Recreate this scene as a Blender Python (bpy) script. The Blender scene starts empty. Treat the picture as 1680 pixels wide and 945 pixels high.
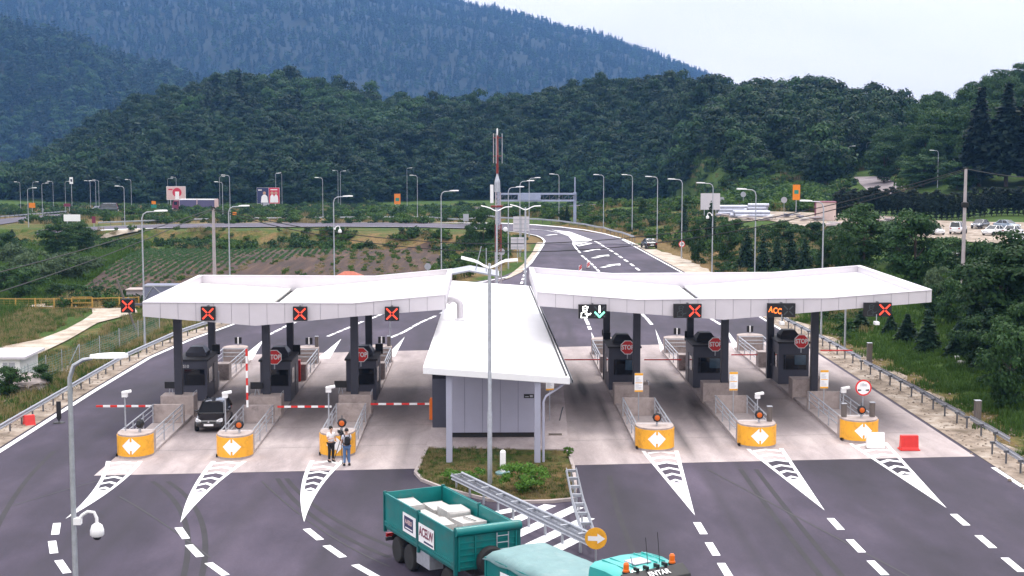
import bpy, bmesh, math, random
import numpy as np
from mathutils import Vector, Matrix, Euler
SC = bpy.context.scene
COL = SC.collection
PI = math.pi
RAD = math.radians

# ------------------------------------------------------------------ camera, sky, sun, exposure
FPX, CAMH = 2450.0, 16.2                      # focal length in photo pixels (1680 wide), drone height
PITCH, YAW = math.atan(246.5 / FPX), RAD(-1.0)
cd = bpy.data.cameras.new('camera'); cam = bpy.data.objects.new('camera', cd); COL.objects.link(cam)
cam.location = (0, 0, CAMH); cam.rotation_euler = (PI / 2 - PITCH, 0, YAW)
cd.sensor_width = 36; cd.lens = FPX / 1680 * 36; cd.clip_start = 0.5; cd.clip_end = 9000
SC.camera = cam
SUN_EL, SUN_AZ = RAD(60), RAD(25)             # azimuth clockwise from +Y
w = bpy.data.worlds.new('World'); SC.world = w; w.use_nodes = True
nt = w.node_tree; nt.nodes.clear()
N = nt.nodes.new; L = nt.links.new
sky = N('ShaderNodeTexSky'); sky.sky_type = 'NISHITA'; sky.sun_disc = False
sky.sun_elevation = SUN_EL; sky.sun_rotation = SUN_AZ
tc = N('ShaderNodeTexCoord'); mp = N('ShaderNodeMapping'); mp.inputs['Scale'].default_value = (1.2, 1.2, 5)
nz = N('ShaderNodeTexNoise'); nz.inputs['Scale'].default_value = 2.2; nz.inputs['Detail'].default_value = 4
cr = N('ShaderNodeValToRGB')                  # cloud deck: brighter and greyer patches
cr.color_ramp.elements[0].position = .3; cr.color_ramp.elements[0].color = (.78, .78, .84, 1)
cr.color_ramp.elements[1].position = .7; cr.color_ramp.elements[1].color = (1.0, 1.0, 1.0, 1)
mul = N('ShaderNodeMixRGB'); mul.blend_type = 'MULTIPLY'; mul.inputs[0].default_value = 1; mul.inputs[2].default_value = (17.4, 16.8, 16.4, 1)
mx = N('ShaderNodeMixRGB'); mx.inputs[0].default_value = .93
bg = N('ShaderNodeBackground'); bg.inputs['Strength'].default_value = .1
wo = N('ShaderNodeOutputWorld')
sx = N('ShaderNodeSeparateXYZ'); L(tc.outputs['Generated'], sx.inputs[0])
el = N('ShaderNodeValToRGB')                  # overcast: dimmer and faintly violet towards the horizon, brightest overhead
for p_, c_ in ((0.0, (.52, .51, .55)), (.03, (.57, .56, .60)), (.085, (.82, .81, .83)), (.35, (.98, .98, .99)), (1.0, (1.36, 1.36, 1.34))):
    e_ = el.color_ramp.elements.new(p_) if p_ not in (0.0, 1.0) else el.color_ramp.elements[int(p_)]
    e_.position = p_; e_.color = c_ + (1,)
L(sx.outputs['Z'], el.inputs[0])
mul2 = N('ShaderNodeMixRGB'); mul2.blend_type = 'MULTIPLY'; mul2.inputs[0].default_value = 1
L(tc.outputs['Generated'], mp.inputs['Vector']); L(mp.outputs[0], nz.inputs['Vector']); L(nz.outputs['Fac'], cr.inputs[0])
L(cr.outputs[0], mul2.inputs[1]); L(el.outputs[0], mul2.inputs[2]); L(mul2.outputs[0], mul.inputs[1]); L(sky.outputs[0], mx.inputs[1]); L(mul.outputs[0], mx.inputs[2])
L(mx.outputs[0], bg.inputs[0]); L(bg.outputs[0], wo.inputs[0])
sd = bpy.data.lights.new('sun', 'SUN'); sd.energy = 1.5; sd.angle = RAD(12); sd.color = (1, .95, .88)
so = bpy.data.objects.new('sun', sd); COL.objects.link(so)
so.rotation_euler = Vector((math.sin(SUN_AZ) * math.cos(SUN_EL), math.cos(SUN_AZ) * math.cos(SUN_EL), math.sin(SUN_EL))).to_track_quat('Z', 'Y').to_euler()
vs = SC.view_settings
vs.view_transform = 'Standard'; vs.look = 'None'; vs.gamma = 1; vs.exposure = 0.6; vs.use_curve_mapping = False
HAZE = 0.000097
HAZE_COL = (.21, .47, 1.0)

# ------------------------------------------------------------------ picture point -> place in the world
def ray(px, py):
    x, y = (px - 840) / FPX, -(py - 472.5) / FPX
    d = (x, math.cos(PITCH) + y * math.sin(PITCH), -math.sin(PITCH) + y * math.cos(PITCH))
    c, s = math.cos(YAW), math.sin(YAW)
    return Vector((c * d[0] - s * d[1], s * d[0] + c * d[1], d[2]))
def P(px, py, z=0.0):
    d = ray(px, py); t = (z - CAMH) / d.z
    return Vector((d.x * t, d.y * t, z))
def at(px, y, z=0.0):                          # the place in direction px at distance y
    d = ray(px, 400); t = y / d.y
    return Vector((d.x * t, y, z))
def azpx(x, y):                               # picture column of a place
    return 797 + 2450 * x / max(y, 1)
def sm(v, a, b):
    t = min(1, max(0, (v - a) / (b - a))); return t * t * (3 - 2 * t)
def lerp_tab(v, tab):
    if v <= tab[0][0]: return tab[0][1]
    for (a, p), (b, q) in zip(tab, tab[1:]):
        if v <= b: return p + (q - p) * (v - a) / (b - a)
    return tab[-1][1]
XL = [(20, -27.2), (60, -27), (80.8, -26.8), (90, -26.7), (106, -26.5), (119, -25.4), (131, -23.3), (145, -17.2), (160, -8.2), (171, -1.6), (180, 1.4), (200, 4.6), (231, 7.2), (262, 4), (290, -30), (330, -200)]
XR = [(20, 26), (70, 26.2), (82, 27), (103, 27.2), (128, 26.6), (180, 25.5), (240, 24.5), (262, 21), (280, 16), (300, 5), (330, -10)]
# near wooded hill: (picture column, crest row, crest distance, foot distance)
NEAR = [(-160, 345, 900, 640), (20, 292, 900, 620), (80, 262, 890, 600), (160, 215, 880, 590), (240, 168, 870, 580), (320, 146, 860, 570), (400, 131, 850, 565), (480, 137, 850, 560),
        (560, 152, 840, 560), (640, 172, 820, 600), (720, 176, 800, 610), (800, 172, 790, 615), (880, 157, 770, 615), (1000, 146, 740, 600), (1100, 150, 710, 560), (1160, 151, 680, 430),
        (1220, 153, 660, 400), (1300, 159, 620, 390), (1380, 166, 580, 380), (1440, 176, 550, 380), (1480, 192, 520, 380), (1560, 235, 500, 380), (1700, 250, 500, 380)]
RIGHT = [(1340, 255, 420, 345), (1400, 207, 420, 320), (1440, 200, 430, 310), (1465, 195, 440, 310), (1490, 168, 440, 300), (1530, 152, 440, 295), (1580, 140, 440, 290), (1640, 112, 450, 290), (1700, 100, 450, 290), (1860, 90, 450, 290)]
LEFTH = [(-300, 0, 2310, 1540), (-100, 15, 2310, 1540), (0, 32, 2310, 1540), (60, 50, 2296, 1540), (130, 66, 2282, 1540), (200, 95, 2268, 1540), (310, 126, 2240, 1540), (400, 180, 2240, 1540), (480, 260, 2240, 1540)]
MOUNT = [(-300, -120, 4413, 2627), (0, -110, 4413, 2627), (400, -70, 4518, 2627), (600, -30, 4518, 2627), (750, 2, 4518, 2627), (820, 17, 4518, 2627), (900, 37, 4518, 2627), (1000, 62, 4518, 2627), (1100, 99, 4518, 2627), (1195, 136, 4518, 2627), (1300, 180, 4518, 2732), (1420, 232, 4518, 2837), (1600, 260, 4518, 2942)]
def tab4(px, tab, k):
    return lerp_tab(px, [(r[0], r[k]) for r in tab])
def T(x, y):                                  # open ground: plaza at 0, low fields to the left, low bank to the right
    dl = lerp_tab(y, XL) - x; dr = x - lerp_tab(y, XR)
    drop = -.029 * max(0, min(y, 545) - 227) if y > 227 else 0
    cut = 1 - sm(y, 310, 420) * (1 - sm(azpx(x, y), 1130, 1230))
    wr = sm(dr, 5, 35) * cut
    z = drop * (1 - wr)
    if dl > 0: z -= 2.6 * sm(dl, 1.5, 13) * (1 - sm(y, 300, 420))
    if dr > 0: z += 1.9 * sm(dr, 2.2, 15) * cut
    return z
def hill_z(x, y, tab, tree, p=1.0):
    px = azpx(x, y)
    if px < tab[0][0] or px > tab[-1][0]: return -60
    cy, yr, yf = tab4(px, tab, 1), tab4(px, tab, 2), tab4(px, tab, 3)
    zr = CAMH + (226 - cy) * yr / FPX - tree
    zf = T(x, yf) - 1.0
    t = (y - yf) / (yr - yf)
    if t < -.06: return -60
    if t <= 1: return zf + (zr - zf) * (math.sin(min(max(t, 0), 1) * PI / 2) * .55 + max(t, -.06) * .45) ** p
    return zr - (zr - zf) * .35 * (t - 1) ** 2 * 2
def rough(x, y, a):
    return a * (math.sin(x * .043 + y * .021) + math.sin(x * .017 - y * .037 + 2) + .6 * math.sin(x * .11 + y * .09))
def hz_near(x, y): return hill_z(x, y, NEAR, 8.5) + (rough(x, y, .8) if y > 640 else 0)
def hz_right(x, y): return hill_z(x, y, RIGHT, 13)
def hz_left(x, y): return hill_z(x, y, LEFTH, 14) + rough(x, y, 2.5)
def hz_mount(x, y): return hill_z(x, y, MOUNT, 16) + rough(x * .6, y * .6, 5)
def Z(x, y):
    z = T(x, y)
    if y > 280: z = max(z, hz_right(x, y))
    if y > 370: z = max(z, hz_near(x, y))
    return z
def ground(px, py, dz=0.0):                   # where the view ray through a picture point meets the ground
    d = ray(px, py); d = d / d.y
    y = 20.0; prev = None
    while y < 1100:
        z = CAMH + d.z * y; g = Z(d.x * y, y)
        if z <= g + dz:
            lo, hi = prev, y
            for _ in range(18):
                m = (lo + hi) / 2
                if CAMH + d.z * m <= Z(d.x * m, m) + dz: hi = m
                else: lo = m
            return Vector((d.x * hi, hi, Z(d.x * hi, hi)))
        prev = y; y += 1.0 if y < 400 else 2.0
    return Vector((d.x * 700, 700, 0))
def ppm(v): return FPX / v.y                  # photo pixels per metre at a place

# ------------------------------------------------------------------ materials
def mat(name, col, rough=.7, var=.12, scale=4.0, metal=0.0, bump=0.0, bscale=30.0, emit=0.0, spec=.4, coat=0.0, stretch=None, dirt=None):
    m = bpy.data.materials.new(name); m.use_nodes = True
    nt = m.node_tree; b = nt.nodes['Principled BSDF']
    N = nt.nodes.new; L = nt.links.new
    tc = N('ShaderNodeTexCoord'); mp = N('ShaderNodeMapping')
    if stretch: mp.inputs['Scale'].default_value = stretch
    L(tc.outputs['Object'], mp.inputs['Vector'])
    nz = N('ShaderNodeTexNoise'); nz.inputs['Scale'].default_value = scale; nz.inputs['Detail'].default_value = 6; nz.inputs['Roughness'].default_value = .65
    L(mp.outputs[0], nz.inputs['Vector'])
    rp = N('ShaderNodeValToRGB'); e = rp.color_ramp.elements
    e[0].position = .3; e[1].position = .7
    e[0].color = tuple(max(0, c * (1 - var)) for c in col) + (1,)
    e[1].color = tuple(min(1, c * (1 + var)) for c in col) + (1,)
    L(nz.outputs['Fac'], rp.inputs[0])
    out = rp.outputs[0]
    if dirt:
        n2 = N('ShaderNodeTexNoise'); n2.inputs['Scale'].default_value = dirt[1]; n2.inputs['Detail'].default_value = 8; n2.inputs['Roughness'].default_value = .7
        oi = N('ShaderNodeObjectInfo'); sc3 = N('ShaderNodeVectorMath'); sc3.operation = 'SCALE'; sc3.inputs['Scale'].default_value = 40; cb = N('ShaderNodeCombineXYZ')
        for k_ in range(3): L(oi.outputs['Random'], cb.inputs[k_])
        L(cb.outputs[0], sc3.inputs[0]); va = N('ShaderNodeVectorMath'); L(tc.outputs['Object'], va.inputs[0]); L(sc3.outputs[0], va.inputs[1]); L(va.outputs[0], n2.inputs['Vector'])
        r2 = N('ShaderNodeValToRGB'); r2.color_ramp.elements[0].position = .52; r2.color_ramp.elements[1].position = .72
        L(n2.outputs['Fac'], r2.inputs[0])
        mm = N('ShaderNodeMixRGB'); mm.inputs[2].default_value = tuple(dirt[0]) + (1,)
        sc = N('ShaderNodeMath'); sc.operation = 'MULTIPLY'; sc.inputs[1].default_value = dirt[2]
        L(r2.outputs[0], sc.inputs[0]); L(sc.outputs[0], mm.inputs[0]); L(out, mm.inputs[1]); out = mm.outputs[0]
    L(out, b.inputs['Base Color'])
    b.inputs['Roughness'].default_value = rough; b.inputs['Metallic'].default_value = metal
    b.inputs['Specular IOR Level'].default_value = spec; b.inputs['Coat Weight'].default_value = coat
    if emit:
        L(out, b.inputs['Emission Color']); b.inputs['Emission Strength'].default_value = emit
    if bump:
        nb = N('ShaderNodeTexNoise'); nb.inputs['Scale'].default_value = bscale; nb.inputs['Detail'].default_value = 5
        L(tc.outputs['Object'], nb.inputs['Vector'])
        bp = N('ShaderNodeBump'); bp.inputs['Strength'].default_value = bump; bp.inputs['Distance'].default_value = .05
        L(nb.outputs['Fac'], bp.inputs['Height']); L(bp.outputs[0], b.inputs['Normal'])
    return m
def glassmat(name, col=(.01, .012, .015)):
    m = mat(name, col, .06, .3, 1.5, spec=.8); return m
def leafmat(name, a, b, trans=.25):
    """foliage: every leaf clump its own shade, every tree its own hue"""
    m = bpy.data.materials.new(name); m.use_nodes = True
    nt = m.node_tree; bs = nt.nodes['Principled BSDF']; out = nt.nodes['Material Output']
    N = nt.nodes.new; L = nt.links.new
    ge = N('ShaderNodeNewGeometry'); oi = N('ShaderNodeObjectInfo'); tc = N('ShaderNodeTexCoord')
    nz = N('ShaderNodeTexNoise'); nz.inputs['Scale'].default_value = .7; nz.inputs['Detail'].default_value = 3
    L(tc.outputs['Object'], nz.inputs['Vector'])
    ad = N('ShaderNodeMath'); ad.operation = 'MULTIPLY_ADD'; ad.inputs[1].default_value = .45
    m1 = N('ShaderNodeMath'); m1.operation = 'MULTIPLY'; m1.inputs[1].default_value = .45
    L(oi.outputs['Random'], m1.inputs[0]); L(ge.outputs['Random Per Island'], ad.inputs[0]); L(m1.outputs[0], ad.inputs[2])
    a2 = N('ShaderNodeMath'); a2.operation = 'MULTIPLY_ADD'; a2.inputs[1].default_value = .5
    L(nz.outputs['Fac'], a2.inputs[0]); L(ad.outputs[0], a2.inputs[2])
    mx = N('ShaderNodeMixRGB'); mx.inputs[1].default_value = tuple(a) + (1,); mx.inputs[2].default_value = tuple(b) + (1,)
    s = N('ShaderNodeMath'); s.operation = 'SUBTRACT'; s.use_clamp = True; s.inputs[1].default_value = .2
    L(a2.outputs[0], s.inputs[0]); L(s.outputs[0], mx.inputs[0])
    L(mx.outputs[0], bs.inputs['Base Color']); bs.inputs['Roughness'].default_value = .6; bs.inputs['Specular IOR Level'].default_value = .12
    tr = N('ShaderNodeBsdfTranslucent'); L(mx.outputs[0], tr.inputs[0])
    ms = N('ShaderNodeMixShader'); ms.inputs[0].default_value = trans
    L(bs.outputs[0], ms.inputs[1]); L(tr.outputs[0], ms.inputs[2]); L(ms.outputs[0], out.inputs[0])
    return m
M = {}
M['galv'] = mat('galvanised_steel', (.42, .44, .48), .42, .15, 6, .55, spec=.5)
M['galv_dark'] = mat('weathered_steel', (.12, .125, .14), .55, .2, 5, .4)
M['concrete'] = mat('concrete', (.37, .31, .29), .85, .16, 3, bump=.15, dirt=((.12, .09, .085), 1.6, .55))
M['concrete_stained'] = mat('stained_concrete', (.33, .28, .27), .85, .2, 2, dirt=((.03, .03, .03), .9, .9))
M['orange'] = mat('orange_paint', (.83, .40, .03), .5, .08, 3, dirt=((.30, .14, .04), 2.1, .55))
M['white'] = mat('white_paint', (.8, .8, .8), .5, .05, 3)
M['white_metal'] = mat('white_sheet_metal', (.82, .82, .83), .45, .03, 1.2, dirt=((.66, .64, .63), .35, .3))
M['cream_roof'] = mat('white_membrane', (.80, .79, .74), .6, .03, .8, dirt=((.6, .58, .52), .3, .3))
M['panel'] = mat('pale_cladding', (.60, .57, .61), .4, .04, 1, .1)
M['panel_joint'] = mat('cladding_joint', (.30, .28, .32), .6, .1)
M['booth'] = mat('slate_booth_cladding', (.062, .065, .090), .45, .08, 2)
M['booth_roof'] = mat('dark_booth_roof', (.022, .022, .027), .6, .15, 2)
M['hall'] = mat('blue_grey_cladding', (.36, .365, .46), .42, .04, 1)
M['hall_joint'] = mat('cladding_shadow_gap', (.20, .20, .26), .6, .1)
M['column'] = mat('grey_steel_column', (.048, .05, .066), .4, .12, 3, .3)
M['black'] = mat('black_plastic', (.012, .012, .014), .5, .2)
M['rubber'] = mat('rubber', (.02, .02, .021), .85, .2)
M['red'] = mat('red_plastic', (.62, .03, .025), .45, .1)
M['signred'] = mat('sign_red', (.68, .03, .03), .4, .06)
M['signwhite'] = mat('sign_white', (.85, .85, .85), .4, .03)
M['signblack'] = mat('sign_black', (.015, .015, .015), .5, .1)
M['signback'] = mat('sign_back_grey', (.40, .41, .46), .5, .08, 2, .2)
M['ledred'] = mat('red_led', (1, .06, .03), .5, .05, emit=1.0)
M['ledorange'] = mat('orange_led', (1, .2, .03), .5, .05, emit=.9)
M['ledwhite'] = mat('white_led', (1, 1, .95), .5, .02, emit=1.0)
M['ledgreen'] = mat('green_led', (.25, 1, .72), .5, .02, emit=.9)
M['leddim'] = mat('unlit_led', (.05, .06, .065), .5, .1)
M['amber'] = mat('amber_lens', (.5, .10, .01), .25, .15, 8, emit=.15)
M['glass'] = glassmat('dark_window_glass')
M['glassblue'] = glassmat('bluish_window_glass', (.05, .09, .13))
M['teal'] = mat('teal_paint', (.0, .16, .155), .5, .14, 1.5, coat=.1, dirt=((.07, .11, .10), 1.1, .75))
M['tealdark'] = mat('dark_teal_frame', (.0, .10, .10), .5, .15)
M['tarp'] = mat('faded_teal_tarpaulin', (.15, .26, .265), .6, .12, 1.6, bump=.5, bscale=2.5, dirt=((.25, .34, .34), 1.2, .6))
M['chassis'] = mat('chassis', (.03, .03, .033), .7, .25)
M['stonewrap'] = mat('white_stone_block', (.47, .455, .44), .8, .16, 2, bump=.5, bscale=6, dirt=((.30, .26, .22), 1.2, .5))
M['wood'] = mat('weathered_timber', (.13, .11, .10), .85, .25, 5, stretch=(4, 4, .5))
M['polecon'] = mat('pole_concrete', (.42, .37, .38), .85, .12, 2)
M['yellow'] = mat('yellow_fence_paint', (.46, .27, .06), .5, .1)
M['mesh_green'] = mat('green_fence_wire', (.10, .20, .18), .6, .1)
M['bark'] = mat('bark', (.07, .055, .045), .9, .3, 6, stretch=(3, 3, .6))
M['skin'] = mat('skin', (.50, .30, .22), .6, .08)
M['blackcar'] = mat('black_car_paint', (.008, .008, .010), .22, .2, coat=1, spec=.6)
M['chrome'] = mat('bright_metal', (.7, .7, .72), .2, .05, 2, .9)
M['lens'] = mat('headlamp_lens', (.75, .76, .78), .15, .15, 12, .3, spec=.8)
M['redlens'] = mat('tail_lamp_lens', (.35, .01, .01), .2, .2)

# ------------------------------------------------------------------ mesh building
class MB:
    def __init__(s): s.v = []; s.f = []; s.m = []
    def add(s, vs, fs, mi=0):
        o = len(s.v); s.v += [tuple(v) for v in vs]; s.f += [tuple(i + o for i in f) for f in fs]; s.m += [mi] * len(fs); return s
    def box(s, x0, x1, y0, y1, z0, z1, mi=0, rot=None):
        vs = [Vector((x, y, z)) for z in (z0, z1) for y in (y0, y1) for x in (x0, x1)]
        if rot:
            c = Vector(((x0 + x1) / 2, (y0 + y1) / 2, (z0 + z1) / 2)); vs = [rot @ (v - c) + c for v in vs]
        return s.add(vs, [(0, 2, 3, 1), (4, 5, 7, 6), (0, 1, 5, 4), (2, 6, 7, 3), (0, 4, 6, 2), (1, 3, 7, 5)], mi)
    def prism(s, poly, z0, z1, mi=0):          # poly in x, y
        n = len(poly); vs = [(p[0], p[1], z0) for p in poly] + [(p[0], p[1], z1) for p in poly]
        fs = [tuple(range(n - 1, -1, -1)), tuple(range(n, 2 * n))] + [(i, (i + 1) % n, n + (i + 1) % n, n + i) for i in range(n)]
        return s.add(vs, fs, mi)
    def ext(s, poly, y0, y1, mi=0):            # poly in x, z, extruded along y
        n = len(poly); vs = [(p[0], y0, p[1]) for p in poly] + [(p[0], y1, p[1]) for p in poly]
        fs = [tuple(range(n)), tuple(range(2 * n - 1, n - 1, -1))] + [((i + 1) % n, i, n + i, n + (i + 1) % n) for i in range(n)]
        return s.add(vs, fs, mi)
    def extx(s, poly, x0, x1, mi=0):           # poly in y, z, extruded along x
        n = len(poly); vs = [(x0, p[0], p[1]) for p in poly] + [(x1, p[0], p[1]) for p in poly]
        fs = [tuple(range(n - 1, -1, -1)), tuple(range(n, 2 * n))] + [(i, (i + 1) % n, n + (i + 1) % n, n + i) for i in range(n)]
        return s.add(vs, fs, mi)
    def tube(s, pts, r, seg=8, mi=0, caps=True):
        pts = [Vector(p) for p in pts]; n = len(pts)
        rs = list(r) if hasattr(r, '__len__') else [r] * n
        o = len(s.v); up = None
        for i, p in enumerate(pts):
            d = (pts[min(i + 1, n - 1)] - pts[max(i - 1, 0)])
            d = d.normalized() if d.length > 1e-9 else Vector((0, 0, 1))
            if up is None: up = d.orthogonal().normalized()
            a = (up - d * up.dot(d)); a = a.normalized() if a.length > 1e-6 else d.orthogonal().normalized()
            up = a; b = d.cross(a)
            for k in range(seg):
                t = 2 * PI * k / seg
                s.v.append(tuple(p + (a * math.cos(t) + b * math.sin(t)) * rs[i]))
        for i in range(n - 1):
            for k in range(seg):
                k2 = (k + 1) % seg
                s.f.append((o + i * seg + k, o + i * seg + k2, o + (i + 1) * seg + k2, o + (i + 1) * seg + k)); s.m.append(mi)
        if caps:
            s.f.append(tuple(o + k for k in range(seg - 1, -1, -1))); s.m.append(mi)
            s.f.append(tuple(o + (n - 1) * seg + k for k in range(seg))); s.m.append(mi)
        return s
    def lathe(s, prof, c=(0, 0, 0), seg=16, axis='z', mi=0):   # prof: (radius, height)
        o = len(s.v)
        for r, h in prof:
            for k in range(seg):
                t = 2 * PI * k / seg; a, b = r * math.cos(t), r * math.sin(t)
                p = (a, b, h) if axis == 'z' else ((h, a, b) if axis == 'x' else (a, -h, b))
                s.v.append((p[0] + c[0], p[1] + c[1], p[2] + c[2]))
        for i in range(len(prof) - 1):
            for k in range(seg):
                k2 = (k + 1) % seg
                s.f.append((o + i * seg + k, o + i * seg + k2, o + (i + 1) * seg + k2, o + (i + 1) * seg + k)); s.m.append(mi)
        s.f.append(tuple(o + k for k in range(seg - 1, -1, -1))); s.m.append(mi)
        s.f.append(tuple(o + (len(prof) - 1) * seg + k for k in range(seg))); s.m.append(mi)
        return s
    def build(s, name, mats, parent=None, loc=(0, 0, 0), rot=(0, 0, 0), smooth=False, bevel=0, fix=True):
        me = bpy.data.meshes.new(name); me.from_pydata(s.v, [], s.f)
        for m in (mats if isinstance(mats, (list, tuple)) else [mats]): me.materials.append(m)
        if any(s.m): me.polygons.foreach_set('material_index', s.m)
        if fix or bevel:
            bm = bmesh.new(); bm.from_mesh(me)
            bmesh.ops.remove_doubles(bm, verts=bm.verts, dist=1e-5) if smooth else None
            if fix: bmesh.ops.recalc_face_normals(bm, faces=bm.faces)
            if bevel:
                es = [e for e in bm.edges if len(e.link_faces) == 2 and e.calc_face_angle(0) > .6]
                bmesh.ops.bevel(bm, geom=es, offset=bevel, segments=2, affect='EDGES', profile=.6, clamp_overlap=True)
            bm.to_mesh(me); bm.free()
        if smooth:
            me.shade_smooth()
            if hasattr(me, 'set_sharp_from_angle'): me.set_sharp_from_angle(angle=RAD(45))
        me.update()
        return link(name, me, parent, loc, rot)
def link(name, me, parent=None, loc=(0, 0, 0), rot=(0, 0, 0)):
    o = bpy.data.objects.new(name, me); COL.objects.link(o)
    o.location = loc; o.rotation_euler = rot
    if parent: o.parent = parent
    return o
def tag(o, label=None, cat=None, group=None, kind=None):
    if label: o['label'] = label
    if cat: o['category'] = cat
    if group: o['group'] = group
    if kind: o['kind'] = kind
    return o
def thing(name, label, cat, loc=(0, 0, 0), rz=0.0, group=None):
    o = bpy.data.objects.new(name, None); COL.objects.link(o); o.empty_display_size = .3
    o.location = loc; o.rotation_euler = (0, 0, rz)
    return tag(o, label, cat, group)
def copy_tree(o, label=None, loc=None, rz=None, parent=None, scale=None):
    kids = [c for c in ALLKIDS(o)]
    c = o.copy(); COL.objects.link(c)
    if parent: c.parent = parent
    if label: c['label'] = label
    if loc is not None: c.location = loc
    if rz is not None: c.rotation_euler = (0, 0, rz)
    if scale is not None: c.scale = scale if hasattr(scale, '__len__') else (scale,) * 3
    for k in kids: copy_tree(k, parent=c)
    return c
def ALLKIDS(o): return list(o.children)
def struct(o): o['kind'] = 'structure'; return o
ORD = ['first', 'second', 'third', 'fourth', 'fifth', 'sixth', 'seventh', 'eighth', 'ninth', 'tenth', 'eleventh', 'twelfth', 'thirteenth', 'fourteenth', 'fifteenth', 'sixteenth', 'seventeenth', 'eighteenth', 'nineteenth', 'twentieth']
def lettering(txt, size, m, parent, loc, rot=(PI / 2, 0, 0), name='lettering', sx=1.0, depth=.004, bold=0.0):
    cu = bpy.data.curves.new(name, 'FONT'); cu.body = txt; cu.size = size; cu.extrude = depth; cu.align_x = 'CENTER'; cu.align_y = 'CENTER'; cu.offset = bold
    cu.resolution_u = 3
    t = bpy.data.objects.new(name, cu); COL.objects.link(t)
    bpy.context.view_layer.update()
    me = bpy.data.meshes.new_from_object(t.evaluated_get(bpy.context.evaluated_depsgraph_get()))
    COL.objects.unlink(t); bpy.data.objects.remove(t)
    me.name = name; me.materials.clear(); me.materials.append(m)
    o = link(name, me, parent, loc, rot); o.scale = (sx, 1, 1)
    return o
def skin_mesh(verts, edges, radii, sub=1, root=0):
    me = bpy.data.meshes.new('skin'); me.from_pydata([tuple(v) for v in verts], edges, [])
    o = bpy.data.objects.new('skin', me); COL.objects.link(o)
    sk = o.modifiers.new('skin', 'SKIN'); sk.use_smooth_shade = True
    for i, d in enumerate(me.skin_vertices[0].data):
        r = radii[i]; d.radius = r if hasattr(r, '__len__') else (r, r); d.use_root = (i == root)
    if sub:
        s = o.modifiers.new('sub', 'SUBSURF'); s.levels = sub; s.render_levels = sub
    bpy.context.view_layer.update()
    out = bpy.data.meshes.new_from_object(o.evaluated_get(bpy.context.evaluated_depsgraph_get()))
    COL.objects.unlink(o); bpy.data.objects.remove(o)
    out.shade_smooth()
    return out
def scatter(name, pts, scl, protos, seed=0, squash=.15, kinds=None):
    """many small plants nobody could count, as one object: instances of the given shapes on points"""
    rs = np.random.RandomState(seed); n = len(pts)
    me = bpy.data.meshes.new(name); me.from_pydata([tuple(p) for p in pts], [], [])
    a = me.attributes.new('s', 'FLOAT_VECTOR', 'POINT'); sc = np.array(scl, dtype=np.float32)[:, None] * (1 + squash * (rs.rand(n, 3) - .5) * 2); a.data.foreach_set('vector', sc.astype(np.float32).ravel())
    a = me.attributes.new('r', 'FLOAT_VECTOR', 'POINT'); r = np.zeros((n, 3), np.float32); r[:, 2] = rs.rand(n) * 6.283; r[:, :2] = (rs.rand(n, 2) - .5) * .15; a.data.foreach_set('vector', r.ravel())
    a = me.attributes.new('k', 'INT', 'POINT'); a.data.foreach_set('value', (rs.randint(0, len(protos), n) if kinds is None else np.array(kinds)).astype(np.int32))
    o = link(name, me)
    g = bpy.data.node_groups.new(name + '_nodes', 'GeometryNodeTree')
    g.interface.new_socket('Geometry', in_out='INPUT', socket_type='NodeSocketGeometry'); g.interface.new_socket('Geometry', in_out='OUTPUT', socket_type='NodeSocketGeometry')
    N = g.nodes.new; L = g.links.new
    gi = N('NodeGroupInput'); go = N('NodeGroupOutput'); jn = N('GeometryNodeJoinGeometry')
    def attr(nm, ty):
        x = N('GeometryNodeInputNamedAttribute'); x.data_type = ty; x.inputs['Name'].default_value = nm; return x
    S, R, K = attr('s', 'FLOAT_VECTOR'), attr('r', 'FLOAT_VECTOR'), attr('k', 'INT')
    for k, p in enumerate(protos):
        oi = N('GeometryNodeObjectInfo'); oi.inputs['Object'].default_value = p; oi.inputs['As Instance'].default_value = True
        ip = N('GeometryNodeInstanceOnPoints'); cm = N('FunctionNodeCompare'); cm.data_type = 'INT'; cm.operation = 'EQUAL'
        L(K.outputs[0], cm.inputs[2]); cm.inputs[3].default_value = k
        L(gi.outputs[0], ip.inputs['Points']); L(cm.outputs[0], ip.inputs['Selection']); L(oi.outputs['Geometry'], ip.inputs['Instance'])
        L(R.outputs[0], ip.inputs['Rotation']); L(S.outputs[0], ip.inputs['Scale']); L(ip.outputs[0], jn.inputs[0])
    L(jn.outputs[0], go.inputs[0])
    md = o.modifiers.new('scatter', 'NODES'); md.node_group = g
    o['kind'] = 'stuff'
    return o
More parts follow.
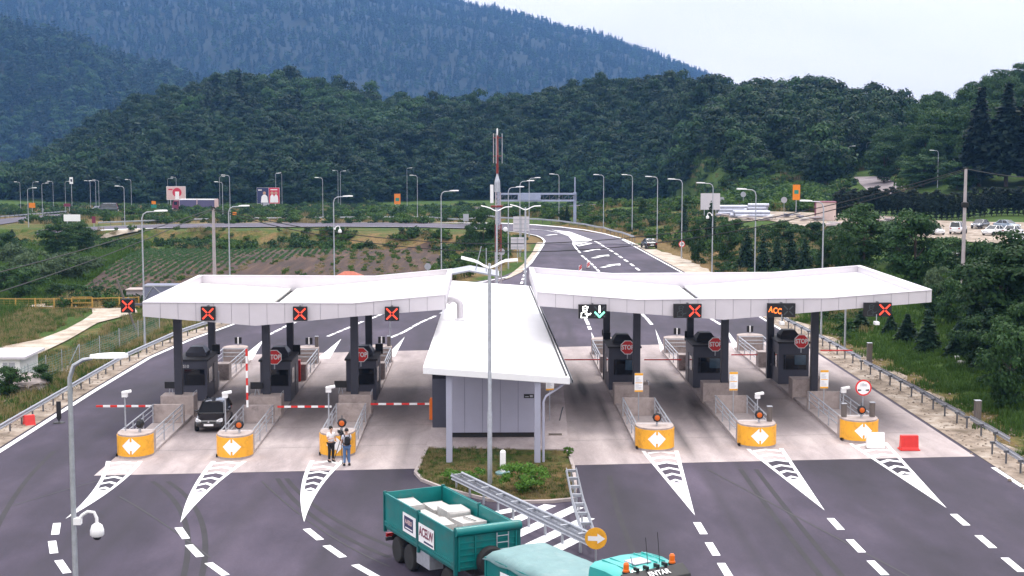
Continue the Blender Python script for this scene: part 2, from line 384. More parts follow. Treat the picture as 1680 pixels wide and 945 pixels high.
# ------------------------------------------------------------------ setting materials
def ground_material():
    m = bpy.data.materials.new('meadow'); m.use_nodes = True
    nt = m.node_tree; b = nt.nodes['Principled BSDF']; N = nt.nodes.new; L = nt.links.new
    tc = N('ShaderNodeTexCoord'); at_ = N('ShaderNodeAttribute'); at_.attribute_name = 'dry'
    n1 = N('ShaderNodeTexNoise'); n1.inputs['Scale'].default_value = .22; n1.inputs['Detail'].default_value = 8; n1.inputs['Roughness'].default_value = .7
    n2 = N('ShaderNodeTexNoise'); n2.inputs['Scale'].default_value = 2.2; n2.inputs['Detail'].default_value = 6; n2.inputs['Roughness'].default_value = .75
    n3 = N('ShaderNodeTexNoise'); n3.inputs['Scale'].default_value = .07; n3.inputs['Detail'].default_value = 5
    for n in (n1, n2, n3): L(tc.outputs['Object'], n.inputs['Vector'])
    g = N('ShaderNodeValToRGB'); e = g.color_ramp.elements
    e[0].position = .3; e[0].color = (.024, .048, .012, 1); e[1].position = .72; e[1].color = (.085, .14, .028, 1)
    d = N('ShaderNodeValToRGB'); e = d.color_ramp.elements
    e[0].position = .3; e[0].color = (.10, .065, .03, 1); e[1].position = .7; e[1].color = (.27, .18, .085, 1)
    L(n2.outputs['Fac'], g.inputs[0]); L(n2.outputs['Fac'], d.inputs[0])
    s = N('ShaderNodeMath'); s.operation = 'ADD'; L(n1.outputs['Fac'], s.inputs[0]); L(at_.outputs['Fac'], s.inputs[1])
    r = N('ShaderNodeValToRGB'); r.color_ramp.elements[0].position = .78; r.color_ramp.elements[1].position = 1.12 - .12
    L(s.outputs[0], r.inputs[0])
    mx = N('ShaderNodeMixRGB'); L(r.outputs[0], mx.inputs[0]); L(g.outputs[0], mx.inputs[1]); L(d.outputs[0], mx.inputs[2])
    m2 = N('ShaderNodeMixRGB'); m2.blend_type = 'MULTIPLY'; m2.inputs[0].default_value = .55
    r3 = N('ShaderNodeValToRGB'); r3.color_ramp.elements[0].position = .35; r3.color_ramp.elements[0].color = (.5, .6, .45, 1); r3.color_ramp.elements[1].position = .65
    L(n3.outputs['Fac'], r3.inputs[0]); L(mx.outputs[0], m2.inputs[1]); L(r3.outputs[0], m2.inputs[2])
    L(m2.outputs[0], b.inputs['Base Color']); b.inputs['Roughness'].default_value = .95; b.inputs['Specular IOR Level'].default_value = .1
    bp = N('ShaderNodeBump'); bp.inputs['Strength'].default_value = .8; bp.inputs['Distance'].default_value = .25
    L(n2.outputs['Fac'], bp.inputs['Height']); L(bp.outputs[0], b.inputs['Normal'])
    return m
def sheet_material(name, base, dark, light, scale, stretch=(1, 1, 1), wear_shade=None, rough=.85, bump=.15, cracks=False):
    """worn road surface: broad blotches along the traffic, fine grain, rubber, oil and, on the pad, painted canopy shade where attribute 'wear' is high"""
    m = bpy.data.materials.new(name); m.use_nodes = True
    nt = m.node_tree; b = nt.nodes['Principled BSDF']; N = nt.nodes.new; L = nt.links.new
    tc = N('ShaderNodeTexCoord'); mp = N('ShaderNodeMapping'); mp.inputs['Scale'].default_value = stretch; L(tc.outputs['Object'], mp.inputs['Vector'])
    n1 = N('ShaderNodeTexNoise'); n1.inputs['Scale'].default_value = scale; n1.inputs['Detail'].default_value = 9; n1.inputs['Roughness'].default_value = .62; L(mp.outputs[0], n1.inputs['Vector'])
    n2 = N('ShaderNodeTexNoise'); n2.inputs['Scale'].default_value = 9; n2.inputs['Detail'].default_value = 6; n2.inputs['Roughness'].default_value = .8; L(tc.outputs['Object'], n2.inputs['Vector'])
    n4 = N('ShaderNodeTexNoise'); n4.inputs['Scale'].default_value = scale * 3.1; n4.inputs['Detail'].default_value = 5; n4.inputs['Distortion'].default_value = 1.2; L(mp.outputs[0], n4.inputs['Vector'])
    r = N('ShaderNodeValToRGB'); e = r.color_ramp.elements
    e[0].position = .33; e[0].color = tuple(dark) + (1,); e[1].position = .68; e[1].color = tuple(light) + (1,)
    k = e.new(.5); k.color = tuple(base) + (1,)
    L(n1.outputs['Fac'], r.inputs[0]); out = r.outputs[0]
    g = N('ShaderNodeValToRGB'); g.color_ramp.elements[0].position = .3; g.color_ramp.elements[0].color = (.72, .72, .72, 1); g.color_ramp.elements[1].position = .7; g.color_ramp.elements[1].color = (1.2, 1.2, 1.2, 1)
    L(n2.outputs['Fac'], g.inputs[0])
    mm = N('ShaderNodeMixRGB'); mm.blend_type = 'MULTIPLY'; mm.inputs[0].default_value = .7; L(out, mm.inputs[1]); L(g.outputs[0], mm.inputs[2]); out = mm.outputs[0]
    g4 = N('ShaderNodeValToRGB'); g4.color_ramp.elements[0].position = .4; g4.color_ramp.elements[0].color = (.8, .8, .8, 1); g4.color_ramp.elements[1].position = .6
    L(n4.outputs['Fac'], g4.inputs[0])
    m4 = N('ShaderNodeMixRGB'); m4.blend_type = 'MULTIPLY'; m4.inputs[0].default_value = .6; L(out, m4.inputs[1]); L(g4.outputs[0], m4.inputs[2]); out = m4.outputs[0]
    if wear_shade:
        a = N('ShaderNodeAttribute'); a.attribute_name = 'wear_shade'
        q = N('ShaderNodeMath'); q.operation = 'MULTIPLY'; q2 = N('ShaderNodeMath'); q2.operation = 'MULTIPLY_ADD'; q2.inputs[1].default_value = 1.6; q2.inputs[2].default_value = .1
        L(n1.outputs['Fac'], q2.inputs[0]); L(a.outputs['Fac'], q.inputs[0]); L(q2.outputs[0], q.inputs[1]); q.use_clamp = True
        mw = N('ShaderNodeMixRGB'); L(q.outputs[0], mw.inputs[0]); L(out, mw.inputs[1]); mw.inputs[2].default_value = tuple(wear_shade) + (1,); out = mw.outputs[0]
    L(out, b.inputs['Base Color']); b.inputs['Roughness'].default_value = rough; b.inputs['Specular IOR Level'].default_value = .3
    bp = N('ShaderNodeBump'); bp.inputs['Strength'].default_value = bump; bp.inputs['Distance'].default_value = .03
    L(n2.outputs['Fac'], bp.inputs['Height']); L(bp.outputs[0], b.inputs['Normal'])
    return m
M['meadow'] = ground_material()
M['asphalt'] = sheet_material('asphalt', (.042, .033, .055), (.018, .015, .025), (.088, .069, .104), .13, (1, .35, 1), wear_shade=(.016, .015, .019), rough=.78)
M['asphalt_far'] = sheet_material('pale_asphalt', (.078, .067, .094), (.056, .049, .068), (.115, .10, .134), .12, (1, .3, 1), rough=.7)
M['pale_road'] = sheet_material('pale_road', (.22, .19, .20), (.18, .15, .16), (.27, .235, .25), .2)
M['pad'] = sheet_material('concrete_paving', (.40, .342, .338), (.29, .245, .245), (.50, .435, .425), .35, (1, .3, 1), wear_shade=(.04, .034, .036))
M['gravel'] = sheet_material('pale_gravel', (.42, .36, .29), (.28, .22, .17), (.55, .50, .43), .5, bump=1.0)
M['gravel_rough'] = sheet_material('gravel_verge', (.30, .24, .19), (.13, .10, .07), (.48, .42, .36), .6, bump=1.2)
M['soil'] = sheet_material('ploughed_soil', (.046, .022, .013), (.020, .011, .007), (.10, .055, .030), .4, (2.2, .12, 1), bump=1.0)
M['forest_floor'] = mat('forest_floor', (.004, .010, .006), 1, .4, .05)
M['paint'] = mat('road_paint', (.78, .78, .80), .6, .05, 1.5, dirt=((.35, .34, .36), 2.2, .4))
M['kerb'] = mat('kerb_stone', (.36, .31, .30), .85, .15, 2)
M['leaf_far'] = leafmat('broadleaf_wood', (.003, .011, .006), (.021, .058, .017), .08)
M['leaf_mid'] = leafmat('hazel_wood', (.009, .030, .011), (.042, .098, .028), .12)
M['leaf_con'] = leafmat('pine_wood', (.005, .014, .010), (.022, .048, .024), .1)
M['leaf_near'] = leafmat('broad_leaves', (.009, .028, .010), (.048, .105, .030), .2)
M['leaf_bright'] = leafmat('bright_leaves', (.045, .12, .02), (.13, .26, .04), .3)
M['leaf_grey'] = leafmat('willow_leaves', (.035, .065, .035), (.10, .15, .075), .25)
M['needle'] = leafmat('spruce_needles', (.008, .024, .014), (.032, .068, .034), .1)
M['needle_dark'] = leafmat('dark_spruce_needles', (.004, .010, .008), (.012, .026, .016), .05)
M['grass'] = leafmat('grass_blades', (.026, .064, .011), (.078, .145, .028), .3)
M['straw'] = leafmat('dry_grass', (.14, .115, .05), (.32, .26, .13), .3)
M['crop'] = leafmat('crop_leaves', (.03, .085, .028), (.085, .17, .06), .25)

# ------------------------------------------------------------------ ground, hills
def steps(*seg):
    out = []
    for a, b, s in seg:
        n = max(1, int(round((b - a) / s)))
        out += [a + (b - a) * i / n for i in range(n)]
    return out + [seg[-1][1]]
def grid_mesh(name, xs, ys, fn, m, attr=None, keep=None):
    nx = len(xs); vs = [(x, y, fn(x, y)) for y in ys for x in xs]
    fs = []
    for j in range(len(ys) - 1):
        for i in range(nx - 1):
            if keep and not keep((xs[i] + xs[i + 1]) / 2, (ys[j] + ys[j + 1]) / 2): continue
            fs.append((j * nx + i, j * nx + i + 1, (j + 1) * nx + i + 1, (j + 1) * nx + i))
    me = bpy.data.meshes.new(name); me.from_pydata(vs, [], fs)
    if attr:
        a = me.attributes.new(attr[0], 'FLOAT', 'POINT'); a.data.foreach_set('value', [attr[1](v[0], v[1]) for v in vs])
    me.materials.append(m); me.shade_smooth()
    return struct(link(name, me))
def dryness(x, y):
    px = azpx(x, y); d = .12
    if y > 235 and px < 1150:                       # banks between the two far roads
        d = max(d, .42 - .12 * math.sin(y * .045)) if y < 560 else d
    dl, dr = lerp_tab(y, XL) - x, x - lerp_tab(y, XR)
    if y < 175 and dl > 0: d = .34 if dl < 14 else .36
    if 150 < y < 300 and 0 < dr < 12: d = .46 * (1 - sm(dr, 7, 12)) + .1
    if y < 150 and dr > 0: d = .40 * (1 - sm(dr, 2, 6)) + .06
    if 160 < y < 240 and 0 < dl < 9: d = .5
    if px > 1150 and y > 300: d = .22
    if y < 290 and dl > 24 and y > 140: d = .02
    return d
gx = steps((-2300, -300, 100), (-300, -90, 15), (-90, 90, 2), (90, 300, 10), (300, 2300, 100))
gy = steps((-190, 10, 40), (10, 340, 2.2), (340, 640, 8), (640, 4800, 110))
grid_mesh('ground', gx, gy, lambda x, y: T(x, y) - .07 - (.10 if lerp_tab(y, XL) < x < lerp_tab(y, XR) and y < 330 else 0), M['meadow'], ('dry', dryness))
def hill(name, tab, fn, m, npx, nt_, over, attr=None):
    vs, fs = [], []
    a, b = tab[0][0], tab[-1][0]
    for j in range(nt_ + 1):
        for i in range(npx + 1):
            px = a + (b - a) * i / npx; yf, yr = tab4(px, tab, 3), tab4(px, tab, 2)
            y = yf + (yr - yf) * (-.05 + (1.05 + over) * j / nt_); x = (px - 797) / FPX * y
            vs.append((x, y, fn(x, y)))
    for j in range(nt_):
        for i in range(npx):
            o = j * (npx + 1) + i; fs.append((o, o + 1, o + npx + 2, o + npx + 1))
    me = bpy.data.meshes.new(name); me.from_pydata(vs, [], fs); me.materials.append(m); me.shade_smooth()
    if attr:
        at_ = me.attributes.new('dry', 'FLOAT', 'POINT'); at_.data.foreach_set('value', [attr(v[0], v[1]) for v in vs])
    return struct(link(name, me))
hill('hill', NEAR, hz_near, M['meadow'], 150, 40, .35, lambda x, y: .05 if azpx(x, y) > 1120 else -.3)
hill('hill', RIGHT, hz_right, M['meadow'], 60, 30, .3, lambda x, y: .1)
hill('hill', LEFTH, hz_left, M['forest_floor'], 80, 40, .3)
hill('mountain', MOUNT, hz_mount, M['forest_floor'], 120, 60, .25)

# ------------------------------------------------------------------ foliage shapes
def leaves_mesh(name, pts, out, size, rs, m, aspect=.6, flat=.5):
    """one small four-cornered leaf spray at every point, facing loosely outward"""
    n = len(pts); nrm = out + rs.randn(n, 3) * flat; nrm[:, 2] += .25
    nrm /= np.linalg.norm(nrm, axis=1)[:, None] + 1e-9
    a = np.cross(nrm, rs.randn(n, 3)); a /= np.linalg.norm(a, axis=1)[:, None] + 1e-9
    b = np.cross(nrm, a); s = size * (.6 + .8 * rs.rand(n))[:, None]
    v = np.stack([pts + a * s, pts + b * s * aspect, pts - a * s, pts - b * s * aspect], 1).reshape(-1, 3)
    me = bpy.data.meshes.new(name); me.vertices.add(4 * n); me.vertices.foreach_set('co', v.ravel())
    me.loops.add(4 * n); me.loops.foreach_set('vertex_index', np.arange(4 * n)); me.polygons.add(n)
    me.polygons.foreach_set('loop_start', np.arange(n) * 4); me.polygons.foreach_set('loop_total', np.full(n, 4))
    me.update(calc_edges=True); me.materials.append(m)
    return me
def crown_points(seed, h0, h1, r, nclump, nleaf, cr_, lean=0, top=.85):
    rs = np.random.RandomState(seed); pts, out = [], []
    zc, zr = (h0 + h1) / 2, (h1 - h0) / 2
    for i in range(nclump):
        while True:
            d = rs.randn(3); d /= np.linalg.norm(d); k = .45 + .55 * rs.rand() ** .6
            c = np.array([d[0] * r * k, d[1] * r * k, d[2] * zr * k])
            if c[2] < 0: c[:2] *= 1 - .35 * (-c[2] / zr)
            break
        q = cr_ * (.65 + .7 * rs.rand()); n = int(nleaf * (q / cr_) ** 2)
        e = rs.randn(n, 3); e /= np.linalg.norm(e, axis=1)[:, None]
        e[:, 2] = np.where(e[:, 2] < -.3, -e[:, 2] * .6, e[:, 2])
        p = c + e * q * (.55 + .5 * rs.rand(n))[:, None] * np.array([1.15, 1.15, .75])
        pts.append(p + np.array([lean * c[2] / zr, 0, zc])); out.append(e)
    return np.concatenate(pts), np.concatenate(out), rs
def decid_mesh(name, seed, h0, h1, r, ncl, nl, crr, leaf, m, flat=.42):
    p, o, rs = crown_points(seed, h0, h1, r, ncl, nl, crr)
    return leaves_mesh(name, p, o, leaf, rs, m, .6, flat)
def conifer_mesh(name, seed, h, r, tiers, leaf, m, droop=.35, dens=1.0, base=.06):
    rs = np.random.RandomState(seed); pts, out = [], []
    for i in range(tiers):
        f = i / tiers; z = h * (base + (1 - base) * f); R = r * (1 - f) ** .85 * (.85 + .3 * rs.rand()) + .02 * h * (1 - f)
        nb = max(4, int((5 + 9 * (1 - f)) * dens)); ph = rs.rand() * 6.28
        for k in range(nb):
            a = ph + 6.283 * k / nb + rs.randn() * .12; L_ = R * (.7 + .45 * rs.rand()); n = max(2, int(L_ / leaf * 1.5))
            for q in range(n):
                t = (q + .6) / n; rr = L_ * t
                for s in (-1, 0, 1):
                    w_ = s * leaf * .9 * (1 - t * .7)
                    pts.append((math.cos(a) * rr - math.sin(a) * w_, math.sin(a) * rr + math.cos(a) * w_, z - droop * rr * t + rs.randn() * leaf * .25 + .06 * h / tiers))
                    out.append((math.cos(a) * .5, math.sin(a) * .5, .9))
    pts.append((0, 0, h)); out.append((1, 0, 0))
    return leaves_mesh(name, np.array(pts), np.array(out), leaf, rs, m, .55, .45)
def hidden(name, me):                               # a shape kept out of the scene, used only as a source for scattering
    return bpy.data.objects.new(name, me)
def trunk_mesh(name, h, r, seed=0, limbs=5, m='bark'):
    rs = random.Random(seed); mb = MB()
    pts = [(0, 0, -.3)] + [(rs.uniform(-.1, .1) * r * 4 * i / 4, rs.uniform(-.1, .1) * r * 4 * i / 4, h * i / 4) for i in range(1, 5)]
    mb.tube(pts, [r * 1.25, r, r * .8, r * .55, r * .25], 8)
    for k in range(limbs):
        a = rs.random() * 6.28; z = h * rs.uniform(.35, .8); l = h * rs.uniform(.2, .38)
        mb.tube([(0, 0, z), (math.cos(a) * l * .5, math.sin(a) * l * .5, z + l * .35), (math.cos(a) * l, math.sin(a) * l, z + l * .8)], [r * .45, r * .3, r * .1], 5)
    o = mb.build(name, M[m]); me = o.data; COL.objects.unlink(o); bpy.data.objects.remove(o)
    return me

# ------------------------------------------------------------------ woods on the hills
rs = np.random.RandomState(5)
D_PROTO = [hidden('wood_tree', decid_mesh('wood_tree', 20 + k, 1.5, 10.5, 3.7, 16, 60, 1.75, .42, M['leaf_far'], .26)) for k in range(4)]
P_PROTO = [hidden('pine_tree', conifer_mesh('pine_tree', 40 + k, 13, 2.6, 8, .9, M['leaf_con'], dens=.6)) for k in range(2)]
G_PROTO = [hidden('pale_tree', decid_mesh('pale_tree', 50 + k, 1, 11, 4.2, 14, 60, 2.0, .46, M['leaf_mid'], .26)) for k in range(2)]
def wood_points(tab, fn, n, t0, t1, test=None, sink=.6):
    a, b = tab[0][0], tab[-1][0]; out = []
    while len(out) < n:
        px = rs.uniform(a, b); yf, yr = tab4(px, tab, 3), tab4(px, tab, 2)
        t = rs.uniform(t0, t1); y = yf + (yr - yf) * t
        if rs.rand() > y / 2200 * 2.2 + .25: pass
        x = (px - 797) / FPX * y
        if test and not test(px, t, x, y): continue
        out.append((x, y, fn(x, y) - sink))
    return out
def near_test(px, t, x, y):
    lo = .0 if px < 1080 else .16 + .10 * math.sin(px * .05)
    if hz_right(x, y) > hz_near(x, y): return False
    return t > lo
pts = wood_points(NEAR, hz_near, 6800, 0, 1.12, near_test)
def patch(x, y): return math.sin(x * .031 + y * .013) + math.sin(x * .013 - y * .024 + 1.7) + .7 * math.sin(x * .07 + y * .05)
NK = [(4 + rs.randint(0, 2)) if patch(x, y) + rs.randn() * .7 > 1.25 else (6 if azpx(x, y) < 900 and patch(y, x) + rs.randn() * .5 > 1.9 else rs.randint(0, 4)) for x, y, z in pts]
scatter('forest', pts, .5 + .95 * rs.rand(len(pts)) ** 1.6, D_PROTO + G_PROTO + P_PROTO[:1], 3, .25, NK)['label'] = 'dense dark green broadleaf forest covering the rounded near hill'
pts = wood_points(LEFTH, hz_left, 3600, 0, 1.1)
scatter('forest', pts, rs.uniform(1.2, 2.3, len(pts)), [P_PROTO[0], P_PROTO[1], D_PROTO[0], G_PROTO[0], P_PROTO[0]], 4)['label'] = 'hazy mixed forest on the steep slope at the left edge'
pts = wood_points(MOUNT, hz_mount, 22000, .0, 1.06)
scatter('forest', pts, rs.uniform(.9, 1.7, len(pts)), [P_PROTO[0], P_PROTO[1], P_PROTO[0], P_PROTO[1], P_PROTO[0], G_PROTO[1]], 6)['label'] = 'blue hazy conifer forest on the far mountain'

# ------------------------------------------------------------------ roads
def strip(name, pairs, m, dz=.03, sub=4, across=5, attr=None, fn=None):
    """a conforming road strip between two edges given as place pairs"""
    fn = fn or T; vs, fs = [], []; rows = []
    for (a0, b0), (a1, b1) in zip(pairs, pairs[1:]):
        for k in range(sub): t = k / sub; rows.append((a0.lerp(a1, t), b0.lerp(b1, t)))
    rows.append(pairs[-1])
    for a, b in rows:
        for i in range(across + 1):
            q = a.lerp(b, i / across); vs.append((q.x, q.y, fn(q.x, q.y) + dz))
    for j in range(len(rows) - 1):
        for i in range(across):
            o = j * (across + 1) + i; fs.append((o, o + 1, o + across + 2, o + across + 1))
    me = bpy.data.meshes.new(name); me.from_pydata(vs, [], fs); me.materials.append(m); me.shade_smooth()
    if attr:
        a = me.attributes.new('wear_shade', 'FLOAT', 'POINT'); a.data.foreach_set('value', [attr(v[0], v[1]) for v in vs])
    bm = bmesh.new(); bm.from_mesh(me); bmesh.ops.recalc_face_normals(bm, faces=bm.faces); bm.to_mesh(me); bm.free()
    if me.polygons[0].normal.z < 0: me.flip_normals()
    return struct(link(name, me))
V = Vector
EDGE_L = [(22, -25.9), (50, -25.6), (66, -25.35), (76.8, -25.25), (95, -25.2), (110, -24.9), (120, -23.8), (130, -22), (140, -16.6), (150, -11.0), (160, -5.0), (167.5, -.72), (173.4, 2.39), (183, 4.62), (194, 5.9), (205, 6.85), (231, 9.0)]
EDGE_R = [(22, 25.0), (68, 25.15), (121, 25.2), (150, 24.7), (179.4, 23.76), (205, 22.9), (239, 21.84)]
ys = [22 + i * 2.0 for i in range(105)]
LANE_X = [-21.3, -15.4, -10.25, -5.2, 6.0, 11.5, 17.1, 22.6]
def asphalt_wear(x, y):
    v = 0
    b = (max(0, 72 - y) / 30) ** 2 * (2.2 if x < -3 else 0)
    for c in LANE_X:
        for s in (-.85, .85): v = max(v, .55 * math.exp(-((x - c + b - s - .25 * math.sin(y * .11 + c)) / .33) ** 2) * (.5 + .5 * math.sin(y * .07 + c * 3)))
        v = max(v, .35 * math.exp(-((x - c + b) / .5) ** 2) * sm(y, 30, 60))
    return v * (1 - sm(y, 150, 190)) + .35 * math.exp(-((x - 6.5) / 1.6) ** 2 - ((y - 60) / 9) ** 2)
strip('road', [(V((lerp_tab(y, EDGE_L) - .8, y, 0)), V((lerp_tab(y, EDGE_R) + .5, y, 0))) for y in np.arange(22, 231, 1.0)], M['asphalt'], .004, 1, 130, asphalt_wear)
FAR = [((893, 398), (1041, 402)), ((894, 394), (1020, 392)), ((889, 389.5), (990, 384)), ((872, 384), (940, 375.5)), ((846, 379.5), (880, 369.5)), ((800, 376), (822, 367)), ((700, 373), (700, 365.7)),
       ((560, 372), (560, 365.2)), ((420, 372.5), (420, 366)), ((280, 374), (280, 368)), ((160, 378), (160, 372)), ((60, 386), (60, 379))]
far = [(ground(*a), ground(*b)) for a, b in FAR]
far = [(V((lerp_tab(228, EDGE_L) - .3, 228, 0)), V((lerp_tab(228, EDGE_R) + .5, 228, 0)))] + far
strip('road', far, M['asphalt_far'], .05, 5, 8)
UP = [(-60, 372), (0, 363.5), (60, 357), (110, 352.5), (180, 349), (260, 347), (350, 345.5), (500, 344), (667, 341.8), (790, 339.8), (950, 337), (1060, 336), (1150, 335.5)]
upc = [ground(*a) for a in UP]
def normal2(a, b): d = (b - a); d.z = 0; d.normalize(); return V((-d.y, d.x, 0))
upper = []
for i, c in enumerate(upc):
    n = normal2(upc[max(0, i - 1)], upc[min(len(upc) - 1, i + 1)]); upper.append((c - n * 5.2, c + n * 5.2))
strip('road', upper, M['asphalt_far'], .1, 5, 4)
strip('road', [(ground(1424, 314), ground(1492, 314)), (ground(1412, 303), ground(1474, 303)), (ground(1400, 291), ground(1456, 290))], M['pale_road'], .12, 6, 4, None, Z)

# concrete paving of the toll lanes, wheel tracks and oil along each lane, canopy shade painted in
rr_ = random.Random(3)
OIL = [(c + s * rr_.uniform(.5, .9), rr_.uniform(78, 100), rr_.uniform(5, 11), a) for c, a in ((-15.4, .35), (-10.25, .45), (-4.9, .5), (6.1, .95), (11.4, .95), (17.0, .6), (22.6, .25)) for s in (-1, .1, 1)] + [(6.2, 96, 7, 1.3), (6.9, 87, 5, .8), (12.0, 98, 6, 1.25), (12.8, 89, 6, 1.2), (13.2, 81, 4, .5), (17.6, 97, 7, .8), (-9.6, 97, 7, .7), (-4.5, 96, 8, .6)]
def pad_wear_shade(x, y):
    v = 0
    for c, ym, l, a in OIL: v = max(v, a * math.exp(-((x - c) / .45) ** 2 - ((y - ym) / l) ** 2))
    for c in LANE_X: v = max(v, (.68 if x > 0 else .58) * math.exp(-((x - c) / 1.45) ** 2) * sm(y, 76, 87) * (1 - sm(y, 100, 112)), .25 * max(math.exp(-((x - c - s) / .3) ** 2) for s in (-.85, .85)))  # broad band mixes lane stains with painted shade below the canopies, then wheel tracks
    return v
def pad_front(x): return 71.2 + .0825 * (x + 17)
def pad_rear(x): return 111.4 + .15 * (x + 17)
pairs = []
for i in range(62):
    t = i / 61; xl = -18.9
    pairs.append((V((-18.9, 71.0 + (111.2 - 71.0) * t, 0)), V((24.95, 74.6 + (118 - 74.6) * t, 0))))
strip('pavement', pairs, M['pad'], .009, 1, 110, pad_wear_shade)
# gravel shoulders, farm track, gravel lay-by
strip('gravel_shoulder', [(V((25.15 if y < 150 else lerp_tab(y, EDGE_R) + .2, y, 0)), V((lerp_tab(y, XR) + (1.1 + .5 * math.sin(y * .7)), y, 0))) for y in range(24, 150, 2)], M['gravel_rough'], .03, 1, 5)
strip('gravel_shoulder', [(V((lerp_tab(y, EDGE_R) + .3, y, 0)), V((lerp_tab(y, EDGE_R) + .5 + 3.2 * sm(y, 150, 175) * (1 - sm(y, 196, 236)) + .3 * math.sin(y), y, 0))) for y in range(150, 238, 2)], M['gravel'], .03, 1, 4)
strip('gravel_shoulder', [(V((lerp_tab(y, XL) - .5 + .3 * math.sin(y * .8), y, 0)), V((lerp_tab(y, EDGE_L) - .3, y, 0))) for y in range(24, 140, 2)], M['gravel_rough'], .03, 1, 4)
strip('gravel_shoulder', [(ground(770, 470), ground(800, 465)), (ground(826, 460), ground(835, 457)), (ground(838, 450), ground(856, 447)), (ground(858, 434), ground(869, 434)), (ground(873, 415), ground(882, 415)), (ground(882, 398), ground(891, 398))], M['gravel'], .06, 4, 3)
strip('farm_track', [(ground(*a), ground(*b)) for a, b in (((-10, 604), (-10, 572)), ((50, 588), (66, 557)), ((112, 558), (108, 541)), ((160, 530), (136, 526)), ((200, 520), (152, 515)), ((226, 511), (150, 505)))], M['gravel'], .05, 6, 5)
strip('farm_track', [(ground(*a), ground(*b)) for a, b in (((226, 514), (218, 499)), ((150, 507), (150, 499)), ((80, 504), (80, 498.5)), ((8, 503), (8, 499)))], M['gravel'], .055, 6, 3)
strip('gravel_shoulder', [(ground(*a), ground(*b)) for a, b in (((160, 394), (170, 385)), ((185, 388), (190, 379)), ((232, 379), (232, 375.5)))], M['gravel'], .06, 4, 3)
strip('gravel_shoulder', [(ground(*a), ground(*b)) for a, b in (((80, 612), (118, 612)), ((84, 602), (118, 596)))], M['gravel'], .05, 4, 3)
strip('gravel_shoulder', [(ground(*a), ground(*b)) for a, b in (((-10, 668), (30, 650)), ((-10, 636), (34, 632)))], M['gravel_rough'], .05, 4, 3)
strip('yard', [(ground(*a), ground(*b)) for a, b in (((1168, 364), (1180, 348)), ((1262, 362), (1262, 347)), ((1370, 380), (1372, 350)), ((1450, 382), (1450, 354)), ((1540, 392), (1540, 362)), ((1600, 398), (1600, 364)), ((1720, 402), (1720, 366)))], M['gravel_rough'], .05, 6, 5)

# ------------------------------------------------------------------ painted markings
def painted(name, polys, dz=.016, fn=None, m='paint'):
    mb = MB(); o = 0
    for p in polys:
        mb.add([(q[0], q[1], (fn(q[0], q[1]) if fn else 0) + dz) for q in p], [tuple(range(len(p)))])
    ob = mb.build(name, M[m], fix=False)
    me = ob.data
    for q in me.polygons:
        if q.normal.z < 0: q.flip()
    return struct(ob)
def line(pts, w):                                   # polyline of given width as quads
    out = []
    pts = [V((p[0], p[1], 0)) for p in pts]
    off = []
    for i in range(len(pts)):
        n = normal2(pts[max(0, i - 1)], pts[min(len(pts) - 1, i + 1)]); off.append(n * w / 2)
    for i in range(len(pts) - 1): out.append([pts[i] - off[i], pts[i + 1] - off[i + 1], pts[i + 1] + off[i + 1], pts[i] + off[i]])
    return out
def dashes(pix, w, ln):                             # dash centres given in picture points along a line
    ps = [P(*p) for p in pix]; out = []
    for i, p in enumerate(ps):
        d = (ps[min(i + 1, len(ps) - 1)] - ps[max(i - 1, 0)]).normalized() * ln / 2
        out += line([p - d, p + d], w)
    return out
def hatch(A, B, C, bend=0.0):
    """arrow-shaped ghost island: two edge lines, chevron bars, solid tip"""
    A, B, C = P(*A), P(*B), P(*C); out = []
    def pt(u, v):                                   # u across, v from nose to tip
        a = A.lerp(C, v); b = B.lerp(C, v); q = a.lerp(b, u)
        return q + V((bend * 4 * v * (1 - v), 0, 0))
    W = (B - A).length; n = 14; vs_ = .54
    for k in range(n):
        v0, v1 = vs_ * k / n, vs_ * (k + 1) / n
        e0, e1 = .22 / (W * (1 - v0) ** .6), .22 / (W * (1 - v1) ** .6)
        out += [[pt(0, v0), pt(e0, v0), pt(e1, v1), pt(0, v1)], [pt(1 - e0, v0), pt(1, v0), pt(1, v1), pt(1 - e1, v1)]]
    for k in range(6):
        v = vs_ * k / 5.6; t = .030; dv = -.035
        e = .18 / (W * (1 - v) ** .6)
        for (u0, u1, a, b) in ((e, .5, 0, dv), (.5, 1 - e, dv, 0)):
            a, b = a + .035, b + .035
            out.append([pt(u0, v + a), pt(u1, v + b), pt(u1, v + b + t), pt(u0, v + a + t)])
    k = 8
    for i in range(k):
        v0, v1 = vs_ + (1 - vs_) * i / k, vs_ + (1 - vs_) * (i + 1) / k
        out.append([pt(0, v0), pt(1, v0), pt(1, v1 - 1e-4), pt(0, v1 - 1e-4)])
    return out
for A, B, C, bd, ds in (((174, 757), (234, 757), (107, 852), .35, [(92, 868), (87, 898), (103, 930), (128, 958)]), ((347, 757), (405, 757), (296, 858), -.25, [(299, 875), (319, 904), (356, 934), (400, 962)]),
                        ((509, 756), (566, 756), (499, 857), -.3, [(514, 877), (549, 905), (600, 937), (650, 962)]), ((1052, 740), (1113, 740), (1140, 846), 0, [(1149, 867), (1169, 901), (1190, 936), (1208, 965)]),
                        ((1224, 737), (1285, 736), (1353, 838), 0, [(1371, 860), (1404, 896), (1440, 932), (1476, 966)]), ((1392, 728), (1455, 726), (1553, 834), 0, [(1575, 853), (1617, 889), (1662, 927), (1705, 962)])):
    painted('lane_marking', hatch(A, B, C, bd)); painted('lane_marking', dashes(ds, .32, 1.9))
def ext(tab, y0, y1, st): return [(lerp_tab(y, tab), y) for y in np.arange(y0, y1, st)]
painted('edge_line', line(ext(EDGE_L, 24, 231, 2.0), .32))
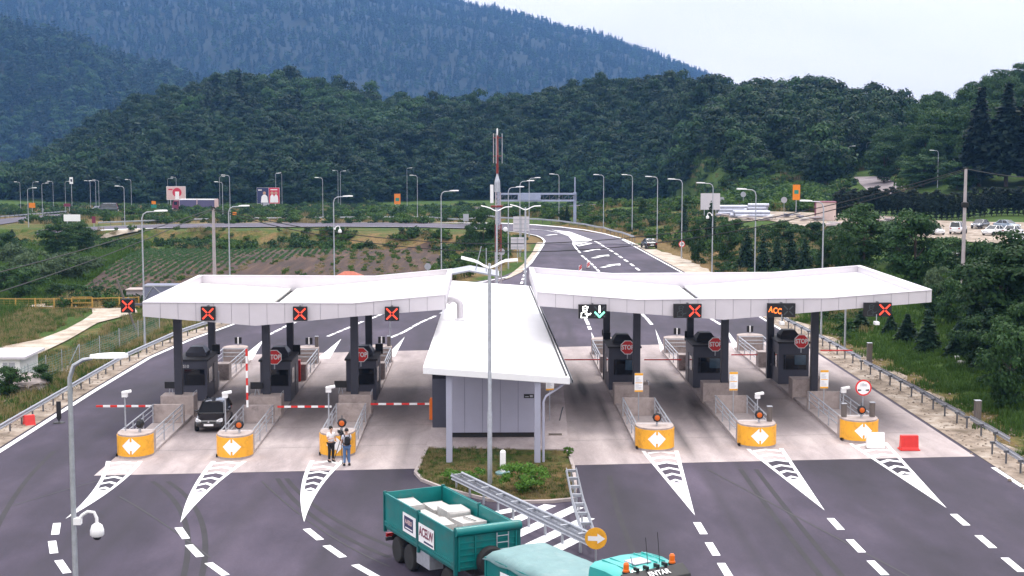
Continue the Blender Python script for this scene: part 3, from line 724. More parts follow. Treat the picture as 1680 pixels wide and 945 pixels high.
painted('edge_line', line(ext([(y, x - .15) for y, x in EDGE_R], 24, 73.5, 4), .25) + line(ext([(y, x - .1) for y, x in EDGE_R], 118, 240, 3), .25))
# rear ghost islands and lane dashes beyond the plaza
rear = []
for nx, ny, tip in (((392, 590), (414, 590), (434, 556)), ((521, 588), (541, 588), (560, 556)), ((632, 585), (648, 585), (664, 553)), ((974, 571), (984, 571), (970, 545)), ((1084, 577), (1092, 577), (1075, 540)), ((1205, 575), (1218, 575), (1188, 535))):
    rear.append([P(*nx), P(*ny), P(*tip)])
painted('lane_marking', rear)
for ds in ([(442, 549), (456, 542), (470, 535), (486, 528), (500, 521)], [(545, 549), (557, 544), (569, 539), (581, 534), (589, 530), (611, 522), (625, 516)], [(648, 551), (660, 546), (671, 540), (683, 533), (695, 527), (709, 521), (728, 512), (742, 505)],
           [(967, 538), (964, 530), (961, 524)], [(1067, 530), (1062, 524), (1056, 518)], [(1178, 530), (1168, 524)], [(862, 446), (860, 452), (858, 458), (856, 464)]):
    painted('lane_marking', dashes(ds, .3, 2.4))
painted('lane_marking', [[ground(*q) for q in p] for p in (
    [(904, 377.5), (935, 381), (972, 394.5), (966, 397.5), (945, 402.5), (940, 399), (941, 393), (935, 387), (922, 382.5)],)], .09, T)
painted('edge_line', line([ground(*q) for q in ((844, 375.8), (872, 376.6), (897, 378.6), (919, 382.8), (934, 388), (940, 395), (941, 402), (945, 408), (952, 416))], .3), .085, T)
painted('edge_line', line([ground(*q) for q in ((859, 443), (872, 430), (884, 414), (891, 403), (893.5, 396), (889, 391), (880, 387), (862, 383))], .3), .085, T)
painted('edge_line', line([ground(*q) for q in ((1041, 401), (1020, 392), (990, 383.7), (960, 378), (920, 373), (880, 369.5), (822, 366.7), (700, 365.8), (560, 365.4), (420, 366), (280, 368), (165, 372))], .4), .09, T)
painted('edge_line', line([ground(*q) for q in ((862, 383), (800, 376), (700, 373), (560, 371.9), (420, 372.4), (280, 374), (165, 378))], .4), .09, T)
painted('lane_marking', dashes([(956, 421), (961, 425), (966, 429.5), (971, 434), (976, 439), (981, 444)], .3, 3.2) + dashes([(977, 396.5), (983, 399.7), (989, 403.5), (996, 407.5), (1003, 412), (1011, 417), (1018, 422), (1027, 428), (1037, 435), (1046, 442)], .35, 3.6), .04)
def arrow(px, py, L_=6.5):
    c = P(px, py); q = P(px + 12, py - 2.6) ; d = (q - c).normalized(); n = V((-d.y, d.x, 0)); s = L_ / 2
    return [[c - d * s + n * .35, c - d * s - n * .35, c + d * .2 * s - n * .35, c + d * .2 * s + n * .35], [c + d * .2 * s - n * 1.0, c + d * s, c + d * .2 * s + n * 1.0]]
painted('arrow_marking', sum([arrow(*q) for q in ((972, 410.5), (986, 421), (1003, 436))], []), .04)
painted('arrow_marking', arrow(905, 375.6) + [[ground(*q) for q in ((946, 403.5), (968, 399.5), (972, 400.5), (950, 405))]], .09, T)
painted('lane_marking', sum([line([P(*a), P(*b)], .6) for a, b in (((800, 845), (846, 836)), ((826, 862), (903, 829)), ((826, 888), (948, 832)), ((853, 904), (966, 850)), ((905, 905), (972, 872)))], []))

# ------------------------------------------------------------------ hazy air over the whole valley
def haze():
    m = bpy.data.materials.new('haze'); m.use_nodes = True; nt = m.node_tree; nt.nodes.clear()
    o = nt.nodes.new('ShaderNodeOutputMaterial'); v = nt.nodes.new('ShaderNodeVolumePrincipled')
    v.inputs['Color'].default_value = HAZE_COL + (1,); v.inputs['Density'].default_value = HAZE; v.inputs['Anisotropy'].default_value = .0
    nt.links.new(v.outputs[0], o.inputs['Volume'])
    ob = MB().box(-2380, 2380, -200, 4980, -20, 860).build('haze', m); ob['kind'] = 'stuff'; ob['label'] = 'bluish haze hanging in the valley air'
haze()

# old tar seams, tyre scuffs and slab joints
M['tar'] = mat('tar', (.018, .017, .02), .6, .2); M['scuff'] = mat('tyre_scuff', (.021, .019, .024), .8, .25, .5)
def arc(a, b, c, n=14):
    a, b, c = P(*a), P(*b), P(*c); return [a.lerp(b, t / n).lerp(b.lerp(c, t / n), t / n) for t in range(n + 1)]
painted('tar_seam', sum([line(arc(*q), .09) for q in (((196, 815), (260, 850), (345, 915)), ((20, 830), (150, 790), (200, 780)), ((430, 790), (520, 880), (640, 930)), ((1160, 770), (1330, 860), (1500, 950)))], []), .010, m='tar')
painted('tyre_mark', sum([line(arc(*q), .24) for q in (((250, 790), (330, 840), (300, 950)), ((275, 790), (357, 840), (330, 950)), ((455, 785), (500, 860), (640, 915)), ((470, 785), (520, 850), (650, 900)), ((1000, 780), (1010, 850), (1060, 950)), ((1215, 770), (1270, 850), (1350, 950)), ((1240, 770), (1300, 850), (1385, 950)), ((90, 740), (20, 800), (-20, 900)))], []), .0085, m='scuff')
painted('slab_joint', sum([line([V((-18.8, y, 0)), V((24.8, y + 4.5, 0))], .03) for y in (76.5, 82, 88, 94, 100, 106)], []), .0135, m='tar')
# ================================================================== toll plaza
ISL = [  # x, nose y, width, kind, words that point to it
    (-17.98, 74.7, 1.80, 'in', 'the far left toll island'), (-12.85, 74.4, 1.80, 'in', 'the toll island second from the left'), (-7.66, 74.8, 1.80, 'in', 'the toll island left of the white-roofed hall'),
    (8.83, 76.0, 2.0, 'out', 'the toll island right of the white-roofed hall'), (14.32, 76.7, 2.0, 'out', 'the middle one of the three right toll islands'), (20.08, 78.0, 2.0, 'out', 'the far right toll island')]
HOW = ['leftmost, with S10 on its booth and no stop sign', 'with a red and white arm standing upright', 'with two men at its orange nose',
       'with one timber post missing and beside the hall', 'with a single timber post on its nose', 'with a white block leaning at its nose']
def nose_profile(w, d, back, n=14):
    pts = [(-w / 2, back)] + [(-w / 2 * math.cos(PI * i / n), d - d * math.sin(PI * i / n)) for i in range(n + 1)] + [(w / 2, back)]
    return pts
def railing(x, y0, y1, z0=.18, z1=1.2, side='left'):
    mb = MB(); n = 3
    for z in (z1, z1 - .27, z1 - .54): mb.tube([(x, y0, z), (x, y1, z)], .038 if z == z1 else .028, 6)
    for i in range(n + 1):
        y = y0 + .15 + (y1 - y0 - .3) * i / n; mb.box(x - .03, x + .03, y - .03, y + .03, z0, z1 - .03)
    return mb
def diamond(hw, hh, gap):                            # two arrowheads back to back, notched at the middle
    g = gap / 2; nt = hh * .30; nw = .035
    r = [(g * .0 + nw, hh), (hw, 0), (nw, -hh), (nw, -hh + nt), (.0, -hh + nt), (.0, hh - nt), (nw, hh - nt)]
    return [r, [(-x, z) for x, z in r][::-1]]
def curved(poly, w, d, off):                         # lay a flat x, z outline on the round nose
    out = []
    for x, z in poly:
        u = max(-1, min(1, x / (w / 2))); out.append((x, d - d * math.sqrt(1 - u * u) - off, z))
    return out
def island(i):
    x, y, w, kind, words = ISL[i]; o_ = 0 if kind == 'in' else 2.0
    t = thing('toll_island', 'toll island with orange nose, ' + HOW[i], 'toll island', (x, y, 0), 0, 'toll islands under the two canopies')
    ln = 33.0 if kind == 'in' else 35.6; dn = 1.05; hn = 1.22
    MB().prism([(-w / 2, .55)] + [(-w / 2 * math.cos(PI * k / 12), dn - .02 - (dn) * math.sin(PI * k / 12)) for k in range(13)] + [(w / 2, ln), (-w / 2, ln)], 0, .17).build('base', M['kerb'], t, bevel=.015)
    # front nose: concrete drum with orange shield and white double arrowhead
    MB().prism(nose_profile(w - .02, dn, 1.75), .172, hn).build('nose', M['concrete'], t, bevel=.02)
    n = 16; mb = MB()
    prof = [(-w / 2 * math.cos(PI * k / n) * .995, dn - dn * math.sin(PI * k / n)) for k in range(n + 1)]
    vs, fs = [], []
    for k, (a, b) in enumerate(prof):
        sc = 1.0
        for (oo, z) in ((-.03, .12), (-.03, hn - .09), (.0, hn - .09), (.0, .12)):
            nx, ny = a / (w / 2), (b - dn) / dn; l = math.hypot(nx, ny) or 1
            vs.append((a - nx / l * oo, b - ny / l * oo, z))
    for k in range(n):
        for q in range(4): fs.append((k * 4 + q, k * 4 + (q + 1) % 4, k * 4 + 4 + (q + 1) % 4, k * 4 + 4 + q))
    fs += [(0, 1, 2, 3), tuple(n * 4 + q for q in range(4))]
    sh = mb.add(vs, fs).build('orange_shield', M['orange'], t)
    mb = MB(); cz = .66
    for half in diamond(.47, .44, .06):
        m_ = len(half)
        # fill each half in thin upright slices so it follows the curve
        sgn = 1 if max(p[0] for p in half) > .1 else -1
        xs_ = [0, .05, .12, .22, .33, .47]
        for a, b in zip(xs_, xs_[1:]):
            def hgt(q): return .44 * (1 - max(0, q - .035) / .435) if q >= .035 else .22
            qa, qb = (.22, .22) if b <= .051 else (hgt(a), hgt(b))
            pl = [(sgn * a, cz - qa), (sgn * b, cz - qb), (sgn * b, cz + qb), (sgn * a, cz + qa)]
            mb.add(curved(pl, w, dn, .045), [(0, 1, 2, 3)])
    mb.build('arrow_emblem', M['signwhite'], sh, fix=False)
    wy = 8.9 + .4 * o_ / 2; by = 11.35 + o_; cy = 11.9 + o_
    for s in (-1, 1): railing(s * (w / 2 - .08), 1.45, wy).build('railing', M['galv'], t, smooth=True)
    mb = MB(); mb.tube([(-w / 2 + .08, 1.5, 1.2), (w / 2 - .08, 1.5, 1.2)], .035, 6); mb.build('cross_rail', M['galv'], t, smooth=True)
    MB().box(-w / 2 + .01, w / 2 - .01, wy, wy + .22, .172, 1.2).build('wall', M['concrete_stained'] if i == 1 else M['concrete'], t, bevel=.02)
    bx0, bx1 = (-w / 2 - .06, w / 2 + .06)
    MB().box(bx0, bx1, by, by + 1.25, .0, 1.27).build('crash_block', M['concrete'], t, bevel=.03)
    mb = MB(); xr = bx1 + .0; mb.tube([(xr - .03, by + .1, 1.27), (xr - .03, by + .1, 1.42), (xr - .03, by + 1.2, 1.42), (xr - .03, by + 1.2, 1.27)], .022, 6); mb.build('block_rail', M['galv'], t)
    # booth
    y0 = 15.9 + o_ * 1.15; y1 = y0 + 3.7; hb = 2.62 if kind == 'in' else 2.85; bw = .93 if kind == 'in' else 1.0
    b = MB().box(-bw, bw, y0, y1, .172, hb).build('booth', M['booth'], t, bevel=.03)
    MB().prism([(-bw - .08, y0 - .08), (bw + .08, y0 - .08), (bw + .08, y1 + .08), (-bw - .08, y1 + .08)], hb + .003, hb + .12).build('roof', M['booth_roof'], b, bevel=.02)
    mb = MB(); zz = hb + .123; a_, c_ = .62, .38; p0, p1 = y0 + 1.3, y0 + 2.7
    mb.add([(-a_, p0, zz), (a_, p0, zz), (a_, p1, zz), (-a_, p1, zz), (-a_, p0, zz + .22), (a_, p0, zz + .22), (a_, p1, zz + .22), (-a_, p1, zz + .22), (-c_, p0 + .3, zz + .55), (c_, p0 + .3, zz + .55), (c_, p1 - .3, zz + .55), (-c_, p1 - .3, zz + .55)],
           [(0, 1, 5, 4), (1, 2, 6, 5), (2, 3, 7, 6), (3, 0, 4, 7), (4, 5, 9, 8), (5, 6, 10, 9), (6, 7, 11, 10), (7, 4, 8, 11), (8, 9, 10, 11), (0, 3, 2, 1)])
    mb.build('ventilator', M['booth_roof'] if kind == 'out' else M['column'], b)
    gl = M['glass'] if kind == 'in' else M['glassblue']
    wd = MB().box(-bw + .34, bw - .16, y0 - .02, y0 - .004, 1.15, 2.12).build('window', M['glass'], b)
    MB().box(-bw + .29, bw - .11, y0 - .016, y0 - .003, 1.10, 2.17).build('frame', M['column'], wd)
    mb = MB()
    mb.box(-bw + .42, -bw + .46, y0 - .035, y0 - .022, 1.15, 2.12); mb.build('mullion', M['column'], wd)
    if kind == 'out': MB().box(.05, bw - .2, y0 - .027, y0 - .0215, 1.45, 2.09).build('reflecting_pane', M['glassblue'], wd)
    for s in (-1, 1):
        sw = MB().box(min(s * (bw + .004), s * (bw + .02)), max(s * (bw + .004), s * (bw + .02)), y0 + .45, y0 + 1.55, 1.2, 2.1).build('window', M['glass'], b)
        dr = MB().box(min(s * (bw + .003), s * (bw + .025)), max(s * (bw + .003), s * (bw + .025)), y0 + 2.15, y0 + 3.1, .2, 2.2).build('door', M['column'], b)
        MB().box(min(s * (bw + .027), s * (bw + .05)), max(s * (bw + .027), s * (bw + .05)), y0 + 2.25, y0 + 2.35, 1.05, 1.2).build('handle', M['galv'], dr)
    sx = 1 if kind == 'in' else -1
    MB().box(.30 * sx - .24 + .55 * sx, .30 * sx + .24 + .55 * sx, y1 - .16, y1 - .02, hb - .1, hb + .55).build('lane_display', M['black'], b, bevel=.02)
    if i == 0: lettering('S10', .26, M['signwhite'], b, (-.35, y0 - .03, 2.3))
    if i == 3: MB().box(.5, .74, y0 - .03, y0 - .005, 1.75, 2.0).build('sticker', M['orange'], b)
    if i == 1: MB().box(.30, .58, 23.3, 23.75, .172, 1.6).build('red_cabinet', M['red'], t, bevel=.03)
    # barrier cabinet with light frame behind the booth
    q0 = y1 + .35; cx = .42 * sx
    cb = MB().box(cx - .28, cx + .28, q0 + .5, q0 + 1.0, .172, 1.15).build('barrier_cabinet', M['booth_roof'], t, bevel=.02)
    mb = MB(); fx = .62 * sx; mb.tube([(fx, q0, .17), (fx, q0, 1.12), (fx, q0 + 1.6, 1.12), (fx, q0 + 1.6, .17)], .03, 6); mb.tube([(fx - .7 * sx, q0, .17), (fx - .7 * sx, q0, 1.12), (fx, q0, 1.12)], .03, 6)
    mb.build('pipe_frame', M['galv'], cb, smooth=True)
    # rear block, railings and rear nose
    rb = 23.8 + (1.6 if kind == 'out' else 0)
    MB().box(-w / 2 + .01, w / 2 - .01, rb, rb + 1.0, .172, 1.25).build('crash_block', M['concrete_stained'], t, bevel=.03)
    re = ln - 1.6
    for s in (-1, 1): railing(s * (w / 2 - .08), rb + 1.0, re).build('railing', M['galv'], t, smooth=True)
    mb = MB(); [mb.tube([(-w / 2 + .1, re - .12, z), (w / 2 - .1, re - .12, z)], .03, 6) for z in (1.2, .92, .66)]; mb.build('cross_rail', M['galv'], t, smooth=True)
    MB().prism([(-w / 2 + .02, re), (w / 2 - .02, re)] + [(w / 2 * math.cos(PI * k / 12) * .98, re + .5 + 1.0 * math.sin(PI * k / 12)) for k in range(13)], .172, 1.27).build('nose', M['concrete'], t, bevel=.02)
    return t
for i in range(6): island(i)

# ------------------------------------------------------------------ canopies
def canopy(name, label, y0, y1, top, bot, roof, valley, cols, skew, joints):
    """butterfly roof behind a panelled fascia; top, bot, roof: (x, z) tables"""
    t = thing(name, label, 'canopy', (0, 0, 0), 0, 'toll plaza canopies')
    xs = sorted(set([p[0] for p in top] + [p[0] for p in bot] + [p[0] for p in roof])); x0, x1 = xs[0], xs[-1]; th = .22
    def sk(x): return skew * (x - x0) / (x1 - x0)
    def band(f0, f1, ya, yb):
        mb = MB()
        for a, b in zip(xs, xs[1:]):
            vs = []
            for x in (a, b):
                for yy in (ya, yb):
                    for f in (f0, f1): vs.append((x, yy + sk(x), f(x)))
            mb.add(vs, [(0, 2, 3, 1), (4, 5, 7, 6), (0, 1, 5, 4), (2, 6, 7, 3), (0, 4, 6, 2), (1, 3, 7, 5)])
        return mb
    ft, fb, fr = (lambda x: lerp_tab(x, top)), (lambda x: lerp_tab(x, bot)), (lambda x: lerp_tab(x, roof))
    for ya, yb in ((y0 + .03, y0 + th), (y1 - th, y1 - .03)): band(fb, ft, ya, yb).build('fascia', M['panel_joint'] if ya < y0 + 1 else M['panel'], t)
    # cladding panels over the front and back fascia, about a metre wide with open joints
    for ya, yb in ((y0, y0 + .03 - .002), (y1 - .028, y1)):
        mb = MB(); x = x0
        while x < x1 - .05:
            e = min(x1, x + joints); brk = [p for p in xs if x + .02 < p < e - .02]
            for a, b in zip([x] + brk, brk + [e]):
                a2 = a + (.012 if a == x else 0); b2 = b - (.012 if b == e else 0)
                vs = [(q, yy + sk(q), z) for q in (a2, b2) for yy in (ya, yb) for z in (fb(q) + .004, ft(q) - .004)]
                mb.add(vs, [(0, 2, 3, 1), (4, 5, 7, 6), (0, 1, 5, 4), (2, 6, 7, 3), (0, 4, 6, 2), (1, 3, 7, 5)])
            x = e
        mb.build('cladding', M['panel'], t)
    for xa, xb in ((x0, x0 + th), (x1 - th, x1)):
        mb = MB(); e = .02
        vs = [(q, yy + sk(q), z) for q in (xa, xb) for yy in (y0 + th + .003, y1 - th - .003) for z in (fb(q) + .003, ft(q) + .003)]
        mb.add(vs, [(0, 2, 3, 1), (4, 5, 7, 6), (0, 1, 5, 4), (2, 6, 7, 3), (0, 4, 6, 2), (1, 3, 7, 5)]); mb.build('end_fascia', M['panel'], t)
    # coping round the top edge
    mb = MB()
    for a, b in zip(xs, xs[1:]):
        for ya, yb in ((y0 - .04, y0 + th + .06), (y1 - th - .06, y1 + .04)):
            vs = [(q, yy + sk(q), ft(q) + z) for q in (a, b) for yy in (ya, yb) for z in (.006, .05)]
            mb.add(vs, [(0, 2, 3, 1), (4, 5, 7, 6), (0, 1, 5, 4), (2, 6, 7, 3), (0, 4, 6, 2), (1, 3, 7, 5)])
    for xa, xb in ((x0 - .04, x0 + th + .06), (x1 - th - .06, x1 + .04)):
        vs = [(q, yy + sk(q), ft(q) + z) for q in (xa, xb) for yy in (y0 + th + .062, y1 - th - .062) for z in (.008, .052)]
        mb.add(vs, [(0, 2, 3, 1), (4, 5, 7, 6), (0, 1, 5, 4), (2, 6, 7, 3), (0, 4, 6, 2), (1, 3, 7, 5)])
    mb.build('coping', M['panel'], t)
    # roof sheet in two falls with a dark gutter between
    for a, b in ((x0 + th, valley - .2), (valley + .2, x1 - th)):
        mb = MB(); px_ = sorted(set([a, b] + [p for p in xs if a < p < b]))
        for c, d in zip(px_, px_[1:]):
            vs = [(q, yy + sk(q), fr(q) + z) for q in (c, d) for yy in (y0 + th + .005, y1 - th - .005) for z in (-.12, 0)]
            mb.add(vs, [(0, 2, 3, 1), (4, 5, 7, 6), (0, 1, 5, 4), (2, 6, 7, 3), (0, 4, 6, 2), (1, 3, 7, 5)])
        mb.build('roof', M['cream_roof'] if x0 < 0 else M['white_metal'], t)
    mb = MB(); vs = [(q, yy + sk(q), fr(valley) + z) for q in (valley - .2, valley + .2) for yy in (y0 + th + .01, y1 - th - .01) for z in (-.25, -.16)]
    mb.add(vs, [(0, 2, 3, 1), (4, 5, 7, 6), (0, 1, 5, 4), (2, 6, 7, 3), (0, 4, 6, 2), (1, 3, 7, 5)]); mb.build('gutter', M['signblack'], t)
    mb = band(lambda x: fb(x) + .08, lambda x: fb(x) + .14, y0 + th + .01, y1 - th - .01); mb.build('soffit', M['panel'], t)
    for (cx, cy) in cols:
        MB().box(cx - .22, cx + .22, cy - .22, cy + .22, .172, fb(cx) + .12).build('column', M['column'], t, bevel=.02)
    return t
CL = canopy('toll_canopy', 'white butterfly canopy over the left toll lanes with four square red cross signals', 83.7, 100.4,
       [(-19.3, 6.97), (-7.5, 6.93), (-2.28, 7.42)], [(-19.3, 6.2), (-12.95, 5.68), (-6.9, 6.26), (-2.28, 6.62)], [(-19.3, 6.5), (-12.9, 6.12), (-2.28, 7.1)], -12.9,
       [(x, y) for x in (-17.98, -12.85, -7.7) for y in (86.7, 97.4)], -.5, 1.0)
CR = canopy('toll_canopy', 'white butterfly canopy over the right toll lanes with wide double-panel signals', 84.3, 100.9,
       [(2.93, 7.44), (8.6, 6.98), (19.6, 7.0), (25.7, 7.44)], [(2.93, 6.68), (13.6, 5.82), (19.5, 6.28), (25.7, 6.76)], [(2.93, 7.1), (13.3, 6.14), (25.7, 7.05)], 13.3,
       [(x, y) for x, y in ((9.15, 89.9), (14.6, 90.4), (20.3, 91.2), (8.0, 98.4), (13.6, 98.6), (19.0, 98.8))], .9, 1.02)

# ------------------------------------------------------------------ overhead lane signals
def bars(mb, cx, cz, h, y, arms, wd=.075, gap=.08):
    for (dx, dz) in arms:
        d = V((dx, dz)).normalized(); n = V((-d.y, d.x)); L_ = h * V((dx, dz)).length
        a = V((cx, cz)) + d * gap; b = V((cx, cz)) + d * L_
        mb.add([(q.x, y, q.y) for q in (a - n * wd / 2, a + n * wd / 2, b + n * wd / 2, b - n * wd / 2)], [(0, 1, 2, 3)])
def stroke(mb, pts, y, wd):
    for a, b in zip(pts, pts[1:]):
        a, b = V(a), V(b); d = (b - a).normalized(); n = V((-d.y, d.x)) * wd / 2; a, b = a - d * wd * .3, b + d * wd * .3
        mb.add([(q.x, y, q.y) for q in (a - n, a + n, b + n, b - n)], [(0, 1, 2, 3)])
X4 = ((1, 1), (-1, 1), (1, -1), (-1, -1))
CLERK = [[(-.12, .25), (.02, .30), (.16, .24), (.10, .16), (.10, .06), (-.02, -.0), (-.10, .06), (-.12, .16), (.10, .17)], [(-.12, .25), (-.12, .16)],
         [(-.06, -.0), (-.2, -.08), (-.22, -.32), (.1, -.32), (.1, -.2)], [(.06, -.02), (.12, -.14), (.26, -.16), (.3, -.1), (.12, -.2), (.0, -.12)]]
def signal_box(label, loc, wide, what, group='overhead lane signals'):
    t = thing('lane_signal', label, 'lane signal', loc, 0, group)
    hw = .80 if wide else .40
    MB().box(-hw, hw, 0, .22, -.40, .40).build('housing', M['black'], t, bevel=.015)
    cx = .40 if wide else 0
    mb = MB()
    if what in ('x', 'wx'):
        bars(mb, cx, 0, .30, -.006, X4, .085, .07); mb.build('red_cross', M['ledred'], t, fix=False)
    if what == 'wx':
        mb = MB(); [stroke(mb, [(q[0] - .38, q[1]) for q in s], -.005, .035) for s in CLERK]; mb.build('unlit_symbol', M['leddim'], t, fix=False)
    if what == 'clerk':
        mb = MB(); [stroke(mb, [(q[0] * 1.05 - .42, q[1] * 1.05) for q in s], -.006, .055) for s in CLERK]; mb.build('clerk_symbol', M['ledwhite'], t, fix=False)
        mb = MB(); stroke(mb, [(.40, .32), (.40, -.05)], -.006, .10); mb.build('arrow_shaft', M['ledwhite'], t, fix=False)
        mb = MB(); stroke(mb, [(.14, -.04), (.40, -.30), (.66, -.04)], -.006, .10); mb.build('arrow_head', M['ledgreen'], t, fix=False)
        mb = MB(); bars(mb, cx, 0, .30, -.004, X4, .07, .07); mb.build('unlit_symbol', M['leddim'], t, fix=False)
    if what == 'acc':
        for k, (c, z) in enumerate((('A', .04), ('C', -.02), ('C', -.06))):
            lettering(c, .46, M['ledorange'], t, (-.62 + .25 * k, -.008, z), (PI / 2, .12, 0), name='letter', sx=.75, bold=.012)
        mb = MB(); bars(mb, cx, 0, .26, -.004, X4, .07, .07); mb.build('unlit_symbol', M['leddim'], t, fix=False)
    mb = MB(); mb.box(-.05, .05, .0, .35, .402, .46); mb.build('bracket', M['galv_dark'], t)
    return t
lab = ['red cross signal on a dark bracket off the left end of the canopy', 'square red cross signal above the lane with the black hatchback', 'square red cross signal in the middle of the left canopy', 'square red cross signal nearest the hall on the left canopy']
for k, (px, py) in enumerate(((339, 516), (491, 516), (643, 515))):
    p = P(px, py, 6.4); signal_box(lab[k + 1], (p.x, 83.42 - .5 * (p.x + 19.3) / 17, 6.4), False, 'x')
s0 = signal_box(lab[0], (-21.0, 87.3, 6.40), False, 'x')
mb = MB(); mb.box(.401, 1.7, .05, .2, .0, .14); mb.build('arm', M['galv_dark'], s0)
for k, (px, py, w_, l) in enumerate(((972, 511, 'clerk', 'double signal showing a clerk in white and a green down arrow'), (1128, 510, 'wx', 'double red cross signal at the middle of the right canopy'), (1282, 509, 'acc', 'double signal reading ACC in orange letters'), (1440, 508, 'wx', 'double red cross signal at the far right end of the canopy'))):
    p = P(px, py, 6.38); signal_box(l, (p.x, 84.0 + .9 * (p.x - 2.9) / 22.8, 6.38), True, w_)
# a small orange display on the column of the middle right island
t = thing('display_box', 'small orange lit display box at the top of a grey column', 'display', (14.6, 89.9, 5.55))
MB().box(-.36, .36, 0, .25, -.14, .14).build('housing', M['black'], t, bevel=.01); lettering('8888', .2, M['ledorange'], t, (0, -.006, 0), name='digits')
for k, (px, py) in enumerate(((1440, 531), (1284, 531))):
    p = P(px, py, 5.7); t = thing('lane_camera', ('white camera hanging under the rightmost red cross signal', 'white camera hanging under the ACC signal')[k], 'camera', (p.x, p.y + .3, 5.7))
    MB().box(-.12, .12, -.28, .22, -.09, .09).build('body', M['white'], t, bevel=.02); MB().tube([(0, 0, .08), (0, 0, .5)], .025, 6).build('hanger', M['galv'], t)

# ------------------------------------------------------------------ stop signs on the booths
def stop_sign(label, loc, r=.47):
    t = thing('stop_sign', label, 'stop sign', loc, 0, 'stop signs on the booth fronts')
    def octo(r_): return [(r_ * math.cos(PI / 8 + k * PI / 4), r_ * math.sin(PI / 8 + k * PI / 4)) for k in range(8)]
    MB().ext(octo(r), -.03, 0).build('border', M['signwhite'], t)
    MB().ext(octo(r * .90), -.036, -.031).build('face', M['signred'], t)
    lettering('STOP', .40, M['signwhite'], t, (0, -.04, 0), sx=.80, bold=.014)
    MB().box(-.03, .03, .001, .12, -r - .25, r * .6).build('post', M['galv'], t)
for px, py, l in ((447, 586, 'stop sign half hidden by its column, second booth from the left'), (590, 582, 'stop sign on the booth beside the left of the hall'), (1031, 570, 'stop sign on the first booth right of the hall'), (1176, 565, 'stop sign on the middle right booth'), (1318, 560, 'stop sign on the far right booth, almost all letters showing')):
    y = 89.9 if px < 800 else 93.9
    a, b = at(px, y), ray(px, py); z = CAMH + b.z * y / b.y
    stop_sign(l, (a.x, y, z), .48)

# ------------------------------------------------------------------ signal lamps on the noses, camera posts, displays, boards, posts
def signal_lamp(i, label):
    x, y, w, kind, _ = ISL[i]
    t = thing('signal_lamp', label, 'signal lamp', (x + (.25 if kind == 'in' else .1), y + .95, 1.222), 0, 'amber lamps on the island noses')
    MB().box(-.05, .05, -.05, .05, 0, .2).build('stem', M['galv'], t)
    MB().lathe([(.001, -.09), (.20, -.09), (.24, -.04), (.24, .10), (.14, .16), (.001, .16)], (0, 0, .42), 8, 'y').build('housing', M['black'], t)
    MB().lathe([(.001, .162), (.14, .162), (.14, .18), (.09, .20), (.001, .21)], (0, 0, .42), 14, 'y').build('lens', M['amber'] if i != 0 else M['signblack'], t, smooth=True)
    mb = MB(); mb.tube([(0, .0, .64), (0, .0, .80)], .03, 6); mb.build('knob', M['galv_dark'], t)
    return t
for i, l in enumerate(('dark lamp turned sideways on the far left orange nose', 'amber lamp on the second orange nose from the left', 'amber lamp above the two men', 'bright amber lamp on the orange nose right of the hall', 'amber lamp beside one timber post', 'amber lamp between two timber posts on the far right nose')): 
    o = signal_lamp(i, l)
    if i == 0: o.rotation_euler.z = RAD(65)
def camera_post(label, loc, h=2.6):
    t = thing('camera_post', label, 'camera post', loc, 0, 'thin posts with white plate cameras')
    MB().tube([(0, 0, 0), (0, 0, h)], .04, 8).build('post', M['galv'], t, smooth=True)
    MB().box(-.14, .14, -.12, .12, h + .001, h + .20).build('mount', M['white'], t, bevel=.02)
    MB().box(-.14, .34, -.16, .10, h + .205, h + .34, rot=Matrix.Rotation(-.18, 3, 'Y')).build('camera', M['white'], t, bevel=.03)
camera_post('thin post with white camera beside the far left orange nose', (ISL[0][0] - .55, ISL[0][1] + 1.25, 1.22), 1.75)
camera_post('thin post with white camera in front of the black hatchback', (ISL[1][0] - .5, ISL[1][1] + 1.25, 1.22), 1.75)
camera_post('thin post with white camera behind the man in white shirt', (ISL[2][0] - .45, ISL[2][1] + 1.25, 1.22), 1.95)
camera_post('short grey camera post inside the rails of the middle right island', (ISL[4][0] + .6, ISL[4][1] + 4.2, .172), 1.75)
camera_post('short grey camera post inside the rails of the far right island', (ISL[5][0] - .05, ISL[5][1] + 4.4, .172), 1.8)
for k, (px, py, l) in enumerate(((275, 635, 'black display panel standing on the far left concrete block'), (417, 637, 'black display panel behind the upright barrier arm'), (556, 636, 'black display panel left of the column above the two men'))):
    x, y = ISL[k][0], ISL[k][1]; c = at(px, y + 11.9)
    t = thing('toll_display', l, 'toll display', (c.x, y + 11.9, 1.275), 0, 'black panels on the crash blocks')
    MB().box(-.36, .36, -.05, .05, .35, .75).build('screen', M['black'], t, bevel=.015)
    mb = MB(); mb.tube([(-.12, 0, 0), (-.05, 0, .36)], .022, 6); mb.tube([(.14, .0, 0), (.05, 0, .36)], .022, 6); mb.build('stand', M['galv'], t)
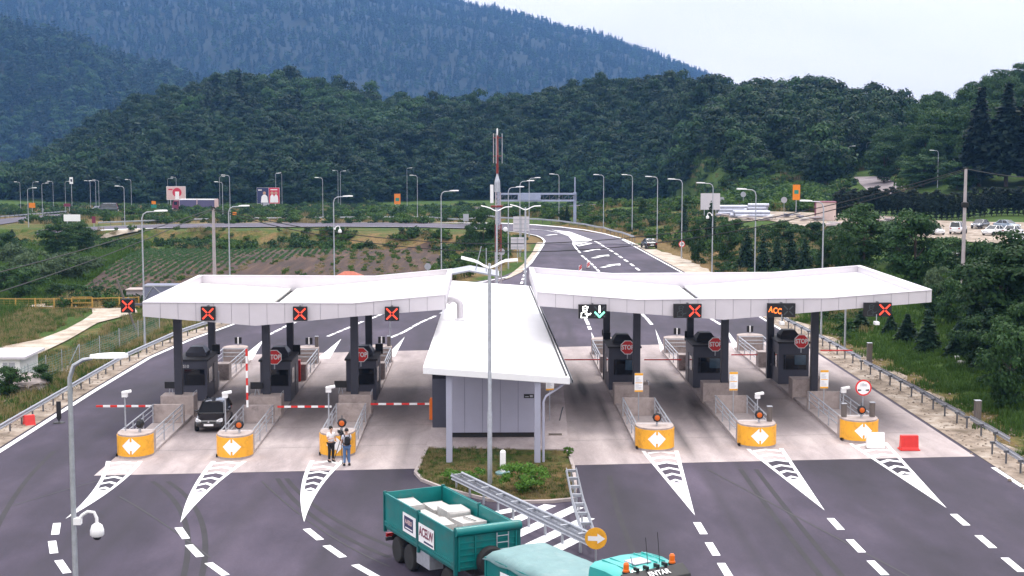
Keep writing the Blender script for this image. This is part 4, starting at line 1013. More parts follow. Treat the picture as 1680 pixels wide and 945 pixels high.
def info_board(label, loc, h, tilt=0):
    t = thing('notice_board', label, 'notice board', loc, tilt, 'white and orange notice boards')
    MB().tube([(0, .03, 0), (0, .03, h + .3)], .03, 8).build('post', M['galv'], t)
    bd = MB().box(-.24, .24, -.02, 0, h, h + 1.08).build('board', M['signwhite'], t)
    MB().box(-.235, .235, -.028, -.021, h + .95, h + 1.075).build('orange_band', M['orange'], bd)
    MB().box(-.235, .235, -.028, -.021, h + .005, h + .10).build('orange_band', M['orange'], bd)
    MB().box(-.20, .20, -.026, -.021, h + .50, h + .54).build('text_line', M['orange'], bd)
    mb = MB(); r_ = random.Random(int(abs(loc[0]) * 10))
    for k in range(7): mb.box(-.18, -.18 + r_.uniform(.15, .36), -.025, -.021, h + .58 + .045 * k, h + .595 + .045 * k)
    for k in range(6): mb.box(-.18, -.18 + r_.uniform(.15, .36), -.025, -.021, h + .16 + .05 * k, h + .175 + .05 * k)
    mb.build('small_print', M['signback'], bd)
for i, px, py, l in ((3, 1050, 612, 'white notice board with orange bands on the island right of the hall'), (4, 1207, 610, 'white notice board with orange bands on the middle right island'), (5, 1357, 607, 'white notice board with orange bands on the far right island')):
    x, y = ISL[i][0], ISL[i][1] + 7.6; c = at(px, y); b = ray(px, py); zt = CAMH + b.z * y / b.y
    info_board(l, (c.x, y, .172), zt - 1.08 - .172)
c = P(902, 690, .15); info_board('white notice board with orange bands half hidden behind the hall corner', (c.x, c.y, .15), 1.75, .25)
def timber(label, loc, h, r=.16):
    t = thing('timber_post', label, 'post', loc, 0, 'square timber posts')
    MB().box(-r, r, -r, r, 0, h).build('shaft', M['wood'], t, bevel=.015); MB().box(-r - .01, r + .01, -r - .01, r + .01, h + .002, h + .03).build('cap', M['galv'], t)
timber('lone timber post on the middle right orange nose', (ISL[4][0] + .72, ISL[4][1] + 1.3, 1.222), .78, .13)
timber('timber post left of the lamp on the far right nose', (ISL[5][0] - .78, ISL[5][1] + 1.2, 1.222), .70, .13)
timber('timber post right of the lamp on the far right nose', (ISL[5][0] + .75, ISL[5][1] + 1.2, 1.222), .76, .13)
timber('timber post on the rear nose of the island with the upright arm', (ISL[1][0] + .7, ISL[1][1] + 32.0, 1.272), .75, .12)
timber('timber post on the rear nose of the island with the two men', (ISL[2][0] + .65, ISL[2][1] + 32.0, 1.272), .7, .12)
for px, py, pt, l in ((1426, 598, 562, 'timber post behind the steel rail near the round sign'), (1603, 699, 656, 'timber post standing by the right end of the rail')):
    g = ground(px, py); timber(l, (g.x, g.y, g.z - .1), (py - pt) / ppm(g) + .1, .17)
# black and white markers on the rear noses
for i, (px, py) in enumerate(((390, 562), (507, 561), (621, 556), (990, 547), (1110, 542), (1229, 536))):
    x, y, w, kind, words = ISL[i]; yy = y + (32.4 if kind == 'in' else 35.0)
    t = thing('hazard_marker', 'black and white marker on the rear of ' + words.replace('the middle one of the three right toll islands', 'the middle right toll island'), 'marker', (x + .1, yy, 1.272), 0, 'markers on the rear noses')
    MB().tube([(0, 0, 0), (0, 0, .55)], .025, 6).build('stem', M['galv'], t)
    for s in (-1, 1): MB().box(s * .15 - .10, s * .15 + .10, -.04, .04, .15, .62).build('panel', M['black'], t, bevel=.01)
    MB().box(-.045, .045, -.045, .03, .15, .62).build('stripe', M['signwhite'], t)

# ------------------------------------------------------------------ barrier arms
def barrier(label, pivot, length, rz, up=False, far=False, cab=False):
    t = thing('lane_barrier', label, 'barrier', pivot, rz, 'red and white barrier arms')
    a = MB(); b = MB(); n = 8 if not far else 6; s = length / n; r = .055 if not far else .04
    for k in range(n):
        q = (b if k % 2 else a)
        if up: q.box(-r, r, -r * .6, r * .6, k * s, k * s + s - .002)
        else: q.box(k * s, k * s + s - .002, -r * .6, r * .6, -r, r)
    if far: a.v and a.build('arm', M['red'], t); b.build('arm_band', M['signred'], t)
    else: a.build('white_band', M['signwhite'], t); b.build('red_band', M['red'], t)
    if cab: 
        o = MB().box(-.19, .19, -.19, .19, -cab, .28).build('cabinet', M['orange_cab'], t, bevel=.03); MB().box(-.15, .15, -.15, .15, .283, .36).build('lid', M['orange_cab'], o, bevel=.03)
    return t
M['orange_cab'] = mat('orange_cabinet_paint', (.75, .17, .02), .45, .08, 2)
y0 = ISL[0][1] + 9.15
c = P(236, 667, 1.02); barrier('lowered red and white arm closing the far left lane', (c.x + .5, c.y, 1.05), 3.2, PI)
c = P(406, 668, 1.2); barrier('upright red and white arm beside the second booth', (c.x, c.y, 1.2), 3.3, 0, up=True)
c = P(544, 667, 1.1); barrier('lowered red and white arm between the two orange noses', (c.x, c.y, 1.1), 3.05, PI)
c = P(710, 688, .15); barrier('lowered red and white arm from the orange cabinet by the hall', (c.x, c.y, 1.05), 3.55, PI, cab=.9)
for px, py, pe, l in ((1000, 590, 924, 'thin dark red arm across the lane right of the hall'), (1118, 590, 1057, 'thin dark red arm between the first and second right booths'), (1244, 582, 1200, 'thin dark red arm left of the far right booth'), (1346, 575, 1398, 'thin dark red arm right of the far right booth')):
    a, b = P(px, py, 1.0), P(pe, py + (pe - px) * -.008, 1.0)
    barrier(l, a, abs(b.x - a.x), PI if b.x < a.x else 0, far=True)
# ================================================================== hall between the canopies
def hall():
    t = thing('toll_hall', 'long blue-grey service hall under a plain white sloping roof', 'building', (0, 0, 0))
    x0, x1, y0, y1 = -2.13, 2.7, 79.15, 116.5
    rz = lambda x: 5.02 - .085 * (x + 3.1)
    vs = [(x, y, z) for x in (x0, x1) for y in (y0, y1) for z in (.42, rz(x) - .36)]
    wl = MB().add(vs, [(0, 2, 3, 1), (4, 5, 7, 6), (0, 1, 5, 4), (2, 6, 7, 3), (0, 4, 6, 2), (1, 3, 7, 5)]).build('wall', M['hall_joint'], t)
    MB().box(x0 + .12, x1 - .12, y0 + .12, y1 - .12, .15, .418).build('plinth', M['signblack'], t)
    mb = MB(); n = 5
    for k in range(n):
        a = x0 + .02 + (x1 - x0 - .04) * k / n; b = x0 + .02 + (x1 - x0 - .04) * (k + 1) / n - .022
        vs = [(x, y, z) for x in (a, b) for y in (y0 - .03, y0 - .002) for z in (.44, rz(x) - .38)]
        mb.add(vs, [(0, 2, 3, 1), (4, 5, 7, 6), (0, 1, 5, 4), (2, 6, 7, 3), (0, 4, 6, 2), (1, 3, 7, 5)])
    mb.build('cladding', M['hall'], t)
    for s, xx in ((-1, x0), (1, x1)):
        mb = MB(); n = 30
        for k in range(n):
            a = y0 + .03 + (y1 - y0 - .06) * k / n; b = a + (y1 - y0) / n - .03
            mb.box(min(xx, xx + s * .03) + (.002 if s > 0 else 0), max(xx, xx + s * .03) - (.002 if s < 0 else 0), a, b, .44, rz(xx) - .4)
        mb.build('cladding', M['hall'], t)
        for k in range(5):
            a = y0 + 1.2 + 7 * k; w = MB().box(min(xx + s * .032, xx + s * .06), max(xx + s * .032, xx + s * .06), a, a + 2.4, 2.35, 3.45).build('window', M['glass'], t)
            MB().box(min(xx + s * .031, xx + s * .05), max(xx + s * .031, xx + s * .05), a - .07, a + 2.47, 2.28, 3.52).build('frame', M['column'], w)
    # glazed lobby tucked behind the left corner
    MB().box(-3.0, -2.2, 82.0, 84.0, .15, 3.95).build('lobby', M['booth'], t); MB().box(-2.98, -2.22, 81.97, 81.996, 2.9, 3.7).build('window', M['glass'], t)
    # roof: tapering to the rear, one fall to the right
    R = [(-3.1, 72.5), (4.13, 72.9), (3.55, 118.3), (-2.66, 117.4)]
    mb = MB(); vs = [(x, y, rz(x)) for x, y in R] + [(x, y, rz(x) - .34) for x, y in R]
    mb.add(vs, [(0, 1, 2, 3), (7, 6, 5, 4), (0, 4, 5, 1), (1, 5, 6, 2), (2, 6, 7, 3), (3, 7, 4, 0)])
    rf = mb.build('roof', M['white_metal'], t, bevel=.02)
    mb = MB(); vs = []
    for x, y in ((4.135, 73.0), (3.56, 118.2)):
        for dx, dz in ((0, -.30), (.16, -.30), (.16, -.12), (.13, -.12), (.13, -.27), (0, -.27)): vs.append((x + dx, y, rz(x) + dz))
    mb.add(vs, [(k, (k + 1) % 6, 6 + (k + 1) % 6, 6 + k) for k in range(6)]); mb.build('gutter', M['galv_dark'], rf)
    mb = MB(); mb.tube([(3.98 - .0, 73.3, rz(4) + .06), (3.42, 118, rz(3.4) + .06)], .05, 6); mb.build('ridge_pipe', M['signblack'], rf)
    # seams of the roof sheets
    mb = MB()
    for k in range(1, 9):
        f = k / 9; a = V((-3.1 + 7.23 * f, 72.55 + .4 * f)); b = V((-2.66 + 6.2 * f, 117.3 + .9 * f))
        vs = [(p.x + d, p.y, rz(p.x + d) + z) for p in (a, b) for d, z in ((-.012, .001), (-.012, .012), (.012, .012), (.012, .001))]
        mb.add(vs, [(0, 1, 5, 4), (1, 2, 6, 5), (2, 3, 7, 6)])
    mb.build('seam', M['white_metal'], rf)
    # goose-neck flue
    c = P(755, 529, 4.75); mb = MB()
    pts = [(0, 0, 0), (0, 0, .9)] + [(-.42 + .42 * math.cos(a), 0, .9 + .42 * math.sin(a)) for a in [PI * k / 8 * .86 for k in range(1, 9)]]
    mb.tube(pts, .21, 12); fl = mb.build('flue', M['panel'], rf, (c.x, c.y, rz(c.x)), smooth=True)
    MB().box(-.32, .32, -.3, .3, .005, .14).build('curb', M['white_metal'], fl)
    # posts under the front eave and the rain pipe
    for x in (-1.84, 2.54):
        MB().box(x - .15, x + .15, 72.95, 73.25, .1, rz(x) - .345).build('column', M['hall'], t, bevel=.02)
    mb = MB(); mb.tube([(3.9, 73.6, rz(3.9) - .4), (3.75, 73.5, rz(3.9) - .52), (2.95, 73.1, 3.45), (2.84, 73.05, 3.2), (2.84, 73.05, .15)], .065, 8); mb.build('rain_pipe', M['hall'], t, smooth=True)
    pl = MB().box(2.02, 2.56, y0 - .05, y0 - .032, 2.3, 2.52).build('plaque', M['signblack'], t)
    mb = MB(); mb.box(2.08, 2.28, y0 - .056, y0 - .051, 2.36, 2.40); mb.box(2.34, 2.5, y0 - .056, y0 - .051, 2.35, 2.47); mb.build('inscription', M['signback'], pl)
hall()
# kerbed walk round the hall and the planted bed before it
WALK = [P(*q) for q in ((699, 737), (712, 690), (720, 640))] + [V((-4.0, 112.5, 0)), V((4.9, 114.0, 0))] + [P(*q) for q in ((924, 640), (930, 700), (934, 742))]
walk = [(q.x, q.y) for q in WALK]
struct(MB().prism(walk, 0, .15).build('sidewalk', M['pad'], bevel=.01))
BED = [P(*q) for q in ((697, 737), (933, 737), (943, 768), (947, 800), (944, 822), (905, 826), (845, 827), (800, 823), (760, 813), (718, 801), (690, 790), (679, 778))]
def inset(poly, d):
    c = sum((V((p.x, p.y, 0)) for p in poly), V((0, 0, 0))) / len(poly)
    return [(p.x + (c.x - p.x) * d, p.y + (c.y - p.y) * d) for p in poly]
kb = MB(); o1 = [(p.x, p.y) for p in BED]; i1 = inset(BED, .045); n = len(o1)
vs = [(x, y, z) for pl, z in ((o1, 0), (o1, .14), (i1, .14), (i1, .0)) for x, y in pl]
kb.add(vs, [(k * n + j, k * n + (j + 1) % n, (k + 1) % 4 * n + (j + 1) % n, (k + 1) % 4 * n + j) for k in range(4) for j in range(n)])
struct(kb.build('kerb', M['kerb']))
mb = MB(); bed = inset(BED, .05)
c0 = sum((V((x, y, 0)) for x, y in bed), V((0, 0, 0))) / len(bed); vs, fs = [(c0.x, c0.y, .16)], []; rings = 9
for r in range(1, rings + 1):
    for x, y in bed: vs.append((c0.x + (x - c0.x) * r / rings, c0.y + (y - c0.y) * r / rings, .16 - .06 * (r / rings) ** 3 + .02 * math.sin(x * 5 + y * 3)))
m_ = len(bed)
for j in range(m_): fs.append((0, 1 + j, 1 + (j + 1) % m_))
for r in range(rings - 1):
    for j in range(m_): a = 1 + r * m_; fs.append((a + j, a + m_ + j, a + m_ + (j + 1) % m_, a + (j + 1) % m_))
g = mb.add(vs, fs).build('planting_bed', M['meadow'], smooth=True); struct(g)
a = g.data.attributes.new('dry', 'FLOAT', 'POINT')
a.data.foreach_set('value', [.34 + .22 * sm(v.co.x, -.5, 2.2) * sm(73 - v.co.y, -1, 4) for v in g.data.vertices])
for px, py in ((911, 713),):
    c = P(px, py, .15); t = thing('manhole_cover', 'rusty rectangular drain cover in the walk right of the hall', 'drain cover', (c.x, c.y, .152))
    MB().box(-.42, .42, -.3, .3, 0, .012).build('frame', M['kerb'], t); MB().box(-.36, .36, -.24, .24, .013, .02).build('lid', M['bark'], t)
c = P(918, 690, .15); t = thing('bent_rod', 'short bent steel rod sticking out of the walk', 'rod', (c.x, c.y, .15)); MB().tube([(0, 0, 0), (.12, .0, .55), (.2, 0, .8)], .035, 6).build('shaft', M['galv_dark'], t)
c = P(825, 778, .15); t = thing('vent_pipe', 'white upright vent pipe on a round green cover', 'vent pipe', (c.x, c.y, .15))
MB().lathe([(.36, 0), (.36, .10), (.30, .13), (.001, .13)], (0, 0, 0), 18).build('cover', M['tarp'], t, smooth=True); MB().lathe([(.14, .131), (.14, 1.06), (.12, 1.14), (.06, 1.18), (.001, 1.18)], (0, 0, 0), 14).build('pipe', M['white'], t, smooth=True)

# ------------------------------------------------------------------ steel guard rails
def rail_profile(z):
    return [(0, z - .155), (.045, z - .11), (.045, z - .06), (-.02, z - .02), (-.02, z + .02), (.045, z + .06), (.045, z + .11), (0, z + .155)]
def guardrail(label, pts, face=1, zt=.62, post=2.0, double=0, fn=None, group='steel guard rails'):
    fn = fn or T
    t = thing('guard_rail', label, 'guard rail', (pts[0][0], pts[0][1], 0), 0, group); o = V((pts[0][0], pts[0][1], 0))
    pl = [V((p[0], p[1], fn(p[0], p[1]))) for p in pts]; dense = []
    for a, b in zip(pl, pl[1:]):
        n = max(1, int((b - a).length / 2)); dense += [a.lerp(b, k / n) for k in range(n)]
    dense.append(pl[-1])
    for side in ([0] if not double else [0, 1]):
        mb = MB(); vs = []; prof = rail_profile(zt); m_ = len(prof)
        for i, p in enumerate(dense):
            nrm = normal2(dense[max(0, i - 1)], dense[min(len(dense) - 1, i + 1)]) * (face if not side else -face)
            q = p - (nrm * double if side else V((0, 0, 0))) * (-1 if False else 1)
            if side: q = p + nrm * double
            z = fn(p.x, p.y) - o.z
            for u, h in prof: r = q + nrm * -u; vs.append((r.x - o.x, r.y - o.y, z + h))
        fs = [(i * m_ + k, i * m_ + k + 1, (i + 1) * m_ + k + 1, (i + 1) * m_ + k) for i in range(len(dense) - 1) for k in range(m_ - 1)]
        rl = mb.add(vs, fs).build('rail', M['galv'], t, fix=False, smooth=False)
        sol = rl.modifiers.new('thick', 'SOLIDIFY'); sol.thickness = .006
    acc, k = 0.0, 0; np_ = 0
    for i in range(len(dense) - 1):
        a, b = dense[i], dense[i + 1]; L_ = (b - a).length
        while acc <= L_ and np_ < 95:
            q = a.lerp(b, acc / L_); nrm = normal2(a, b) * face; d = (b - a); ang = math.atan2(d.y, d.x); z = fn(q.x, q.y) - o.z
            c = q + nrm * (double / 2 if double else .14) * (1 if not double else -1); R = Matrix.Rotation(ang, 3, 'Z')
            mb = MB().box(-.05, .05, -.035, .035, z - .3, z + zt + .05, rot=None)
            w_ = (double / 2 - .03) if double else .12
            mb.box(-.06, .06, -w_, w_, z + zt - .06, z + zt + .06)
            vs = [(R @ V(v)) for v in mb.v]; m2 = MB(); m2.add([(v.x + c.x - o.x, v.y + c.y - o.y, v.z) for v in vs], mb.f)
            m2.build('post', M['galv_dark'] if not double else M['galv'], t); np_ += 1
            acc += post
        acc -= L_
    return t
left_pts = [(lerp_tab(y, [(20, -26.6)] + [(a, b + .55) for a, b in XL]), y) for y in (40, 60, 80, 90, 100, 106, 113, 119, 125, 131, 138, 145, 152, 158)]
guardrail('long curving guard rail along the outer edge of the left lanes', left_pts, 1, .66, 2.0)
for seg, l in (([(1286, 534), (1353, 569), (1412, 602)], 'guard rail beyond the far right booth'), ([(1416, 607), (1500, 652), (1582, 700)], 'long guard rail opposite the round sign'), ([(1590, 703), (1625, 722), (1656, 741)], 'short guard rail at the right picture edge'), ([(1632, 746), (1668, 770), (1720, 806)], 'guard rail end lowest at the right picture edge')):
    q = [P(*s) for s in seg]; guardrail(l, [(p.x, p.y) for p in q], -1, .64, 2.2, fn=lambda x, y: 0)
A = [P(740, 806), P(862, 868), P(972, 923)]; B = [P(946, 797), P(958, 850), P(976, 905)]
guardrail('double-faced guard rail slanting from the planted bed to the round arrow sign', [(p.x, p.y) for p in A], -1, .72, 1.45, .55, fn=lambda x, y: .0)
guardrail('double-faced guard rail like a ladder right of the planted bed', [(p.x, p.y) for p in B], 1, .72, 1.6, .50, fn=lambda x, y: .0)
# far rails
q = [ground(*s) for s in ((1040, 396), (1020, 388.5), (990, 380), (960, 374.5), (920, 369), (880, 365.5), (822, 363), (700, 361), (560, 361.5), (420, 363), (280, 366), (161, 371))]
guardrail('guard rail round the outside of the far bend', [(p.x, p.y) for p in q], -1, .75, 4)
q = [ground(*s) for s in ((-40, 362), (0, 360), (60, 355), (110, 350.5))]; guardrail('guard rail of the upper road at the left edge', [(p.x, p.y) for p in q], -1, .75, 4)

# ------------------------------------------------------------------ round arrow sign on the rails' tip
def disc(r, t0, t1, seg=28): return MB().lathe([(.001, t0), (r, t0), (r, t1), (.001, t1)], (0, 0, 0), seg, 'y')
c = P(977, 925, 0); t = thing('keep_right_sign', 'round orange keep-right sign with white arrow at the tip of two rails', 'traffic sign', (c.x, c.y - .1, 0), RAD(-8))
MB().tube([(0, .06, 0), (0, .06, 1.4)], .04, 8).build('post', M['galv'], t)
d = disc(.42, 0, .025).build('disc', M['orange'], t, (0, 0, 1.02)); 
mb = MB().add([(x, -.031, z) for x, z in ((-.3, -.09), (.06, -.09), (.06, -.2), (.36, 0), (.06, .2), (.06, .09), (-.3, .09))], [tuple(range(7))]); mb.build('arrow', M['signwhite'], t, (0, 0, 1.02), fix=False)
t = thing('distance_sign', 'round red-bordered sign reading 10m between two black arrows', 'traffic sign', (ISL[5][0] + .28, ISL[5][1] + 1.35, 1.222))
MB().tube([(0, .05, 0), (0, .05, 1.4)], .035, 8).build('post', M['galv'], t)
disc(.44, 0, .03).build('border', M['signred'], t, (0, 0, 1.55)); disc(.36, .0, .035).build('face', M['signwhite'], t, (0, 0, 1.55))
lettering('10m', .22, M['signback'], t, (0, -.04, 1.70), bold=.004)
mb = MB()
for s in (-1, 1): mb.add([(s * x, -.04, z) for x, z in ((.30, -.06), (.30, .06), (.2, .03), (.2, .055), (.10, 0), (.2, -.055), (.2, -.03))], [tuple(range(7))])
mb.build('arrows', M['signblack'], t, (0, 0, 1.42), fix=False)
# sign seen from behind in the left lanes and others farther off
def sign_back(label, loc, r, h, shape='disc', w=1.0, hh=1.0, cat='traffic sign'):
    t = thing('traffic_sign', label, cat, loc, 0)
    MB().tube([(0, -.05, 0), (0, -.05, h + (r if shape == 'disc' else hh * .5))], .045, 8).build('post', M['galv'], t)
    if shape == 'disc': MB().lathe([(.001, 0), (r, 0), (r, .03), (.001, .03)], (0, 0, h), 24, 'y').build('disc', M['signback'], t)
    else:
        MB().box(-w / 2, w / 2, 0, .05, h - hh / 2, h + hh / 2).build('panel', M['panel'], t)
        mb = MB(); [mb.box(-w / 2 + .05, w / 2 - .05, -.05, -.002, h + k * hh * .3 - .04, h + k * hh * .3 + .04) for k in (-1, 0, 1)]; mb.build('stiffener', M['galv'], t)
g = P(625, 590, 1.0); sign_back('round grey back of a sign standing in the left lanes', (ISL[2][0] + .75, 106.9, 1.27), .40, 2.2)
for px, py, pt, l, shp in ((702, 470, 437, 'grey sign back peeping over the left canopy edge', 'disc'), (823, 437, 413, 'grey round sign back beside the mast foot', 'disc'), (855, 415, 367, 'large pale panel seen from behind left of the far bend', 'box'), (849, 432, 399, 'smaller pale panel seen from behind below the larger one', 'box')):
    g = ground(px, py); s = ppm(g); h = (py - pt) / s
    sign_back(l, tuple(g), 5.5 / s if px == 702 else 5.5 / s, h, shp, 26 / s if px == 855 else 22 / s, 24 / s if px == 855 else 20 / s)
# speed limit 40
g = ground(1118, 423); t = thing('speed_sign', 'round red-bordered 40 speed limit sign on a lamp post foot', 'traffic sign', (g.x, g.y - .3, g.z)); s = ppm(g); h = 23 / s
MB().tube([(0, .05, 0), (0, .05, h)], .045, 8).build('post', M['galv'], t)
disc(5.4 / s, 0, .03).build('border', M['signred'], t, (0, 0, h)); disc(4.0 / s, 0, .036).build('face', M['signwhite'], t, (0, 0, h)); lettering('40', .42, M['signblack'], t, (0, -.045, h), bold=.01)

# ------------------------------------------------------------------ red and white barrier blocks, black pointer
c = P(1491, 738, 0)
t = thing('barrier_block', 'bright red plastic barrier block standing at the right lane edge', 'barrier block', (c.x, c.y, 0))
mb = MB().extx([(-.32, 0), (.32, 0), (.32, .10), (.22, .16), (.13, .78), (-.13, .78), (-.22, .16), (-.32, .10)], -.46, .46); mb.build('body', M['red'], t, bevel=.03)
MB().box(-.52, .52, -.34, .34, .002, .075).build('foot', M['red'], t, bevel=.03)
c = P(48, 697, 0); t = thing('barrier_block', 'small red barrier block lying beside the left guard rail', 'barrier block', (c.x, c.y, -.05), .5)
mb = MB().extx([(-.38, 0), (.38, 0), (.30, .12), (.12, .62), (-.12, .62), (-.30, .12)], -.3, .3); mb.build('body', M['red'], t, bevel=.04)
c = P(1436, 735, 0); t = thing('barrier_block', 'white plastic block leaning before the far right orange nose', 'barrier block', (c.x, c.y, .0), -.1)
mb = MB().extx([(-.25, 0), (.25, 0), (.12, .82), (-.02, .82)], -.46, .46); mb.build('body', M['white'], t, bevel=.03); MB().box(-.5, .5, -.3, .3, .002, .05).build('foot', M['kerb'], t, bevel=.01)
c = P(97, 694, 0); t = thing('black_marker', 'tall black panel pointing down on a low black foot', 'marker', (c.x, c.y, 0))
mb = MB().lathe([(.02, .0), (.35, .02), (.3, .06), (.05, .08)], (0, 0, 0), 12); mb.build('foot', M['black'], t)
mb = MB().ext([(-.13, 1.25), (-.13, .28), (0, .08), (.13, .28), (.13, 1.25)], -.03, .03); mb.build('panel', M['black'], t)
for px, py, l in ((965, 440, 'leaning red and white warning board on the far lane'), (952, 445, 'red and white board just showing over the right canopy')):
    g = P(px, py); t = thing('warning_board', l, 'warning board', tuple(g), .3); s = 8 / ppm(g)
    MB().box(-s * .3, s * .3, -.03, .03, .05, s * 1.2).build('board', M['signwhite'], t)
    mb = MB(); [mb.add([(-s * .29, -.035, .1 + k * s * .4), (s * .29, -.035, .25 + k * s * .4 + .15), (s * .29, -.035, .45 + k * s * .4 + .15), (-s * .29, -.035, .3 + k * s * .4)], [(0, 1, 2, 3)]) for k in range(2)]; mb.build('stripes', M['red'], t, fix=False)
    MB().box(-s * .4, s * .4, -.2, .2, 0, .08).build('foot', M['rubber'], t)
# ================================================================== street lamps
def lamp_mesh_parts(t, h, arm, r=.08, head='long', side=1, big=1.0):
    mb = MB(); mb.lathe([(r * 1.35, -.1), (r * 1.3, 1.2), (r, 1.35), (r * .8, h - .9)], (0, 0, 0), 10)
    mb.build('post', M['galv'], t, smooth=True)
    mb = MB(); pts = [(0, 0, h - .95), (0, 0, h - .55), (side * .12, 0, h - .2), (side * .38, 0, h - .04), (side * arm, 0, h)]
    mb.tube(pts, [r * .8, r * .75, r * .7, r * .62, r * .55], 8); mb.build('arm', M['galv'], t, smooth=True)
    L_ = 1.02 * big; a = side * (arm - .05); mb = MB()
    prof = [(0, .06), (.25, .15), (.6, .19), (.88, .16), (1, .05)]
    vs, fs = [], []
    for u, w_ in prof:
        x = a + side * L_ * u; z = h + .03 + .02 * u
        vs += [(x, -w_ * big, z - .03), (x, w_ * big, z - .03), (x, w_ * .8 * big, z + .05 + w_ * .25), (x, -w_ * .8 * big, z + .05 + w_ * .25)]
    for i in range(len(prof) - 1):
        for q in range(4): fs.append((i * 4 + q, i * 4 + (q + 1) % 4, i * 4 + 4 + (q + 1) % 4, i * 4 + 4 + q))
    e = (len(prof) - 1) * 4; fs += [(3, 2, 1, 0), (e, e + 1, e + 2, e + 3)]
    mb.add(vs, fs).build('lamp_head', M['white'], t, smooth=True)
def dome_camera(label, loc, side=1):
    t = thing('dome_camera', label, 'camera', loc, 0)
    mb = MB(); mb.tube([(0, 0, 0), (side * .12, 0, .16), (side * .28, 0, .26), (side * .45, 0, .24), (side * .52, 0, .08), (side * .52, 0, -.06)], .045, 8); mb.box(-.1, .1, -.1, .1, -.09, .09); mb.build('bracket', M['white'], t, smooth=True)
    MB().lathe([(.05, -.05), (.145, -.12), (.19, -.26), (.19, -.38), (.145, -.43), (.001, -.43)], (side * .52, 0, 0), 16).build('dome', M['white'], t, smooth=True)
    MB().lathe([(.12, -.432), (.11, -.48), (.07, -.52), (.001, -.53)], (side * .52, 0, 0), 14).build('lens', M['signblack'], t, smooth=True)
def lamp(px, py, pt, side, label, group, h=None, pos=None, arm=1.0, rot=0):
    g = pos if pos is not None else ground(px, py)
    if h is None: h = (py - pt) / ppm(g)
    t = thing('street_lamp', label, 'street lamp', tuple(g), rot, group)
    lamp_mesh_parts(t, h, min(arm, h * .12), .07 if h > 6 else .05, side=side); return t
# nearest lamp, lower left, with a dome camera on its pole
c = at(118, 40.3); n0 = thing('street_lamp', 'nearest tall street lamp rising out of the lower left picture edge', 'street lamp', (c.x - .17, 40.3, 0))
lamp_mesh_parts(n0, 10.25, .62, .085, big=1.0)
dome_camera('white dome camera on the pole of the nearest lamp', (c.x - .06, 40.28, 5.75))
# rank beside the left carriageway
ROW = 'lamps along the outer edge of the left carriageway'
lamp(238, 572, 346, 1, 'tall lamp left of the left canopy end, dark at mid pole', ROW)
for px, y, h, l in ((376, 140, 10.3, 'tall lamp rising behind the left canopy beside the concrete wire pole'), (548, 152, 10.3, 'tall lamp with a small dome camera behind the middle of the left canopy'), (724, 166, 10.3, 'tall lamp behind the right end of the left canopy')):
    c = at(px, y); c.z = T(c.x, y); lamp(px, 0, 0, 1, l, ROW, h, c)
    if px == 548: dome_camera('small white dome camera on the lamp behind the left canopy', (c.x + .1, y - .1, 7.0))
ROW = 'lamps along the outside of the right bend'
for px, py, pt, s, l in ((917, 363, 286, -1, 'lamp nearest the right post of the gantry'), (990, 374, 287, -1, 'lamp just right of the gantry beyond the bend'), (1037, 379, 287, -1, 'lamp beside the round bush on the bank'), (1078, 397, 290, -1, 'lamp directly behind the parked black car'), (1118, 424, 294, -1, 'lamp standing at the 40 sign'), (1168, 453, 300, -1, 'lamp carrying a dome camera before the pipe yard')):
    o = lamp(px, py, pt, s, l, ROW)
    if px == 1168: g = o.location; dome_camera('white dome camera on the lamp before the pipe yard', (g.x - .1, g.y - .1, g.z + (453 - 352) / ppm(g)), -1)
c = at(1239, 150); c.z = T(c.x, c.y); b_ = ray(1239, 311); lamp(1239, 0, 0, -1, 'lamp in front of the stacked steel pipes', ROW, CAMH + b_.z * 150 / b_.y - c.z, c)
lamp(1347, 550, 328, -1, 'lamp rising behind the right end of the right canopy', ROW)
ROW = 'lamps along the inside of the bend'
lamp(834, 440, 307, 1, 'lamp close to the right of the mast', ROW); lamp(853, 420, 297, 1, 'lamp behind the two pale sign backs', ROW); lamp(868, 388, 292, 1, 'lamp right of the larger pale sign back', ROW)
# far lamps on the main road
FARL = [(34, 299, 344, -1), (47, 309, 372, 1), (55, 299, 345, 1), (70, 301, 354, 1), (88, 298, 345, -1), (108, 298, 347, 1), (149, 297, 345, -1), (158, 297, 350, -1), (163, 296, 347, -1), (205, 306, 372, -1), (216, 295, 345, -1), (276, 293, 341, 1), (290, 291, 341, -1),
        (361, 290, 343, 1), (366, 299, 363, -1), (378, 288, 366, -1), (453, 284, 342, 1), (463, 285, 342, -1), (530, 292, 361, -1), (555, 280, 341, -1), (559, 281, 342, 1), (668, 276, 341, 1), (685, 288, 359, -1)]
FAR_ORD = ORD + ['twenty-first', 'twenty-second', 'twenty-third']
for k, (px, pt, py, s) in enumerate(FARL): lamp(px, py, pt, s, FAR_ORD[k] + ' from the left of the small lamps along the far road', 'small lamps along the far road')
ROW = 'lamps up the wooded right slope'
lamp(1391, 290, 240, 1, 'lamp on the left edge of the sloping side road', ROW); lamp(1421, 278, 234, 1, 'lamp at the top of the sloping side road', ROW); lamp(1538, 308, 247, -1, 'lamp before the dark spruces on the right slope', ROW)
g = ground(1388, 292); lamp(1388, 292, 270, -1, 'shortest lamp left of the sloping side road', ROW)
